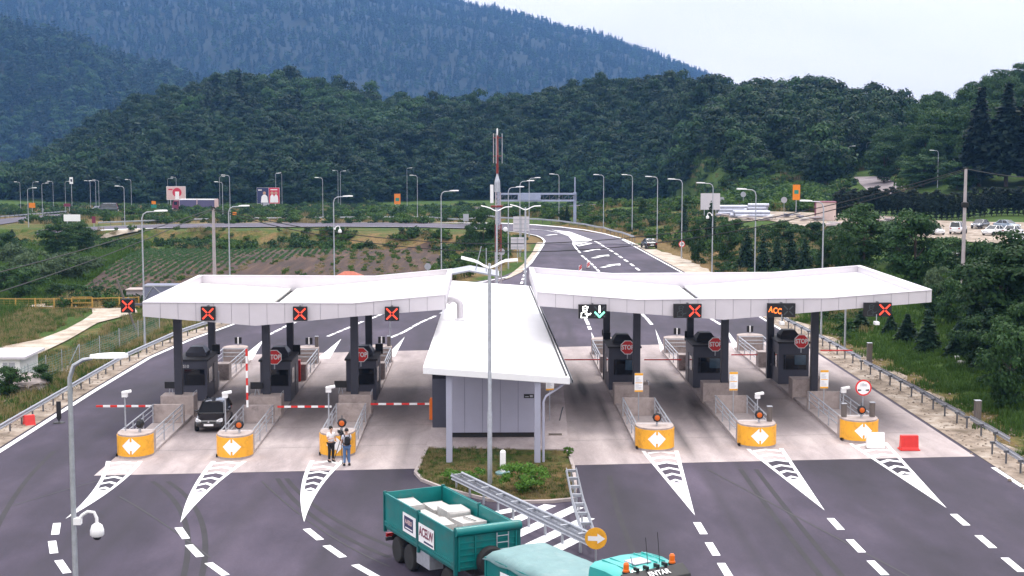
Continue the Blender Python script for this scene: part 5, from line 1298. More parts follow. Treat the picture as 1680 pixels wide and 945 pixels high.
# double-armed lamps on the centre line
def twin(label, loc, h, arms=((-1, 0), (-1, .5), (1, 0), (1, .4))):
    t = thing('twin_lamp', label, 'street lamp', loc, 0, 'lamps with several swept arms on the centre line')
    MB().lathe([(.11, -.1), (.11, 3.4), (.085, 3.5), (.075, h - .3), (.06, h - .05)], (0, 0, 0), 10).build('post', M['galv'], t, smooth=True)
    for s, dy in arms:
        mb = MB(); pts = [(s * .02, dy * .2, h - .28), (s * .25, dy * .6, h - .20), (s * .5, dy, h - .06), (s * .75, dy * 1.3, h + .03), (s * 1.3, dy * 1.5, h + (.06 if s > 0 else .16))]
        vs = []
        for p in pts: vs += [(p[0], p[1] - .13, p[2]), (p[0], p[1] + .13, p[2]), (p[0], p[1] + .10, p[2] + .07), (p[0], p[1] - .10, p[2] + .07)]
        fs = [(i * 4 + q, i * 4 + (q + 1) % 4, i * 4 + 4 + (q + 1) % 4, i * 4 + 4 + q) for i in range(4) for q in range(4)] + [(3, 2, 1, 0), (16, 17, 18, 19)]
        mb.add(vs, fs).build('lamp_head', M['white'], t)
twin('tall grey centre lamp with swept white arms before the white hall roof', (.16, 68.2, .12), 10.4)
c = at(815, 124); twin('second centre lamp with swept white arms standing behind the hall', (c.x, 124, 0), 10.4, ((-1, 0), (1, .3)))
c = at(862, 126); twin('swept white lamp arm just right of the mast', (c.x, 126, 0), 10.4, ((-1, 0), (1, 0)))
# thin grey pole behind the rail
g = ground(1386, 570); t = thing('thin_pole', 'thin grey pole under the right end of the right canopy', 'pole', tuple(g)); MB().tube([(0, 0, -.2), (0, 0, 4.2)], .08, 8).build('shaft', M['galv'], t)

# ------------------------------------------------------------------ red and white lattice mast
c = at(816, 162); t = thing('radio_mast', 'slim red and white radio mast with antennas behind the white hall', 'radio mast', (c.x, 162, 0))
s = FPX / 162; zz = lambda py: CAMH + ray(816, py).z * 162 / ray(816, py).y
def lattice(z0, z1, w_, m, name):
    mb = MB(); n = max(2, int((z1 - z0) / (w_ * 1.4)))
    for k in range(3):
        a, b = 2 * PI * k / 3, 2 * PI * (k + 1) / 3; p, q = V((math.cos(a) * w_, math.sin(a) * w_, 0)), V((math.cos(b) * w_, math.sin(b) * w_, 0))
        mb.tube([p + V((0, 0, z0)), p + V((0, 0, z1))], .07, 6)
        for i in range(n):
            u, v = z0 + (z1 - z0) * i / n, z0 + (z1 - z0) * (i + 1) / n
            mb.tube([p + V((0, 0, u)), q + V((0, 0, v))], .03, 4); mb.tube([p + V((0, 0, u)), q + V((0, 0, u))], .03, 4)
    mb.build(name, m, t)
M['mastred'] = mat('mast_red_paint', (.20, .03, .025), .6, .2); M['mastpink'] = mat('faded_mast_red', (.26, .09, .085), .6, .15); M['mastwhite'] = mat('mast_white_paint', (.42, .38, .41), .55, .1)
lattice(0, zz(412), .42, M['mastwhite'], 'mast_section'); lattice(zz(412), zz(368), .40, M['mastred'], 'mast_section'); lattice(zz(368), zz(315), .33, M['mastwhite'], 'mast_section')
MB().lathe([(.34, zz(315)), (.30, zz(298)), (.12, zz(288)), (.10, zz(285))], (0, 0, 0), 10).build('collar', M['galv'], t)
MB().lathe([(.13, zz(285)), (.13, zz(258)), (.001, zz(258))], (0, 0, 0), 8).build('mast_tube', M['mastred'], t); MB().lathe([(.13, zz(258)), (.12, zz(222)), (.001, zz(222))], (0, 0, 0), 8).build('mast_tube', M['mastpink'], t)
for z in (zz(226), zz(256)):
    mb = MB(); mb.lathe([(.18, z - .1), (.18, z + .1)], (0, 0, 0), 8)
    for k in range(3): a = 2 * PI * k / 3 + .3; mb.tube([(0, 0, z), (math.cos(a) * .55, math.sin(a) * .55, z)], .04, 6)
    mb.build('antenna_bracket', M['mastred'], t)
for k in range(3):
    a = 2 * PI * k / 3 + .3; MB().tube([(math.cos(a) * .55, math.sin(a) * .55, zz(268)), (math.cos(a) * .55, math.sin(a) * .55, zz(219))], .045, 6).build('antenna', M['mastwhite'] if k else M['galv'], t)
MB().lathe([(.05, zz(222)), (.09, zz(218)), (.09, zz(213)), (.03, zz(210))], (0, 0, 0), 8).build('beacon', M['white'], t)
x_ = (807 - 816) / s; MB().box(x_ - .18, x_ + .18, -.3, -.12, zz(333), zz(303)).build('panel_antenna', M['white'], t, bevel=.03)
MB().box(-.7, .55, -.35, .35, zz(340), zz(337)).build('platform', M['mastred'], t)
for px, py in ((829, 376),):
    MB().lathe([(.001, 0), (.2, .02), (.26, .1), (.2, .16), (.001, .18)], ((px - 816) / s, -.2, zz(py)), 12, 'y').build('dish', M['white'], t)
# steel shelter roof beside it
g = at(770, 150); t = thing('shelter_frame', 'low grey shelter roof edge behind the hall roof', 'shelter', (g.x, 150, 0))
MB().ext([(-3.0, 2.35), (0, 2.9), (3.0, 2.35), (3.0, 2.2), (0, 2.75), (-3.0, 2.2)], 0, 6).build('roof', M['galv'], t); 
for x in (-2.8, 2.8): MB().box(x - .06, x + .06, .1, .22, 0, 2.2).build('post', M['galv'], t)
MB().tube([(.6, 2, 2.7), (1.2, 2, 5.2)], .05, 6).build('stay', M['galv'], t); MB().tube([(1.7, 2, 2.5), (1.7, 2, 5.0)], .05, 6).build('stay', M['galv'], t)

# ------------------------------------------------------------------ gantry over the bend
g = ground(943, 366); s = ppm(g); t = thing('sign_gantry', 'blue-grey steel sign gantry spanning the far bend', 'gantry', tuple(g)); wl = (943 - 818) / s; h0, h1 = (366 - 329) / s, (366 - 318) / s
M['gantry'] = mat('gantry_blue_grey', (.30, .34, .46), .5, .1, 2, .2)
for x in (0, -wl): MB().box(x - .28, x + .28, -.3, .3, -.3, h1 + .3 + (2.8 if x == 0 else 0) * 0).build('post', M['gantry'], t)
MB().tube([(0, 0, h1 + .3), (0, 0, h1 + 3.3)], .13, 8).build('spike', M['gantry'], t)
mb = MB()
for z in (h0, h1):
    for y in (-.45, .45): mb.box(-wl, 0, y - .12, y + .12, z - .16, z + .16)
mb.build('chord', M['gantry'], t)
mb = MB(); n = 12
for k in range(n):
    a, b = -wl + wl * k / n, -wl + wl * (k + 1) / n; mb.tube([(a, -.45, h0), (b, -.45, h1)], .07, 5); mb.tube([(b, -.45, h0), (b, -.45, h1)], .07, 5)
mb.build('lattice', M['galv_dark'], t)
MB().box(-wl * .75, -wl * .45, -.75, -.6, h0 + .1, h1 + .1).build('sign_panel', M['gantry'], t)

# ------------------------------------------------------------------ wire poles and overhead wires
def wire_pole(label, px, y, pt, r=.19):
    c = at(px, y); z = T(c.x, y); zt = CAMH + ray(px, pt).z * y / ray(px, pt).y
    t = thing('wire_pole', label, 'utility pole', (c.x, y, z), 0, 'pale concrete wire poles')
    MB().lathe([(r * 1.2, -.3), (r * .8, zt - z), (.001, zt - z)], (0, 0, 0), 10).build('shaft', M['polecon'], t, smooth=True)
    MB().box(-.22, .22, -.1, .1, zt - z + .002, zt - z + .16).build('insulator', M['signblack'], t)
    return V((c.x, y, zt)), t
pa, _ = wire_pole('pale concrete wire pole behind the left canopy', 351, 165, 342)
pb, tp = wire_pole('pale concrete wire pole among the trees right of the right canopy', 1581, 137, 277, .17)
lp = V(tp.location); MB().lathe([(.2, 7.9), (.32, 7.95), (.34, 8.15), (.32, 8.35), (.2, 8.4)], (0, 0, 0), 14).build('cable_coil', M['rubber'], tp)
pc = at(-60, 112); pc.z = CAMH + ray(-60, 461).z * 112 / ray(-60, 461).y
def wire(label, a, b, sag, dz=0):
    t = bpy.data.objects; mb = MB(); pts = []
    for k in range(25):
        u = k / 24; p = a.lerp(b, u); pts.append((p.x, p.y, p.z + dz - sag * 4 * u * (1 - u)))
    o = mb.tube(pts, .045, 5).build('overhead_wire', M['signblack']); tag(o, label, 'wire', 'overhead wires')
wire('upper black wire falling leftward from the left concrete pole', pa, pc, .3); wire('lower black wire falling leftward from the left concrete pole', pa, pc + V((0, 0, -1.5)), .5, -.1)
wire('upper black wire sagging across the road between the two concrete poles', pa, pb, 5.3); wire('lower black wire sagging across the road between the two concrete poles', pa, pb, 6.0, -.15)
wire('black wire running rightward from the right concrete pole', pb, pb + V((14, 12, -1.2)), .3)

# ------------------------------------------------------------------ billboards and far signs
def billboard(label, px, py, x0, x1, y0, y1, paint):
    g = ground(px, py); s = ppm(g); w_ = (x1 - x0) / s; t = thing('billboard', label, 'billboard', tuple(g)); zb, zt_ = (py - y1) / s, (py - y0) / s; ox = ((x0 + x1) / 2 - px) / s
    for k in (-.3, .3): MB().box(ox + k * w_ - .15, ox + k * w_ + .15, .1, .35, -.5, zb + .3).build('post', M['galv'], t)
    b = MB().box(ox - w_ / 2, ox + w_ / 2, 0, .12, zb, zt_).build('panel', M['signwhite'], t); paint(t, ox, w_, zb, zt_ - zb); return t
def pnl(t, x0, x1, z0, z1, m, name='printed_field', y=-.02): return MB().box(x0, x1, y, y + .012, z0, z1).build(name, m, t)
M['navy'] = mat('poster_navy', (.03, .035, .10), .5, .1); M['postred'] = mat('poster_red', (.55, .03, .06), .5, .1); M['pinkish'] = mat('poster_pink', (.62, .45, .43), .5, .1); M['purple'] = mat('purple_tarpaulin', (.10, .09, .17), .5, .1, 1)
M['signorange'] = mat('sign_orange', (.75, .22, .01), .5, .08); M['signgreen'] = mat('sign_green', (.02, .22, .16), .5, .08); M['wine'] = mat('wine_red', (.18, .03, .06), .5, .1)
def paint_a(t, x, w_, z, h):
    pnl(t, x - w_ / 2 + .1, x + w_ / 2 - .1, z + .1, z + h - .1, M['pinkish']); MB().lathe([(.001, 0), (h * .34, 0), (h * .34, .012), (.001, .012)], (x + w_ * .05, -.022, z + h * .55), 18, 'y').build('printed_round', M['postred'], t)
    pnl(t, x - w_ * .05, x + w_ * .16, z + .2, z + h * .62, M['signwhite'], 'printed_figure', -.05); pnl(t, x - w_ * .4, x - w_ * .18, z + h * .72, z + h * .82, M['postred'], 'printed_line', -.035)
def paint_b(t, x, w_, z, h):
    pnl(t, x - w_ / 2 + .05, x + w_ * .02, z + .05, z + h - .05, M['navy']); pnl(t, x + w_ * .03, x + w_ / 2 - .05, z + .05, z + h - .05, M['postred'])
    for k, (c, ww) in enumerate(((-.17, .16), (.17, .1), (.34, .1))):
        mb = MB(); mb.add([(x + w_ * (c + u * ww), -.03, z + h * v) for u, v in ((-1, .06), (1, .06), (.8, .45), (.3, .56), (-.3, .56), (-.8, .45))], [tuple(range(6))]); mb.build('printed_figure', M['signwhite'], t, fix=False)
        MB().lathe([(.001, 0), (h * .10, 0), (h * .10, .012), (.001, .012)], (x + w_ * c, -.036, z + h * .66), 12, 'y').build('printed_head', M['skin'], t)
    pnl(t, x - w_ * .44, x - w_ * .28, z + h * .82, z + h * .88, M['signwhite'], 'printed_line', -.035); pnl(t, x + w_ * .1, x + w_ * .4, z + h * .84, z + h * .9, M['signwhite'], 'printed_line', -.035)
billboard('pale pink billboard with a red round mark above the lorry', 290, 344, 274, 305, 306, 328, paint_a)
billboard('blue and red billboard with people in white shirts', 440, 343, 422, 459, 308, 334, paint_b)
def far_sign(label, px, py, x0, x1, y0, y1, m, extra=None, posts=1, cat='road sign'):
    g = ground(px, py); s = ppm(g); t = thing('road_sign', label, cat, tuple(g)); w_ = (x1 - x0) / s; zb, zt_ = (py - y1) / s, (py - y0) / s; ox = ((x0 + x1) / 2 - px) / s
    for k in ([0] if posts == 1 else [-.3, .3]): MB().box(ox + k * w_ - .07, ox + k * w_ + .07, .08, .2, -.3, zt_ - .1).build('post', M['galv'], t)
    MB().box(ox - w_ / 2, ox + w_ / 2, 0, .07, zb, zt_).build('panel', m, t)
    if extra: MB().box(ox - w_ * .3, ox + w_ * .3, -.02, -.004, zb + (zt_ - zb) * extra[1], zb + (zt_ - zb) * extra[2]).build('field', extra[0], t)
    return t
far_sign('orange sign panel at the far left among small lamps', 52, 352, 48, 58, 333, 341, M['signorange'])
far_sign('orange and green sign before the hill left of the billboards', 252, 350, 249, 256, 330, 335, M['signorange']); far_sign('green sign below a small orange one', 252, 350, 248, 257, 336, 342, M['signgreen'])
far_sign('narrow orange sign on the bank left of the concrete wire pole', 385, 363, 382, 388, 348, 355, M['signorange'])
far_sign('tall orange sign at the edge of the near hill', 652, 341, 647, 657, 318, 335, M['signorange'], (M['signgreen'], .3, .6), 2)
far_sign('orange sign with a green field above the pipe yard', 1306, 352, 1300, 1312, 303, 328, M['signorange'], (M['signgreen'], .4, .65))
far_sign('pale panel seen from behind beside a young spruce', 1165, 362, 1149, 1181, 317, 344, M['panel'], None, 2)
far_sign('white road sign of several plates above the shrubs at left', 118, 372, 105, 132, 352, 363, M['signwhite'], None, 2)
far_sign('dark red small sign on a post right of the white plates', 154, 371, 151, 157, 355, 366, M['wine'])
far_sign('reddish board beside the far road', 110, 350, 105, 116, 334, 339, M['wine'], None, 2)
far_sign('pale grey board beside the far road left of the lorry', 160, 350, 155, 165, 338, 343, M['signback'], None, 2)
far_sign('white plate on a tall lamp at far left', 118, 346, 115.5, 121, 291, 302, M['signwhite'], (M['signblack'], .3, .7))
far_sign('pale cabinet board left of the dark bush by the far road', 764, 366, 760, 769, 351, 363, M['signback'], None, 2)
far_sign('grey cabinet below the blue and red billboard', 437, 344, 432, 442, 333, 342, M['signback'], None, 2)
for px, py, pt, r, l in ((1184, 345, 327, 4, 'small round sign back right of the pale panel'), (1219, 345, 319, 4.5, 'white round sign above the pipe yard'), (1286, 350, 328, 5, 'grey round sign back left of the orange sign'), (70, 352, 345, 3, 'tiny dark round sign by the far left road')):
    g = ground(px, py); s = ppm(g); sign_back(l, tuple(g), r / s, (py - pt) / s)

# ------------------------------------------------------------------ sheds, containers, fences to the left
g = ground(20, 640); s = ppm(g)
t = thing('hut', 'white hut with flat roof and small windows at the left picture edge', 'hut', (g.x, g.y, g.z)); ht = (640 - 588) / s; rx = 19 / s
MB().box(-4.5, rx - .2, 0, 4, -.2, ht).build('wall', M['white'], t); MB().box(-4.6, rx + .25, -.3, 4.2, ht + .003, ht + .16).build('roof', M['panel'], t)
for a, b in ((-14 / s, -6 / s), (-4 / s, 6 / s), (-2.6, -1.6)):
    w_ = MB().box(a, b, -.03, -.003, ht - .95, ht - .25).build('window', M['signback'], t); MB().box(a - .05, b + .05, -.025, -.002, ht - 1.0, ht - .2).build('frame', M['white_metal'], w_)
MB().box(rx - .85, rx - .4, -.05, -.004, 0, ht - .7).build('door', M['wine'], t)
g = ground(255, 505); s = ppm(g); t = thing('container', 'blue-grey container with braced side behind the left canopy end', 'container', tuple(g)); w_ = 23 / s; h = (505 - 468) / s
M['contain'] = mat('container_blue_grey', (.16, .17, .24), .5, .12)
MB().box(-w_ + .2, w_ + 1, 0, 2.5, .15, h).build('body', M['contain'], t)
mb = MB()
for a, b in (((-w_ + .3, .8), (-.2, h - .1)), ((w_, .8), (-.2, h - .1))): mb.tube([(a[0], -.04, a[1]), (b[0], -.04, b[1])], .05, 5)
for z in (.5, h - .05): mb.box(-w_ + .2, w_ + 1, -.06, -.003, z - .06, z + .06)
mb.build('brace', M['galv'], t)
g = ground(221, 500); s = ppm(g); t = thing('shed', 'small weathered shed with pale roof beside the container', 'shed', tuple(g)); w_ = 13 / s; h = (500 - 476) / s
MB().box(-w_, w_, 0, 2, 0, h).build('wall', M['polecon'], t); MB().box(-w_ - .1, w_ + .1, -.2, 2.2, h + .003, h + .10).build('roof', M['concrete'], t)
g = ground(570, 478); s = ppm(g); t = thing('small_house', 'red tiled roof just showing over the left canopy', 'house', tuple(g)); w_ = 28 / s; h = (478 - 447) / s
M['tile'] = mat('red_roof_tiles', (.36, .10, .06), .8, .25, 1, stretch=(6, 1, 1))
MB().box(-w_ + .2, w_ - .2, 0, 4, 0, h - .9).build('wall', M['white'], t)
mb = MB().add([(-w_, -.3, h - .9), (w_, -.3, h - .9), (w_, 4.3, h - .9), (-w_, 4.3, h - .9), (-w_ * .25, 2, h), (w_ * .25, 2, h)], [(0, 1, 5, 4), (1, 2, 5), (2, 3, 4, 5), (3, 0, 4), (3, 2, 1, 0)]); mb.build('roof', M['tile'], t)
# yellow fence beyond the farm track
fp = [ground(*q) for q in ((-12, 506), (26, 507), (58, 507), (89, 507), (118, 507), (152, 506), (196, 505), (228, 504))]
t = thing('yellow_fence', 'yellow post and rail mesh fence with gate beyond the farm track', 'fence', tuple(fp[0])); o = fp[0]; fh = 18 / ppm(fp[2])
for k, p in enumerate(fp):
    q = p - o; MB().box(q.x - .06, q.x + .06, q.y - .06, q.y + .06, q.z - .3, q.z + fh).build('post', M['yellow'], t)
mb = MB()
for a, b in zip(fp, fp[1:]):
    for z in (fh - .08, fh * .1): mb.tube([a - o + V((0, 0, z)), b - o + V((0, 0, z))], .045, 5)
mb.build('rail', M['yellow'], t)
mb = MB()
for a, b in zip(fp, fp[1:]):
    n = int((b - a).length / .6)
    for k in range(n): p = a.lerp(b, k / n) - o; mb.box(p.x - .008, p.x + .008, p.y, p.y + .015, p.z + fh * .1, p.z + fh - .1)
    for k in range(1, 6): z = fh * k / 6; mb.tube([a - o + V((0, 0, z)), b - o + V((0, 0, z))], .009, 4)
mb.build('mesh', M['yellow'], t)
gt = MB(); a, b = fp[4] - o, fp[4] - o + V((2.2, .1, 0)); [gt.tube([a + V((0, 0, z)), b + V((0, 0, z))], .05, 5) for z in (.2, fh * .55, fh + .1)]; gt.tube([b + V((0, 0, .1)), b + V((0, 0, fh + .1))], .06, 5); gt.build('gate', M['yellow'], t)
# green wire fence beside the left carriageway
fp = [ground(*q) for q in ((-14, 664), (15, 649), (47, 636), (76, 621), (102, 611), (131, 601), (164, 586), (196, 572), (227, 558), (262, 544))]
t = thing('wire_fence', 'sagging green wire fence below the left guard rail', 'fence', tuple(fp[0])); o = fp[0]; fh = 1.55
for p in fp: q = p - o; MB().tube([(q.x, q.y, q.z - .2), (q.x, q.y, q.z + fh + .05)], .04, 6).build('post', M['galv'], t)
mb = MB()
for a, b in zip(fp, fp[1:]):
    for k in range(9):
        z = fh * (k + .3) / 9; mb.tube([a - o + V((0, 0, z)), (a + b) / 2 - o + V((0, 0, z - .06)), b - o + V((0, 0, z))], .010, 4)
    n = int((b - a).length / .4)
    for k in range(n): p = a.lerp(b, k / n) - o; mb.box(p.x - .008, p.x + .008, p.y, p.y + .016, p.z + .05, p.z + fh)
mb.build('wire', M['mesh_green'], t)
p = fp[5] - o; MB().tube([(p.x - .05, p.y, p.z + fh), (p.x - .8, p.y - .3, p.z - .1)], .035, 6).build('strut', M['galv'], t)
g = ground(209, 545); t = thing('leaning_post', 'dark leaning wooden post behind the lone cross signal', 'post', tuple(g)); s = ppm(g); MB().tube([(1.0, 0, -.3), (-1.0, .3, (545 - 457) / s)], .11, 8).build('shaft', M['wood'], t)
g = ground(48, 640); t = thing('boulder', 'pale boulder beside the wire fence', 'boulder', tuple(g)); rs_ = random.Random(2)
o_ = MB().lathe([(.3, -.2), (1.25, .1), (1.15, .55), (.7, .95), (.001, 1.05)], (0, 0, 0), 9).build('rock', M['kerb'], t, bevel=.1)
for v in o_.data.vertices: v.co += V((rs_.uniform(-.15, .15), rs_.uniform(-.15, .15), rs_.uniform(-.1, .1)))
for k, (px, py, l) in enumerate(((1570, 589, 'flat white stone lying on the grass bank'), (1577, 597, 'broken white stone below the other on the bank'))):
    g = ground(px, py); t = thing('white_stone', l, 'stone', tuple(g), .4 * k); s = (6 + 4 * k) / ppm(g) / 1.3
    MB().prism([(-s, -.2), (-.2, -.35), (s, -.1), (s * .7, .3), (-s * .6, .25)], -.05, .22).build('rock', M['stonewrap'], t, bevel=.04)
g = ground(1543, 627 - 76); 

# ------------------------------------------------------------------ stacked pipes, rubble, box in the yard
M['pipe'] = mat('galvanised_pipes', (.40, .42, .50), .45, .2, 1.5, .3)
def pipes(label, px, py, w_px, rows, cols, rot, seed):
    g = ground(px, py); s = ppm(g); L_ = w_px / s; t = thing('pipe_stack', label, 'pipe stack', tuple(g), rot, 'stacks of steel pipes'); r = .33; rq = random.Random(seed)
    for j in range(rows):
        for i in range(cols - j):
            dx = rq.uniform(-.4, .4); x = -L_ / 2; 
            o = MB(); y = (i + j / 2) * r * 2.02; z = r + j * r * 1.76
            o.tube([(x + dx, y, z), (x + L_ + dx, y, z)], r, 10).build('pipe', M['pipe'], t, smooth=True)
    for k in (-.3, .3): MB().box(L_ * k - .1, L_ * k + .1, -.6, .95 * cols * .7 + .3, .0, .12).build('bearer', M['wood'], t)
pipes('long stack of grey steel pipes behind the spruce', 1203, 353, 46, 3, 5, .04, 1); pipes('stack of grey steel pipes in front of the lamp in the yard', 1232, 357, 58, 2, 4, -.03, 2); pipes('stack of pipes beside the orange sign', 1245, 350, 30, 3, 5, .0, 3)
rq = random.Random(8)
for k, (px, py, l) in enumerate(((1196, 356, 'bluish tarpaulin heap at the left end of the pipes'), (1222, 361, 'white slab pile before the pipes'), (1262, 361, 'low pile of pale slabs at the front of the yard'), (1300, 357, 'dark scrap heap right of the pipes'), (1330, 362, 'pale rubble left of the timber box'), (1365, 372, 'rubble before the timber box'), (1452, 364, 'stack of pale timber boards behind the shrubs'))):
    g = ground(px, py); t = thing('rubble_pile', l, 'rubble pile', tuple(g), rq.uniform(-.3, .3)); s = ppm(g)
    for j in range(7):
        a = rq.uniform(-1.6, 1.6); b = rq.uniform(-.6, .8); q = rq.uniform(.5, 1.2)
        MB().box(a - q, a + q, b - .4, b + .4, .05 + .18 * j * .5, .25 + .18 * j * .5, rot=Matrix.Rotation(rq.uniform(-.6, .6), 3, 'Z') @ Matrix.Rotation(rq.uniform(-.2, .2), 3, 'Y')).build('slab', M['contain'] if k in (0, 3) and j % 2 else (M['polecon'] if j % 3 else M['stonewrap']), t)
g = ground(1355, 362); s = ppm(g); t = thing('timber_box', 'pale plywood box with dark open side in the yard', 'box', tuple(g), -.12); a = 16 / s; h = 30 / s
M['ply'] = mat('bleached_plywood', (.56, .44, .40), .8, .12, 1.2, stretch=(1, 1, .3))
MB().box(-a, a, 0, .15, 0, h).build('front_panel', M['ply'], t); MB().box(-a, -a + .15, .152, 3, 0, h).build('side_panel', M['wine'], t); MB().box(a - .15, a, .152, 3, 0, h).build('side_panel', M['ply'], t); MB().box(-a - .1, a + .1, -.1, 3.1, h + .003, h + .12).build('roof', M['wine'], t)
for k, (px, py) in enumerate(((1210, 437), (1214, 434), (1218, 431), (1222, 428.5), (1226, 426))):
    g = ground(px, py); t = thing('step_slab', ORD[k] + ' pale slab of the steps on the grassy bank, from the bottom', 'step', tuple(g), .3, 'pale slab steps on the bank'); MB().box(-.42, .42, -.2, .2, -.1, .1).build('slab', M['kerb'], t, bevel=.02)
# ================================================================== trees and shrubs one can tell apart
TREE = {}
def proto_tree(kind):
    if kind in TREE: return TREE[kind]
    R = {'broad': lambda: (decid_mesh('crown', 101, .3, 10, 3.7, 60, 190, 1.25, .19, M['leaf_near']), trunk_mesh('trunk', 8, .2, 1)),
         'broad2': lambda: (decid_mesh('crown', 102, .6, 10, 3.3, 52, 190, 1.25, .19, M['leaf_near']), trunk_mesh('trunk', 8, .2, 2)),
         'broad3': lambda: (decid_mesh('crown', 103, .4, 10, 4.3, 62, 180, 1.35, .21, M['leaf_mid']), trunk_mesh('trunk', 8, .22, 3)),
         'bush': lambda: (decid_mesh('crown', 104, .1, 3, 1.7, 34, 130, .55, .11, M['leaf_near']), trunk_mesh('trunk', 2.2, .06, 4)),
         'willow': lambda: (decid_mesh('crown', 105, .1, 3, 1.9, 34, 130, .6, .12, M['leaf_grey']), trunk_mesh('trunk', 2.2, .06, 5)),
         'bright': lambda: (decid_mesh('crown', 106, .02, 1.1, .95, 36, 130, .24, .05, M['leaf_bright']), trunk_mesh('trunk', .7, .03, 6)),
         'juniper': lambda: (decid_mesh('crown', 107, .0, .5, 1.0, 26, 90, .22, .05, M['leaf_bright']), trunk_mesh('trunk', .3, .02, 7)),
         'spruce': lambda: (conifer_mesh('crown', 108, 4, 1.35, 14, .17, M['needle'], dens=1.3), trunk_mesh('trunk', 3.2, .07, 8, 0)),
         'spruce2': lambda: (conifer_mesh('crown', 109, 4, 1.15, 13, .18, M['needle'], dens=1.2), trunk_mesh('trunk', 3.2, .07, 9, 0)),
         'dark_spruce': lambda: (conifer_mesh('crown', 110, 20, 4.6, 22, .55, M['needle_dark'], .3, 1.2, base=.17), trunk_mesh('trunk', 18, .3, 10, 0)),
         'thuja': lambda: (decid_mesh('crown', 111, .05, 4.8, .62, 60, 60, .34, .10, M['needle_dark']), trunk_mesh('trunk', 3, .06, 11, 0))}
    TREE[kind] = R[kind](); return TREE[kind]
NAMES = {'broad': 'broadleaf_tree', 'broad2': 'broadleaf_tree', 'broad3': 'broadleaf_tree', 'bush': 'shrub', 'willow': 'shrub', 'bright': 'shrub', 'juniper': 'shrub', 'spruce': 'spruce_tree', 'spruce2': 'spruce_tree', 'dark_spruce': 'spruce_tree', 'thuja': 'thuja_tree'}
HT = {'broad': 10.4, 'broad2': 10.4, 'broad3': 10.4, 'bush': 3.1, 'willow': 3.1, 'bright': 1.15, 'juniper': .55, 'spruce': 4, 'spruce2': 4, 'dark_spruce': 20, 'thuja': 4.8}
WD = {'broad': 4.2, 'broad2': 3.8, 'broad3': 4.9, 'bush': 2.0, 'willow': 2.2, 'bright': 1.1, 'juniper': 1.1, 'spruce': 1.35, 'spruce2': 1.15, 'dark_spruce': 4.6, 'thuja': .8}
rt = random.Random(77)
def tree(kind, label, pos, h, wpx=None, group=None, cat=None):
    cm, tm = proto_tree(kind); nm = NAMES[kind]
    t = thing(nm, label, cat or ('shrub' if nm == 'shrub' else 'tree'), tuple(pos), rt.uniform(0, 6.28), group)
    sz = h / HT[kind]; sx = (wpx / 2 / WD[kind]) if wpx else sz
    t.scale = (sx, sx, sz)
    link('trunk', tm, t); link('crown', cm, t); return t
def plant(kind, px, py, pt, wpx, label, group=None):
    g = ground(px, py); s = ppm(g); return tree(kind, label, g, (py - pt) / s, wpx / s if wpx else None, group)
G = 'young spruces on the right bank'
for px, py, pt, w_, k, l in ((1461, 545, 512, 34, 'spruce', 'young spruce lowest behind the right canopy tip'), (1488, 560, 512, 44, 'spruce2', 'young spruce just right of the hanging camera'), (1522, 575, 504, 54, 'spruce', 'tall young spruce on the bank right of the canopy tip'),
                             (1575, 582, 515, 62, 'spruce', 'broad young spruce above the white stones'), (1619, 602, 500, 58, 'spruce2', 'young spruce nearest the big bush on the bank'), (1597, 565, 478, 52, 'spruce2', 'dark young spruce below the large broadleaf tree'), (1412, 538, 508, 40, 'spruce2', 'low young spruce behind the far right signal')):
    plant(k, px, py, pt, w_, l, G)
plant('bush', 1655, 668, 540, 118, 'large dense bush low at the right picture edge'); plant('bush', 1640, 600, 520, 90, 'leafy bush above the large one at the right edge')
plant('broad', 1640, 548, 376, 178, 'large dark broadleaf tree at the right edge of the bank'); plant('broad2', 1690, 540, 384, 140, 'broadleaf tree cut by the right picture edge')
plant('broad3', 1500, 472, 338, 124, 'wide bushy tree before the yard with parked cars'); plant('broad', 1417, 440, 333, 110, 'bushy tree right of the plywood box'); plant('broad2', 1566, 462, 388, 76, 'broadleaf tree at the foot of the right wire pole'); plant('broad2', 1466, 432, 362, 70, 'bushy tree between the two wider ones by the yard')
plant('willow', 1543, 500, 438, 56, 'pale green shrub behind the right canopy tip'); plant('bush', 1578, 500, 440, 60, 'dark shrub under the wire pole'); plant('bush', 1610, 480, 400, 80, 'dark shrub left of the large edge tree')
for px, py, pt, w_, l in ((1600, 596, 520, 84, 'dark bush right of the white stones'), (1652, 632, 545, 112, 'dense bush between the edge tree and the lowest bush'), (1678, 592, 500, 110, 'dark bush at the right edge below the large tree'), (1560, 528, 462, 70, 'dark bush behind the canopy tip under the pole'), (1618, 540, 452, 112, 'dense dark bush at the foot of the large edge tree'), (1525, 520, 470, 50, 'low dark bush just right of the canopy tip'), (1600, 470, 405, 90, 'dark bush top left of the large edge tree')):
    plant('bush', px, py, pt, w_, l)
G = 'dark shrubs along the bank right of the road'
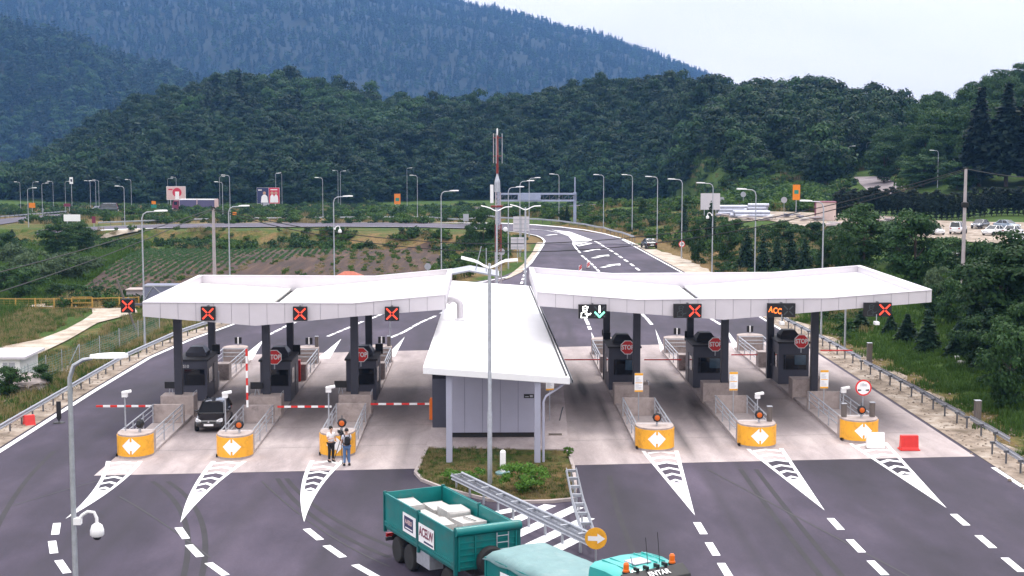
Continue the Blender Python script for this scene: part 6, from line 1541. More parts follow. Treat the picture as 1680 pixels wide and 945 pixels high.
for k, (px, py, pt, w_, kd, l) in enumerate(((1140, 430, 372, 34, 'bush', 'dark shrub nearest the road below the pale panel'), (1166, 400, 330, 26, 'spruce2', 'slim young spruce in front of the pale panel'), (1192, 430, 366, 52, 'bush', 'dark wide shrub left of the pipe yard lamp'), (1122, 392, 332, 24, 'spruce', 'dark small spruce beside the lamp at the bend'),
        (1225, 440, 376, 40, 'spruce', 'dark spruce by the pale step slabs'), (1252, 446, 384, 34, 'spruce2', 'first spruce of the row over the right canopy'), (1275, 447, 386, 36, 'spruce', 'second spruce of the row over the right canopy'), (1298, 448, 380, 36, 'spruce2', 'third spruce of the row over the right canopy'), (1320, 449, 388, 38, 'spruce', 'fourth spruce of the row over the right canopy'), (1352, 452, 394, 44, 'bush', 'rounded shrub ending the row over the right canopy'), (1385, 452, 384, 50, 'bush', 'dark shrub beside the far lamp over the right canopy'),
        (1206, 400, 362, 44, 'bush', 'low shrub right before the pipe stack'), (1285, 396, 364, 52, 'bush', 'low shrub under the orange sign'), (1335, 400, 366, 48, 'bush', 'shrub in front of the plywood box'))):
    plant(kd, px, py, pt, w_, l, G)
plant('bush', 1054, 353, 328, 20, 'round dark bush on the bank beyond the bend'); plant('spruce', 930, 364, 336, 14, 'small dark conifer at the gantry post'); plant('bush', 921, 364, 345, 16, 'small bush left of the conifer at the gantry')
plant('bush', 793, 410, 344, 52, 'big dark bush left of the mast'); plant('bush', 770, 408, 372, 30, 'small bush at the left foot of the big dark bush')
G = 'bushes left of the ploughed field'
for px, py, pt, w_, k, l in ((96, 422, 359, 62, 'broad', 'large dark broadleaf tree left of the ploughed field'), (132, 418, 364, 52, 'broad2', 'dark broadleaf tree at the field corner'), (62, 470, 412, 80, 'willow', 'big pale willow bush below the dark trees'), (24, 452, 400, 70, 'willow', 'pale willow bush at the left picture edge'), (112, 462, 414, 74, 'willow', 'pale willow bush beside the field corner'), (150, 448, 420, 46, 'willow', 'small pale bush touching the ploughed field'),
                              (42, 492, 440, 74, 'bush', 'dark green bush left above the yellow fence'), (92, 488, 466, 40, 'bush', 'small round bush just behind the yellow fence'), (178, 412, 397, 24, 'bush', 'tiny dark bush at the top edge of the field'), (12, 424, 384, 44, 'bush', 'bush highest at the left picture edge'), (20, 392, 376, 18, 'spruce', 'tiny spruce in the left meadow'), (8, 480, 440, 60, 'bush', 'bush in the left picture corner above the fence')):
    plant(k, px, py, pt, w_, l, G)
plant('bush', 16, 652, 604, 60, 'dark bush hiding the front of the white hut'); plant('bush', 70, 636, 600, 44, 'dark tall bush right of the white hut'); plant('bush', 44, 640, 612, 36, 'dark bush between hut and wire fence')
c = P(856, 806, .15); tree('bright', 'bright green round shrub in the planted bed', c, 1.25, 2.35); c = P(760, 788, .15); tree('juniper', 'low spreading juniper in the planted bed', c, .62, 2.3)
c = P(932, 748, .15); tree('bright', 'tiny green shrub in the bed corner beside the kerb', c, .45, .55)
for k, (px, py, pt, w_, l) in enumerate(((1606, 306, 142, 86, 'dark tall spruce left of its two neighbours on the right slope'), (1650, 306, 136, 92, 'dark tall spruce in the middle of three on the right slope'), (1694, 306, 118, 100, 'dark tall spruce at the right picture edge'))): plant('dark_spruce', px, py, pt, w_, l, 'tall dark spruces on the right slope')
for px, py, pt, w_, l in ((1515, 306, 252, 84, 'light green broadleaf bush at the foot of the right wood'), (1450, 300, 232, 70, 'broadleaf tree overhanging the sloping side road'), (1570, 312, 262, 70, 'broadleaf bush left of the dark spruces')): plant('broad3', px, py, pt, w_, l, 'trees at the foot of the right wood')
n = 0
while n < 62:
    px = rt.uniform(1448, 1760); yf, yr = tab4(px, RIGHT, 3), tab4(px, RIGHT, 2); u = rt.uniform(.16, 1.12) ; y = yf + (yr - yf) * u; x = (px - 797) / FPX * y
    if px < 1475 and u < .5: continue
    h = rt.uniform(10, 14.5); tree(rt.choice(('broad', 'broad2', 'broad3')), 'broadleaf tree in the wood on the right hillside', (x, y, Z(x, y) - .5), h, h * rt.uniform(.62, .85), 'trees of the wood on the right hillside'); n += 1
for k in range(38):
    px = 1372 + 9.0 * k + rt.uniform(-1.5, 1.5); c = at(px, 268 + 8 * math.sin(k * .25)); g = T(c.x, c.y); h = rt.uniform(4.3, 5.4)
    tree('thuja', 'dark clipped thuja in the tall hedge behind the yard', (c.x, c.y, g), h, 2.1, 'thujas of the tall hedge behind the yard')

# ------------------------------------------------------------------ grass, weeds, crops: stuff nobody could count
def tuft(seed, n, h, spread, m, wd=.02):
    r = random.Random(seed); mb = MB()
    for k in range(n):
        a = r.uniform(0, 6.28); x, y = r.gauss(0, spread), r.gauss(0, spread); l = h * r.uniform(.6, 1.1); dx, dy = math.cos(a) * l * .45, math.sin(a) * l * .45; nx, ny = -math.sin(a) * wd, math.cos(a) * wd
        mb.add([(x - nx, y - ny, 0), (x + nx, y + ny, 0), (x + dx * .4 + nx * .8, y + dy * .4 + ny * .8, l * .65), (x + dx * .4 - nx * .8, y + dy * .4 - ny * .8, l * .65), (x + dx, y + dy, l)], [(0, 1, 2, 3), (3, 2, 4)])
    o = mb.build('tuft', m, fix=False); me = o.data; COL.objects.unlink(o); bpy.data.objects.remove(o); return hidden('grass_tuft', me)
TG = [tuft(1, 26, .42, .2, M['grass']), tuft(2, 26, .5, .22, M['grass'])]; TS = [tuft(3, 26, .55, .24, M['straw'], .015)]
WEED = [hidden('weed', decid_mesh('weed', 60 + k, 0, 1.0, .8, 12, 16, .35, .16, M[('leaf_near', 'grass', 'grass')[k]])) for k in range(3)] + [tuft(5, 60, .75, .42, M['straw'], .02)]
rs = np.random.RandomState(12)
def fill(n, box, test, fn=Z, clump=0.0):
    out = []; x0, x1, y0, y1 = box
    while len(out) < n:
        x, y = rs.uniform(x0, x1), rs.uniform(y0, y1)
        if clump and (math.sin(x * .31 + y * .13) + math.sin(x * .17 - y * .29 + 1) + rs.randn() * .8) < clump: continue
        if test(x, y): out.append((x, y, fn(x, y) - .08))
    return out
p = fill(9000, (26, 62, 66, 160), lambda x, y: x - lerp_tab(y, XR) > 1.6 + 1.2 * math.sin(y * .9) and x < .62 * y * .62 + 8)
scatter('grass', p, rs.uniform(.5, 1.15, len(p)), TG + TG, 1)['label'] = 'thick grass on the right bank'
def seg_dist(x, y, pts):
    best = 1e9
    for a, b in zip(pts, pts[1:]):
        ax, ay, bx, by = a[0], a[1], b[0], b[1]; dx, dy = bx - ax, by - ay; u = max(0, min(1, ((x - ax) * dx + (y - ay) * dy) / (dx * dx + dy * dy + 1e-9)))
        best = min(best, math.hypot(x - ax - dx * u, y - ay - dy * u))
    return best
TRACK = [ground(*q) for q in ((0, 588), (58, 572), (110, 550), (150, 528), (178, 516), (190, 508))]
TR2 = [tuple(ground(*q))[:2] for q in ((222, 506), (150, 503), (80, 501), (8, 501))]
def off_track(x, y):
    for a, b in zip(TRACK, TRACK[1:]):
        ab = b - a; ab.z = 0; u = max(0, min(1, ((x - a.x) * ab.x + (y - a.y) * ab.y) / ab.length_squared)); q = a + ab * u
        if math.hypot(x - q.x, (y - q.y) * .6) < 2.6 - .6 * u + (1.2 if u > .95 else 0): return False
    return not (seg_dist(x, y, TR2) < 2.6)
p = fill(13000, (-82, -6, 76, 182), lambda x, y: lerp_tab(y, XL) - x > .4 and x > -.35 * y - 2 and off_track(x, y))
scatter('grass', p, rs.uniform(.45, 1.1, len(p)), [TG[0], TS[0], TG[1], TS[0]], 2)['label'] = 'mixed green and dry grass left of the guard rail'
FX0 = [(183, -50), (268, -62)]; FX1 = [(183, -9), (230, -6), (268, -10)]
def in_field(x, y): return 181 < y < 270 and lerp_tab(y, FX0) < x < lerp_tab(y, FX1)
fx = lambda y, u: lerp_tab(y, FX0) + (lerp_tab(y, FX1) - lerp_tab(y, FX0)) * u
strip('field', [(V((fx(y, 0), y, 0)), V((fx(y, 1), y, 0))) for y in np.arange(181, 271, 3)], M['soil'], .05, 1, 24)
pr, sr, wr_, ws_ = [], [], [], []
row = -72.0
while row < -2:
    y = 182.0; wide = row > -44
    while y < 269:
        x = row + (y - 182) * -.075
        if in_field(x, y):
            left = sm(-36 + .30 * (y - 225) - x, -5, 5); gap = math.sin(x * .21 + y * .05) + math.sin(y * .11 - x * .4)
            if rs.rand() < left * (.85 if gap > -1.0 else .3): pr.append((x + rs.randn() * .08, y + rs.randn() * .15, T(x, y))); sr.append(.20 + .22 * rs.rand())
            elif rs.rand() < (1 - left) * .75 and math.sin(row * 2.8) + .5 * math.sin(row * .9 + y * .09) + .45 * gap > .25:
                wr_.append((x + rs.randn() * .35, y + rs.randn() * .3, T(x, y))); ws_.append(.18 + .36 * rs.rand())
        y += .55
    row += 1.12
scatter('crop_rows', pr, sr, [hidden('crop', decid_mesh('crop', 70, 0, .9, .75, 10, 12, .3, .16, M['crop'])), hidden('crop', decid_mesh('crop', 71, 0, .8, .8, 10, 12, .3, .16, M['crop']))], 9)['label'] = 'green crop rows on the ploughed field'
scatter('weeds', wr_, ws_, [WEED[1], TG[1], WEED[3], WEED[3]], 19)['label'] = 'weedy green and straw strips on the brown right half of the field'
def med(x, y):
    dl = lerp_tab(y, XL) - x; return (dl > 1.5 or x - lerp_tab(y, XR) > 4) and not in_field(x, y)
FARP = [( (a.x + b.x) / 2, (a.y + b.y) / 2, (a - b).length / 2) for a, b in far] ; UPP = [(c.x, c.y) for c in upc]
def clear_roads(x, y): return seg_dist(x, y, FARP) > 9.5 and seg_dist(x, y, UPP) > 7.5
p = fill(5200, (-140, 60, 165, 360), lambda x, y: med(x, y) and -40 < azpx(x, y) < 1190 and clear_roads(x, y) and not (y < 262 and x < lerp_tab(y, FX0)), T, .15)
scatter('weeds', p, rs.uniform(.5, 1.4, len(p)), [WEED[0], WEED[1], WEED[3], WEED[3]], 10)['label'] = 'rough weeds and tall grass between the far roads'
p = fill(3000, (-260, 80, 340, 560), lambda x, y: -40 < azpx(x, y) < 1190 and clear_roads(x, y), T, .3)
scatter('weeds', p, rs.uniform(.8, 2.0, len(p)), [WEED[0], WEED[3], WEED[2]], 11)['label'] = 'weeds and low scrub before the wooded hill'
p = fill(2600, (30, 130, 290, 520), lambda x, y: 1120 < azpx(x, y) < 1500 and not (1395 < azpx(x, y) < 1480 and 300 < y < 420), Z, .1)
scatter('weeds', p, rs.uniform(.9, 2.6, len(p)), [WEED[0], WEED[1], WEED[2], WEED[3]], 13)['label'] = 'rough green scrub on the slope below the forest'
p = fill(1300, (28, 75, 110, 250), lambda x, y: 2 < x - lerp_tab(y, XR) and azpx(x, y) < 1430 and y < 235, T, .0)
scatter('weeds', p, rs.uniform(.35, 1.0, len(p)), [WEED[0], WEED[3], WEED[3]], 14)['label'] = 'tall weeds on the bank right of the road'
def in_bed(x, y):
    n_ = len(bed); c_ = False
    for k in range(n_):
        (xa, ya), (xb, yb) = bed[k], bed[k - 1]
        if (ya > y) != (yb > y) and x < (xb - xa) * (y - ya) / (yb - ya) + xa: c_ = not c_
    return c_
p = fill(1500, (-4.5, 5, 60, 82), lambda x, y: in_bed(x, y), lambda x, y: .2, -.6)
scatter('grass', p, rs.uniform(.18, .42, len(p)), [TG[0], TS[0]], 15)['label'] = 'short half dry grass in the planted bed'
# pebbles along the verges
mb = MB().lathe([(.5, -.2), (.9, .15), (.6, .55), (.001, .65)], (0, 0, 0), 6); o = mb.build('pebble', M['gravel_rough']); me = o.data; COL.objects.unlink(o); bpy.data.objects.remove(o); PEB = hidden('pebble', me)
p = [(lerp_tab(y, XR) + rs.uniform(-1.6, 2.4), y, .0) for y in rs.uniform(60, 150, 1300)] + [(lerp_tab(y, XL) + rs.uniform(-.2, .9), y, .0) for y in rs.uniform(60, 118, 300)]
scatter('rubble', [(a, b, T(a, b) + .02) for a, b, _ in p], rs.uniform(.02, .11, len(p)), [PEB], 16, .4)['label'] = 'loose pale stones along the gravel shoulders'

p = fill(5200, (-112, -40, 150, 285), lambda x, y: x < lerp_tab(y, FX0) - .5 and azpx(x, y) > -30 and lerp_tab(y, XL) - x > 2 and clear_roads(x, y), T)
scatter('grass', p, rs.uniform(1.0, 2.2, len(p)), TG, 21)['label'] = 'fresh green meadow grass left of the ploughed field'
# ================================================================== vehicles
def loft(sections, mb=None, mi=0):
    mb = mb or MB(); n = len(sections[0]); vs = [p for s in sections for p in s]
    fs = [(i * n + k, i * n + (k + 1) % n, (i + 1) * n + (k + 1) % n, (i + 1) * n + k) for i in range(len(sections) - 1) for k in range(n)]
    fs += [tuple(range(n - 1, -1, -1)), tuple((len(sections) - 1) * n + k for k in range(n))]
    return mb.add(vs, fs, mi)
def subd(o, n=1):
    m = o.modifiers.new('sub', 'SUBSURF'); m.levels = n; m.render_levels = n; return o
def wheel(t, x, y, r, w_, m='chrome', side=1):
    wh = MB().lathe([(r * .62, -w_ / 2), (r * .94, -w_ / 2), (r, -w_ * .3), (r, w_ * .3), (r * .94, w_ / 2), (r * .62, w_ / 2)], (0, 0, 0), 20, 'x').build('wheel', M['rubber'], t, (x, y, r), smooth=True)
    mb = MB(); mb.lathe([(.001, -w_ * .30), (r * .62, -w_ * .42), (r * .62, w_ * .42), (.001, w_ * .30)], (0, 0, 0), 16, 'x')
    for k in range(5): a = 2 * PI * k / 5; mb.box(side * w_ * .36 - .012, side * w_ * .36 + .03, r * .35 * math.cos(a) - .04, r * .35 * math.cos(a) + .04, r * .35 * math.sin(a) - .04, r * .35 * math.sin(a) + .04)
    mb.build('rim', M[m], wh)
CARS = {
 'hatch': dict(L=3.85, st=[(-1.93, .52, .34, .58), (-1.86, .70, .24, .68), (-1.55, .81, .2, .78), (-1.0, .83, .2, .92), (-.6, .83, .2, .96), (.5, .83, .2, .97), (1.4, .82, .22, .98), (1.80, .76, .28, .95), (1.90, .64, .34, .84)], gb=(-.98, 1.78), gt=(-.12, 1.38), h=1.47, wx=(-1.25, 1.22), r=.30),
 'sedan': dict(L=4.4, st=[(-2.18, .55, .34, .56), (-2.1, .72, .24, .66), (-1.7, .83, .2, .76), (-1.0, .86, .2, .88), (-.6, .86, .2, .92), (.7, .86, .2, .93), (1.6, .85, .22, .94), (2.05, .78, .28, .92), (2.18, .64, .36, .80)], gb=(-.95, 1.55), gt=(-.15, .95), h=1.42, wx=(-1.35, 1.32), r=.31),
 'suv': dict(L=4.5, st=[(-2.2, .6, .4, .75), (-2.12, .8, .3, .95), (-1.7, .88, .28, 1.02), (-1.0, .9, .28, 1.1), (.6, .9, .28, 1.12), (1.7, .9, .28, 1.12), (2.1, .86, .32, 1.1), (2.2, .8, .4, 1.0)], gb=(-1.0, 2.1), gt=(-.4, 1.95), h=1.85, wx=(-1.4, 1.35), r=.36)}
def car(label, loc, rz, kind, paint, cat='car', sc=1.0, name='parked_car', group=None):
    d = CARS[kind]; t = thing(name, label, cat, loc, rz, group); t.scale = (sc,) * 3
    secs = []
    for y, hw, zl, zt in d['st']:
        half = [(hw * .84, zl), (hw, zl + .16), (hw * 1.0, (zl + zt) / 2 + .04), (hw * .97, zt - .09), (hw * .86, zt), (hw * .4, zt + .025)]
        secs.append([(x, y, z) for x, z in half] + [(-x, y, z) for x, z in half[::-1]])
    b = subd(loft(secs).build('body', paint, t, smooth=True), 2)
    (b0, b1), (t0, t1), h = d['gb'], d['gt'], d['h']; bw = max(s[1] for s in d['st']) * .88; tw = bw * .80; zb = max(s[3] for s in d['st']) - .05
    gl = MB().add([(-bw, b0, zb), (bw, b0, zb), (bw, b1, zb), (-bw, b1, zb), (-tw, t0, h - .04), (tw, t0, h - .04), (tw, t1, h - .04), (-tw, t1, h - .04)], [(0, 1, 5, 4), (1, 2, 6, 5), (2, 3, 7, 6), (3, 0, 4, 7), (4, 5, 6, 7), (3, 2, 1, 0)]).build('windows', M['glass'], t, bevel=.05)
    y0, y1 = t0 - .10, t1 + .10
    subd(loft([[(tw * a, y, h - .05 + z) for a, z in ((-1.03, -.04), (-.9, .03), (0, .055), (.9, .03), (1.03, -.04), (0, -.06))] for y in (y0, (y0 + y1) / 2, y1)]).build('roof', paint, t, smooth=True), 2)
    mb = MB()
    for s in (-1, 1):
        mb.tube([(s * bw, b0, zb), (s * tw * 1.0, t0, h - .03)], .045, 6); mb.tube([(s * bw, b1, zb), (s * tw, t1, h - .03)], .07, 6); ym = (b0 + b1) / 2 + .05; mb.tube([(s * bw * 1.0, ym, zb), (s * tw * 1.01, (t0 + t1) / 2 + .05, h - .03)], .045, 6)
    mb.build('pillar', paint, t)
    f = d['st'][1]; yf = f[0]
    for s in (-1, 1):
        hl = loft([[(s * x, y, z) for x, y, z in q] for q in (((.42, yf - .03, .60), (.42, yf - .035, .66), (.44, yf + .02, .70)), ((.60, yf - .0, .58), (.60, yf + .01, .74), (.60, yf + .10, .78)), ((.74, yf + .10, .62), (.74, yf + .14, .74), (.72, yf + .22, .79)))])
        k_ = f[3] / .68; [None for _ in ()]
        o = hl.build('headlight', M['lens'], t); o.location.z = (f[3] - .68)
        y2 = d['st'][-2][0]; MB().box(min(s * .5, s * .74), max(s * .5, s * .74), y2 + .02, y2 + .10, d['st'][-2][3] - .28, d['st'][-2][3] - .10).build('tail_light', M['redlens'], t, bevel=.02)
        MB().box(min(s * bw * 1.02, s * (bw + .22)), max(s * bw * 1.02, s * (bw + .22)), b0 + .22, b0 + .34, zb + .02, zb + .16).build('mirror', paint, t, bevel=.03)
        for y in d['wx']: wheel(t, s * (max(q[1] for q in d['st']) - .08), y, d['r'], .19, 'chrome', s)
        MB().box(min(s * bw * .99, s * bw * 1.10), max(s * bw * .99, s * bw * 1.10), .05, .2, zb - .16, zb - .12).build('door_handle', paint, t)
    y = d['st'][0][0]; MB().box(-.26, .26, y - .03, y - .005, .40, .51).build('number_plate', M['signwhite'], t); MB().box(-.4, .4, y - .0, y + .06, .56, .62).build('grille', M['black'], t)
    MB().lathe([(.001, .0), (.055, .0), (.05, .02), (.001, .025)], (0, y - .01, .62), 12, 'y').build('badge', M['chrome'], t)
    y = d['st'][-1][0]; MB().box(-.26, .26, y + .005, y + .03, .52, .63).build('number_plate', M['signwhite'], t)
    return t
for nm, c in (('carwhite', (.72, .72, .73)), ('cardark', (.03, .035, .05)), ('carblue', (.22, .28, .36)), ('carred', (.55, .06, .02)), ('carolive', (.035, .045, .05))): M[nm] = mat(nm + '_paint', c, .25, .05, 2, coat=.8, spec=.5)
c = P(341, 711, 0); car('black hatchback leaving the lane between the two left islands', (c.x, c.y + 1.93, .01), RAD(1.5), 'hatch', M['blackcar'], name='black_car')
g = ground(1067, 409); car('black car parked on the gravel beside the far bend', (g.x, g.y + 2, g.z + .05), PI + .12, 'sedan', M['blackcar'])
YARD = 'cars parked in the yard'
for px, py, kd, m, rz, l in ((1572, 384, 'suv', 'carwhite', 2.6, 'white van-like car left of the right wire pole'), (1608, 375, 'sedan', 'cardark', -.7, 'dark car behind the white ones in the yard'), (1630, 386, 'sedan', 'carwhite', -.9, 'white saloon just right of the wire pole'), (1652, 376, 'sedan', 'carblue', .6, 'grey-blue car at the back of the yard'), (1662, 386, 'sedan', 'carwhite', 2.4, 'white saloon at the right end of the yard'), (1672, 400, 'hatch', 'carwhite', -.6, 'white hatchback cut by the right picture edge'),
                             (1578, 442, 'hatch', 'carred', -.9, 'orange-red car half hidden by trees below the wire pole'), (1556, 424, 'hatch', 'carwhite', -.8, 'white car above the orange-red one'), (1532, 385, 'sedan', 'carwhite', .2, 'white car mostly hidden by the wide bushy tree')):
    g = ground(px, py); car(l, (g.x, g.y, g.z + .05), rz, kd, M[m], group=YARD)
g = ground(173, 351); car('dark olive off-road car on the far upper road', (g.x, g.y, g.z + .12), -PI / 2 + .1, 'suv', M['carolive'], sc=1.7, name='far_car')
# lorry with two purple tarpaulin bodies on the upper road
g = ground(319, 346); s = ppm(g); t = thing('lorry', 'long lorry with purple side curtains and wine-red cab on the far upper road', 'lorry', (g.x, g.y, g.z + .1), -.06); L_ = 71 / s; x0 = -L_ / 2
h = 19 / s
cb = MB().ext([(x0, .5), (x0 + 2.2, .5), (x0 + 2.2, h * .88), (x0 + .5, h * .88), (x0 + .1, h * .5)], -1.25, 1.25).build('cab', M['wine'], t, bevel=.08); MB().box(x0 + .7, x0 + 1.8, -1.27, -1.251, h * .5, h * .78).build('window', M['glass'], cb)
MB().box(x0 + .04, x0 + .5, -1.26, -.9, .55, .8).build('headlight', M['lens'], t)
u = x0 + 2.4; w_ = (L_ - 2.4) / 2
for k in range(2):
    b = MB().box(u + k * w_ + .12, u + (k + 1) * w_ - .12, -1.25, 1.25, .9, h - .3).build('curtain_body', M['purple'], t); MB().box(u + k * w_ + .1, u + (k + 1) * w_ - .1, -1.28, 1.28, h - .29, h).build('top_rail', M['white'], b)
    for e in (u + k * w_ + .05, u + (k + 1) * w_ - .15): MB().box(e, e + .12, -1.29, -1.2, .8, h).build('corner_post', M['pinkish'], b)
MB().box(x0 + L_ - .11, x0 + L_ + .6, -1.25, 1.25, .9, h).build('tail_box', M['pinkish'], t)
for x in (x0 + 1.1, u + .8, u + w_ - 1.2, u + w_ + 1.2, u + 2 * w_ - 1.6, u + 2 * w_ - .5):
    for q in (-1.1, 1.1): o = MB().lathe([(.2, -.15), (.5, -.15), (.5, .15), (.2, .15)], (0, 0, 0), 14, 'y').build('wheel', M['rubber'], t, (x, q, .5))
MB().box(x0 + 1, x0 + L_, -.5, .5, .55, .88).build('chassis', M['chassis'], t)

# ------------------------------------------------------------------ teal tipper with drawbar trailer, lower middle
HD = RAD(-64.4)
def lwheel(t, x, y, r=.50, w_=.32):
    wh = MB().lathe([(r * .55, -w_ / 2), (r * .9, -w_ / 2), (r, -w_ * .32), (r, w_ * .32), (r * .9, w_ / 2), (r * .55, w_ / 2)], (0, 0, 0), 24, 'y').build('wheel', M['rubber'], t, (x, y, r), smooth=True)
    s = 1 if y > 0 else -1; mb = MB()
    mb.lathe([(.001, -.02), (r * .5, -.05), (r * .56, -.10), (r * .56, .10), (r * .5, .05), (.001, .02)], (0, 0, 0), 20, 'y'); mb.lathe([(.001, -.13), (r * .2, -.11), (r * .24, 0), (r * .2, .11), (.001, .13)], (0, 0, 0), 12, 'y')
    for k in range(8): a = 2 * PI * k / 8; mb.tube([(r * .36 * math.cos(a), -.07, r * .36 * math.sin(a)), (r * .36 * math.cos(a), .07, r * .36 * math.sin(a))], .022, 5)
    mb.build('rim', M['galv_dark'], wh); return wh
def trailer():
    t = thing('trailer', 'teal drop-side trailer loaded with white stone blocks', 'trailer', (-1.40, 54.5, 0), HD); L_, W = 6.7, 2.5; x0, x1, y0, y1 = -L_ / 2, L_ / 2, -W / 2, W / 2; zb, zt = 1.22, 2.5
    MB().box(x0 + .02, x1 - .02, y0 + .02, y1 - .02, zb - .12, zb + .03).build('floor', M['tealdark'], t)
    for s in (-1, 1):
        ya, yb = (y0, y0 + .06) if s < 0 else (y1 - .06, y1); yo = y0 if s < 0 else y1
        sd_ = MB().box(x0 + .07, x1 - .07, ya, yb, zb + .032, zt).build('side_wall', M['teal'], t)
        mb = MB()
        for z, w_ in ((zt - .03, .05), (zb + .16, .04), (zb + .05, .05)): mb.box(x0 + .08, x1 - .08, min(yo, yo + s * .03), max(yo, yo + s * .03), z - w_, z + w_)
        mb.build('rib', M['teal'], sd_)
        mb = MB()
        for x in (x0 + .0, -.02, x1 - .1): mb.box(x, x + .10, min(yo - s * .08, yo + s * .045), max(yo - s * .08, yo + s * .045), zb - .25, zt + .06)
        mb.build('stanchion', M['tealdark'], t)
    MB().box(x0, x0 + .06, y0 + .09, y1 - .09, zb + .033, zt + .01).build('tailboard', M['teal'], t)
    hb_ = MB().box(x1 - .06, x1, y0 + .09, y1 - .09, zb - .1, zt + .0).build('headboard', M['teal'], t)
    mb = MB(); [mb.box(x1 + .002, x1 + .04, y0 + .12 + .0, y1 - .12, zb + .22 * k - .02, zb + .22 * k + .02) for k in range(0, 6)]; [mb.box(x1 + .003, x1 + .06, y - .03, y + .03, zb - .1, zt - .02) for y in (y0 + .12, y0 + .75, y1 - .15)]; mb.build('rib', M['teal'], hb_)
    MB().tube([(x1 + .02, y0 - .02, zt + .02), (x1 + .02, y1 + .02, zt + .02)], .17, 12).build('rolled_cover', M['teal'], t, smooth=True)
    mb = MB(); 
    for y in (y1 - .95, y1 - .5): mb.tube([(x1 + .12, y, zb - .1), (x1 + .12, y, zt - .15)], .022, 6)
    for k in range(5): mb.tube([(x1 + .12, y1 - .95, zb + .05 + .24 * k), (x1 + .12, y1 - .5, zb + .05 + .24 * k)], .018, 6)
    mb.build('ladder', M['galv'], t)
    sp = MB().lathe([(.28, -.16), (.47, -.16), (.53, -.08), (.53, .08), (.47, .16), (.28, .16)], (0, 0, 0), 24, 'x').build('spare_wheel', M['rubber'], t, (x1 + .28, -.02, 1.42), smooth=True); MB().lathe([(.001, -.04), (.2, -.04), (.29, -.1), (.29, .1), (.2, .08), (.001, .08)], (0, 0, 0), 18, 'x').build('rim', M['galv'], sp)
    MB().box(x0 + .1, x1 - .2, -.45, .45, .78, 1.098).build('chassis', M['chassis'], t)
    for x in (x0 + 1.15, x0 + 2.35, x1 - .9):
        for s in (-1, 1): lwheel(t, x, s * (W / 2 - .20))
    MB().box(x0 + 3.05, x0 + 4.25, y0 + .06, y0 + .62, .50, 1.06).build('tool_box', M['galv'], t, bevel=.02)
    MB().box(x0 - .15, x0 - .05, y0 + .1, y1 - .1, .55, .68).build('bumper', M['chassis'], t); 
    for s in (-1, 1): MB().box(x0 - .12, x0 + .0, s * .95 - .2, s * .95 + .2, .72, .86).build('tail_light', M['redlens'], t)
    for x in (x0 + 1.15, x0 + 2.35):
        mb = MB(); pts = [(x + .6 * math.cos(a), .5 + .62 * math.sin(a)) for a in [PI * k / 8 for k in range(1, 8)]]
        for (a, b) in zip(pts, pts[1:]): mb.add([(a[0], y0 + .02, a[1]), (a[0], y0 + .4, a[1]), (b[0], y0 + .4, b[1]), (b[0], y0 + .02, b[1])], [(0, 1, 2, 3)])
        mb.build('mudguard', M['rubber'], t, fix=False)
    # two placards on the near side
    for k, (xa, xb, za, zc, txt) in enumerate(((-1.35, -.12, zb + .25, zb + .98, 'A-HERO'), (.16, 1.55, zb + .22, zb + .92, 'ACELW'))):
        pl = MB().box(xa, xb, y0 - .045, y0 - .032, za, zc).build('placard', M['signwhite'], t); xm = (xa + xb) / 2
        if k == 0:
            MB().box(xa + .14, xb - .24, y0 - .05, y0 - .046, za + .12, zc - .10).build('printed_badge', M['navy'], pl); lettering(txt, .24, M['pinkish'], pl, (xm - .04, y0 - .056, (za + zc) / 2 + .06), sx=.75, bold=.005); MB().box(xa + .25, xb - .3, y0 - .054, y0 - .0505, za + .18, za + .22).build('printed_line', M['signwhite'], pl)
        else: lettering(txt, .48, M['wine'], pl, (xm, y0 - .05, (za + zc) / 2 + .05), sx=.78, bold=.012); MB().box(xa + .5, xb - .08, y0 - .05, y0 - .046, za + .06, za + .13).build('printed_line', M['navy'], pl)
    return t
trailer()
# the load: wrapped blocks standing on the trailer floor
rl = random.Random(4); cH, sH = math.cos(HD), math.sin(HD)
LOAD = [(-2.6, -.60, 1.3, 1.0, .95, 'pale block at the tail end of the near row'), (-1.15, -.62, 1.3, .95, .80, 'white block second from the tail in the near row'), (.35, -.60, 1.35, 1.0, .88, 'white block third from the tail in the near row'), (2.05, -.60, 1.6, 1.05, .62, 'large white block at the head of the near row'),
        (-2.2, .56, 1.2, .9, .78, 'white block at the tail end of the far row'), (-.85, .60, 1.1, .95, .98, 'white block second in the far row'), (.45, .58, 1.15, 1.0, .84, 'white block with dark marks on its top'), (1.66, .62, .98, .95, .66, 'grey-topped block in the far row'), (2.72, .58, .8, .9, .82, 'white block at the head of the far row')]
for k, (x, y, l, w_, h, lab_) in enumerate(LOAD):
    px_, py_ = -1.40 + cH * x - sH * y, 54.5 + sH * x + cH * y
    t = thing('stone_block', lab_ + ' on the teal trailer', 'stone block', (px_, py_, 1.252), HD + rl.uniform(-.11, .11), 'wrapped blocks loaded on the trailer')
    o = MB().box(-l / 2, l / 2, -w_ / 2, w_ / 2, .06, h).build('block', M['stonewrap'], t, bevel=.05)
    for v in o.data.vertices: v.co += V((rl.uniform(-.03, .03), rl.uniform(-.03, .03), rl.uniform(-.04, .04)))
    mb = MB(); [mb.box(-l / 2 + .05, l / 2 - .05, q - .05, q + .05, 0, .058) for q in (-w_ / 2 + .1, w_ / 2 - .1)]; mb.build('pallet', M['wood'], t)
    if k == 6: mb = MB(); [mb.box(-.35 + .17 * j, -.25 + .17 * j, -.05 + .02 * j, .05 + .02 * j, h + .032, h + .036) for j in range(5)]; mb.build('mark', M['signblack'], t)
    if k == 7: MB().box(-l * .42, l * .42, -w_ * .42, w_ * .42, h + .034, h + .045).build('cover_sheet', M['signback'], t)
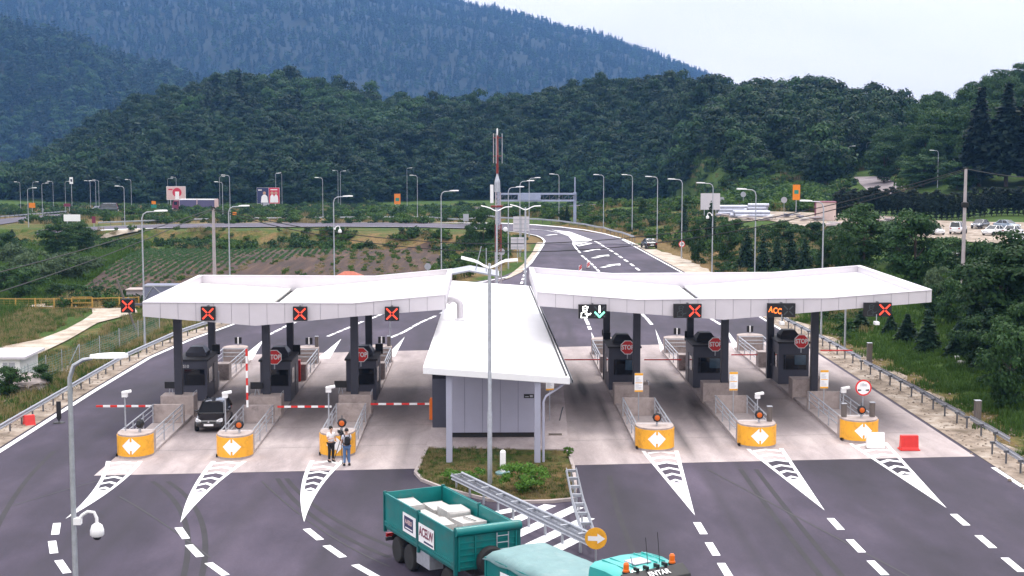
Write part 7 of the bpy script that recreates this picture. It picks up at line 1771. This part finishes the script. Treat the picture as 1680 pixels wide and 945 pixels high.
# tipper truck
def tipper():
    hd = RAD(-58); t = thing('tipper_truck', 'teal tipper truck with faded tarpaulin and beacons on its cab roof', 'truck', (.98, 49.27, 0), hd); W = 2.5; L_ = 5.35
    y0, y1 = -W / 2, W / 2; zt = 2.42
    b = MB().box(0, L_, y0 + .03, y1 - .03, 1.15, zt - .1).build('tipper_body', M['teal'], t)
    mb = MB(); [mb.box(x, x + .09, y - .02, y + .02, 1.1, zt - .1) for x in (.02, 1.3, 2.6, 3.9, L_ - .1) for y in (y0 + .02, y1 - .02)]; mb.build('rib', M['teal'], b)
    # sagging tarpaulin with a short skirt
    nx, ny = 22, 10; vs, fs = [], []; r = random.Random(3)
    for i in range(nx + 1):
        for j in range(ny + 1):
            u, v = i / nx, j / ny; x, y = -.06 + (L_ + .1) * u, y0 - .04 + (W + .08) * v
            z = zt + .05 + .10 * math.sin(PI * v) - .035 * abs(math.sin(PI * u * 4)) * math.sin(PI * v) + .012 * r.uniform(-1, 1)
            if j in (0, ny): z = zt - .18 + .03 * math.sin(x * 5)
            if i in (0, nx): z = min(z, zt - .12 + .03 * math.sin(y * 6))
            vs.append((x, y, z))
    for i in range(nx):
        for j in range(ny): a = i * (ny + 1) + j; fs.append((a, a + ny + 1, a + ny + 2, a + 1))
    tp = MB().add(vs, fs).build('tarpaulin', M['tarp'], t, smooth=True); md = tp.modifiers.new('thick', 'SOLIDIFY'); md.thickness = .015
    pl = MB().box(1.0, 2.6, y0 - .012, y0 + .0, 1.35, 2.05).build('placard', M['signwhite'], t); MB().box(1.2, 2.4, y0 - .018, y0 - .013, 1.55, 1.85).build('printed_badge', M['wine'], pl)
    MB().box(-.2, 8.0, -.45, .45, .7, 1.1).build('chassis', M['chassis'], t)
    for x in (.9, 2.2, 6.6):
        for s in (-1, 1): lwheel(t, x, s * 1.02)
    # cab
    c0, c1 = 5.72, 7.55; sec = []
    for x, zt_, in_, zl in ((c0, 3.38, .14, 1.0), (c0 + .12, 3.52, .08, .9), (c0 + .9, 3.56, .06, .8), (c1 - .35, 3.50, .08, .7), (c1 - .05, 3.30, .12, .7), (c1 + .12, 2.3, .06, .65), (c1 + .14, 1.0, .06, .6)):
        h_ = W / 2 - .02; sec.append([(x, -h_, zl), (x, -h_, (zl + zt_) / 2), (x, -h_ + in_, zt_ - .12), (x, -h_ + in_ + .18, zt_), (x, 0, zt_ + .05), (x, h_ - in_ - .18, zt_), (x, h_ - in_, zt_ - .12), (x, h_, (zl + zt_) / 2), (x, h_, zl)])
    cb = loft(sec).build('cab', M['teal_cab'], t, smooth=True)
    hx = c0 + .72; MB().box(hx, hx + .55, -.34, .30, 3.575, 3.615).build('roof_hatch', M['signback'], cb, bevel=.03)
    mb = MB(); [mb.box(c0 + .2, c1 - .5, y - .015, y + .015, 3.52, 3.605 - abs(y) * .03) for y in (-.75, .75, -.45, .45)]; mb.build('roof_seam', M['teal_cab'], cb)
    MB().box(c1 + .10, c1 + .16, -1.05, 1.05, 1.75, 2.7).build('windscreen', M['glass'], cb)
    for s in (-1, 1): MB().box(c0 + .8, c1 - .15, min(s * (W / 2 - .02), s * (W / 2 + .012)), max(s * (W / 2 - .02), s * (W / 2 + .012)), 2.0, 2.85).build('side_window', M['glass'], cb)
    vz = MB().extx([(0, 0), (0, 0), (0, 0)], 0, 0) if False else None
    vs_ = MB().ext([(c1 - .22, 3.44), (c1 - .16, 3.54), (c1 + .22, 3.30), (c1 + .34, 3.02), (c1 + .28, 3.0), (c1 + .10, 3.26)], -1.16, 1.16).build('sun_visor', M['black'], t, bevel=.02)
    a = math.atan2(-.24, .38); lettering('ENTAR', .25, M['signwhite'], vs_, (c1 + .045, -.12, 3.435), (0, RAD(33), PI / 2) if False else (RAD(0), 0, PI / 2), bold=.004)
    for ch in vs_.children: ch.rotation_euler = Euler((RAD(33), 0, PI / 2)); ch.location = (c1 + .05, .1, 3.44)
    for s in (-1, 1):
        bc = MB().lathe([(.10, 0), (.10, .05), (.085, .06), (.085, .22), (.05, .27), (.001, .28)], (0, 0, 0), 14).build('beacon', M['beacon'], t, (c1 - .30, s * .86, 3.545)); MB().lathe([(.12, -.06), (.12, .0), (.09, .0)], (0, 0, 0), 12).build('beacon_base', M['black'], bc)
    for y, h_ in ((.1, .8), (.55, .9), (-.45, .3)): MB().tube([(c1 - .5, y, 3.55), (c1 - .62, y, 3.55 + h_)], .010, 5).build('aerial', M['black'], t)
    for y in (-.55, -.2, .2, .5): MB().box(c1 - .32, c1 - .1, y - .035, y + .035, 3.53, 3.63).build('visor_bracket', M['black'], t)
    for s in (-1, 1): MB().box(c1 - .25, c1 - .05, s * 1.5 - .14, s * 1.5 + .14, 2.2, 2.75).build('mirror', M['black'], t, bevel=.03)
    MB().tube([(c0 - .2, .95, 1.0), (c0 - .2, .95, 3.05)], .09, 10).build('exhaust', M['chassis'], t)
    return t
M['teal_cab'] = mat('light_teal_paint', (.03, .36, .33), .35, .06, 1.5, coat=.5); M['beacon'] = mat('orange_beacon', (.65, .13, .01), .3, .1, 3, emit=.1)
tipper()
# drawbar
t = thing('drawbar', 'dark steel drawbar between truck and trailer', 'drawbar', (0, 0, 0)); MB().tube([(-.0 + .18, 51.25, .85), (.6, 50.2, .8), (.98, 49.5, .85)], .08, 8).build('bar', M['chassis'], t); MB().tube([(.1, 51.2, 1.1), (.5, 50.6, 1.35), (.9, 49.7, 1.15)], .03, 6).build('hose', M['rubber'], t)

# ------------------------------------------------------------------ two men and their tripod camera
def person(label, loc, rz, shirt, trousers, arms, hair, sleeve=.5, shoes='rubber', turn=0.0, k=1.0):
    t = thing('person', label, 'person', loc, rz); t.scale = (k,) * 3
    J = {'pel': (0, 0, .97), 'bel': (0, -.01, 1.10), 'che': (0, .0, 1.32), 'nk0': (0, .01, 1.47), 'nk1': (0, -.005, 1.53), 'hd0': (0, -.03, 1.60), 'hd1': (0, -.025, 1.68), 'hd2': (0, -.01, 1.755)}
    R = {'pel': (.15, .115), 'bel': (.14, .11), 'che': (.165, .12), 'nk0': (.08, .07), 'nk1': (.055, .055), 'hd0': (.065, .075), 'hd1': (.078, .095), 'hd2': (.05, .06)}
    E = [('pel', 'bel'), ('bel', 'che'), ('che', 'nk0'), ('nk0', 'nk1'), ('nk1', 'hd0'), ('hd0', 'hd1'), ('hd1', 'hd2')]
    for s, n in ((-1, 'r'), (1, 'l')):
        J.update({n + 'hip': (s * .095, 0, .90), n + 'kne': (s * .105, -.015, .50), n + 'ank': (s * .115, .02, .10), n + 'toe': (s * .135, -.13, .045)})
        R.update({n + 'hip': (.095, .10), n + 'kne': (.062, .065), n + 'ank': (.045, .05), n + 'toe': (.045, .032)})
        sh = V((s * .185, .0, 1.42)); el, wr = V(arms[n][0]), V(arms[n][1]); d = (wr - el).normalized()
        side = d.cross(V((0, 0, 1))); side = side.normalized() if side.length > .1 else V((1, 0, 0))
        pm = wr + d * .07; J.update({n + 'sho': sh, n + 'elb': el, n + 'wri': wr, n + 'pal': pm}); R.update({n + 'sho': (.062, .065), n + 'elb': (.043, .043), n + 'wri': (.028, .026), n + 'pal': (.038, .020)})
        E += [('pel', n + 'hip'), (n + 'hip', n + 'kne'), (n + 'kne', n + 'ank'), (n + 'ank', n + 'toe'), ('che', n + 'sho'), (n + 'sho', n + 'elb'), (n + 'elb', n + 'wri'), (n + 'wri', n + 'pal')]
        dn = side.cross(d)
        for q, (o_, l) in enumerate(((-.03, .065), (-.010, .078), (.011, .072), (.030, .056))):
            a, b = f'{n}f{q}a', f'{n}f{q}b'; J[a] = pm + side * o_ * 1.1 + d * l * .55 - dn * .006; J[b] = pm + side * o_ * 1.15 + d * l * .95 - dn * .03; R[a] = (.0095, .0095); R[b] = (.008, .008); E += [(n + 'pal', a), (a, b)]
        J[n + 'th0'] = wr + d * .045 - side * s * .035; J[n + 'th1'] = wr + d * .085 - side * s * .055 - dn * .02; R[n + 'th0'] = (.011, .011); R[n + 'th1'] = (.009, .009); E += [(n + 'wri', n + 'th0'), (n + 'th0', n + 'th1')]
    ks = list(J)
    def grow(name, keep, m, grow_, cut=None):
        kk = [q for q in ks if q in keep or q in (cut or {})]; idx = {q: i for i, q in enumerate(kk)}
        vs = [V(J[q]) if not cut or q not in cut else V(J[cut[q][0]]).lerp(V(J[q]), cut[q][1]) for q in kk]
        es = [(idx[a], idx[b]) for a, b in E if a in idx and b in idx]; me = skin_mesh(vs, es, [(R[q][0] + grow_, R[q][1] + grow_) for q in kk], 1, idx['pel'])
        me.name = name; me.materials.append(m); return link(name, me, t)
    o = grow('body', set(ks), M['skin'], -.004)
    torso = {'pel', 'bel', 'che', 'nk0', 'rsho', 'lsho'}
    grow('shirt', torso, shirt, .014, {'relb': ('rsho', sleeve), 'lelb': ('lsho', sleeve)})
    grow('trousers', {'pel', 'rhip', 'lhip', 'rkne', 'lkne', 'rank', 'lank'}, trousers, .016)
    for s in (-1, 1): MB().add([(s * .125 + a * .048, b, z) for a, b, z in ((-1, .09, 0), (1, .09, 0), (1, -.12, 0), (.6, -.19, 0), (-.6, -.19, 0), (-1, -.12, 0), (-.9, .08, .11), (.9, .08, .11), (.9, -.03, .10), (.5, -.17, .05), (-.5, -.17, .05), (-.9, -.03, .10))], [(0, 1, 7, 6), (1, 2, 8, 7), (2, 3, 9, 8), (3, 4, 10, 9), (4, 5, 11, 10), (5, 0, 6, 11), (6, 7, 8, 9, 10, 11), (5, 4, 3, 2, 1, 0)]).build('shoe', M[shoes], t, bevel=.015)
    MB().lathe([(.094, -.03), (.102, .02), (.088, .075), (.05, .11), (.001, .122)], (0, .012, 1.695), 14).build('hair', hair, t, smooth=True)
    for s in (-1, 1): MB().lathe([(.001, -.006), (.010, -.004), (.012, .0), (.001, .006)], (s * .032, -.118, 1.672), 8, 'y').build('eye', M['signblack'], t); MB().box(s * .088 - .012, s * .088 + .012, -.02, .02, 1.62, 1.69).build('ear', M['skin'], t, bevel=.008)
    MB().add([(-.014, -.112, 1.63), (.014, -.112, 1.63), (0, -.142, 1.632), (0, -.114, 1.672)], [(0, 1, 2), (0, 2, 3), (1, 3, 2)]).build('nose', M['skin'], t); MB().box(-.024, .024, -.118, -.108, 1.598, 1.606).build('mouth', M['wine'], t)
    return t
M['hair'] = mat('dark_hair', (.015, .012, .010), .7, .2); M['jeans'] = mat('blue_jeans', (.09, .16, .30), .85, .15, 10); M['greyshirt'] = mat('pale_grey_shirt', (.48, .48, .55), .85, .08, 6); M['whiteshirt'] = mat('white_shirt', (.80, .78, .78), .8, .04, 6); M['blackcloth'] = mat('black_cloth', (.012, .012, .014), .85, .2, 8)
a = P(543.5, 758, 0); person('man in white polo shirt and black trousers facing the tripod camera', (a.x, a.y, .03), RAD(38), M['whiteshirt'], M['blackcloth'], {'r': ((-.25, -.06, 1.15), (-.06, -.24, 1.22)), 'l': ((.25, -.03, 1.14), (.16, -.22, 1.08))}, M['hair'], .6, k=1.0)
b = P(569, 764.5, 0); man = person('man in grey shirt and blue jeans seen from behind, wearing a backpack', (b.x, b.y, .03), RAD(198), M['greyshirt'], M['jeans'], {'r': ((-.23, -.10, 1.18), (-.10, -.34, 1.26)), 'l': ((.24, -.04, 1.13), (.20, -.24, 1.02))}, M['hair'], .6, k=1.04)
t = thing('backpack', 'black backpack on the back of the man in jeans', 'backpack', (b.x, b.y, .03), RAD(198)); t.scale = (1.04,) * 3
subd(loft([[(x * w_, y, z) for x, y in ((-1, .125), (-.9, .2), (-.5, .125 + d), (.5, .125 + d), (.9, .2), (1, .125))] for z, w_, d in ((1.0, .13, .12), (1.04, .165, .17), (1.2, .17, .20), (1.35, .155, .17), (1.44, .11, .09))]).build('bag', M['blackcloth'], t, smooth=True), 1)
for s in (-1, 1): MB().tube([(s * .12, .14, 1.42), (s * .125, .05, 1.49), (s * .125, -.08, 1.46), (s * .13, -.145, 1.33), (s * .15, -.10, 1.16), (s * .15, .10, 1.05)], .022, 6).build('strap', M['blackcloth'], t)
c = V((a.x * .38 + b.x * .62 - .02, a.y * .5 + b.y * .5 + .35, .0)); t = thing('video_camera', 'black video camera on a tripod between the two men', 'camera', tuple(c), RAD(20))
for k in range(3): q = 2 * PI * k / 3 + .4; MB().tube([(0, 0, 1.25), (math.cos(q) * .22, math.sin(q) * .22, .6), (math.cos(q) * .42, math.sin(q) * .42, .012)], .018, 6).build('leg', M['black'], t)
MB().tube([(0, 0, 1.1), (0, 0, 1.42)], .03, 8).build('column', M['black'], t); MB().box(-.09, .09, -.18, .2, 1.42, 1.62).build('camera_body', M['black'], t, bevel=.02); MB().lathe([(.06, 0), (.075, .16), (.001, .16)], (-.0, -.18, 1.52), 12, 'y').build('lens', M['black'], t); MB().box(-.16, -.09, -.1, .12, 1.52, 1.66).build('viewfinder', M['black'], t, bevel=.01); MB().tube([(0, .15, 1.62), (0, .1, 1.72), (0, -.12, 1.72), (0, -.15, 1.62)], .015, 6).build('handle', M['black'], t)
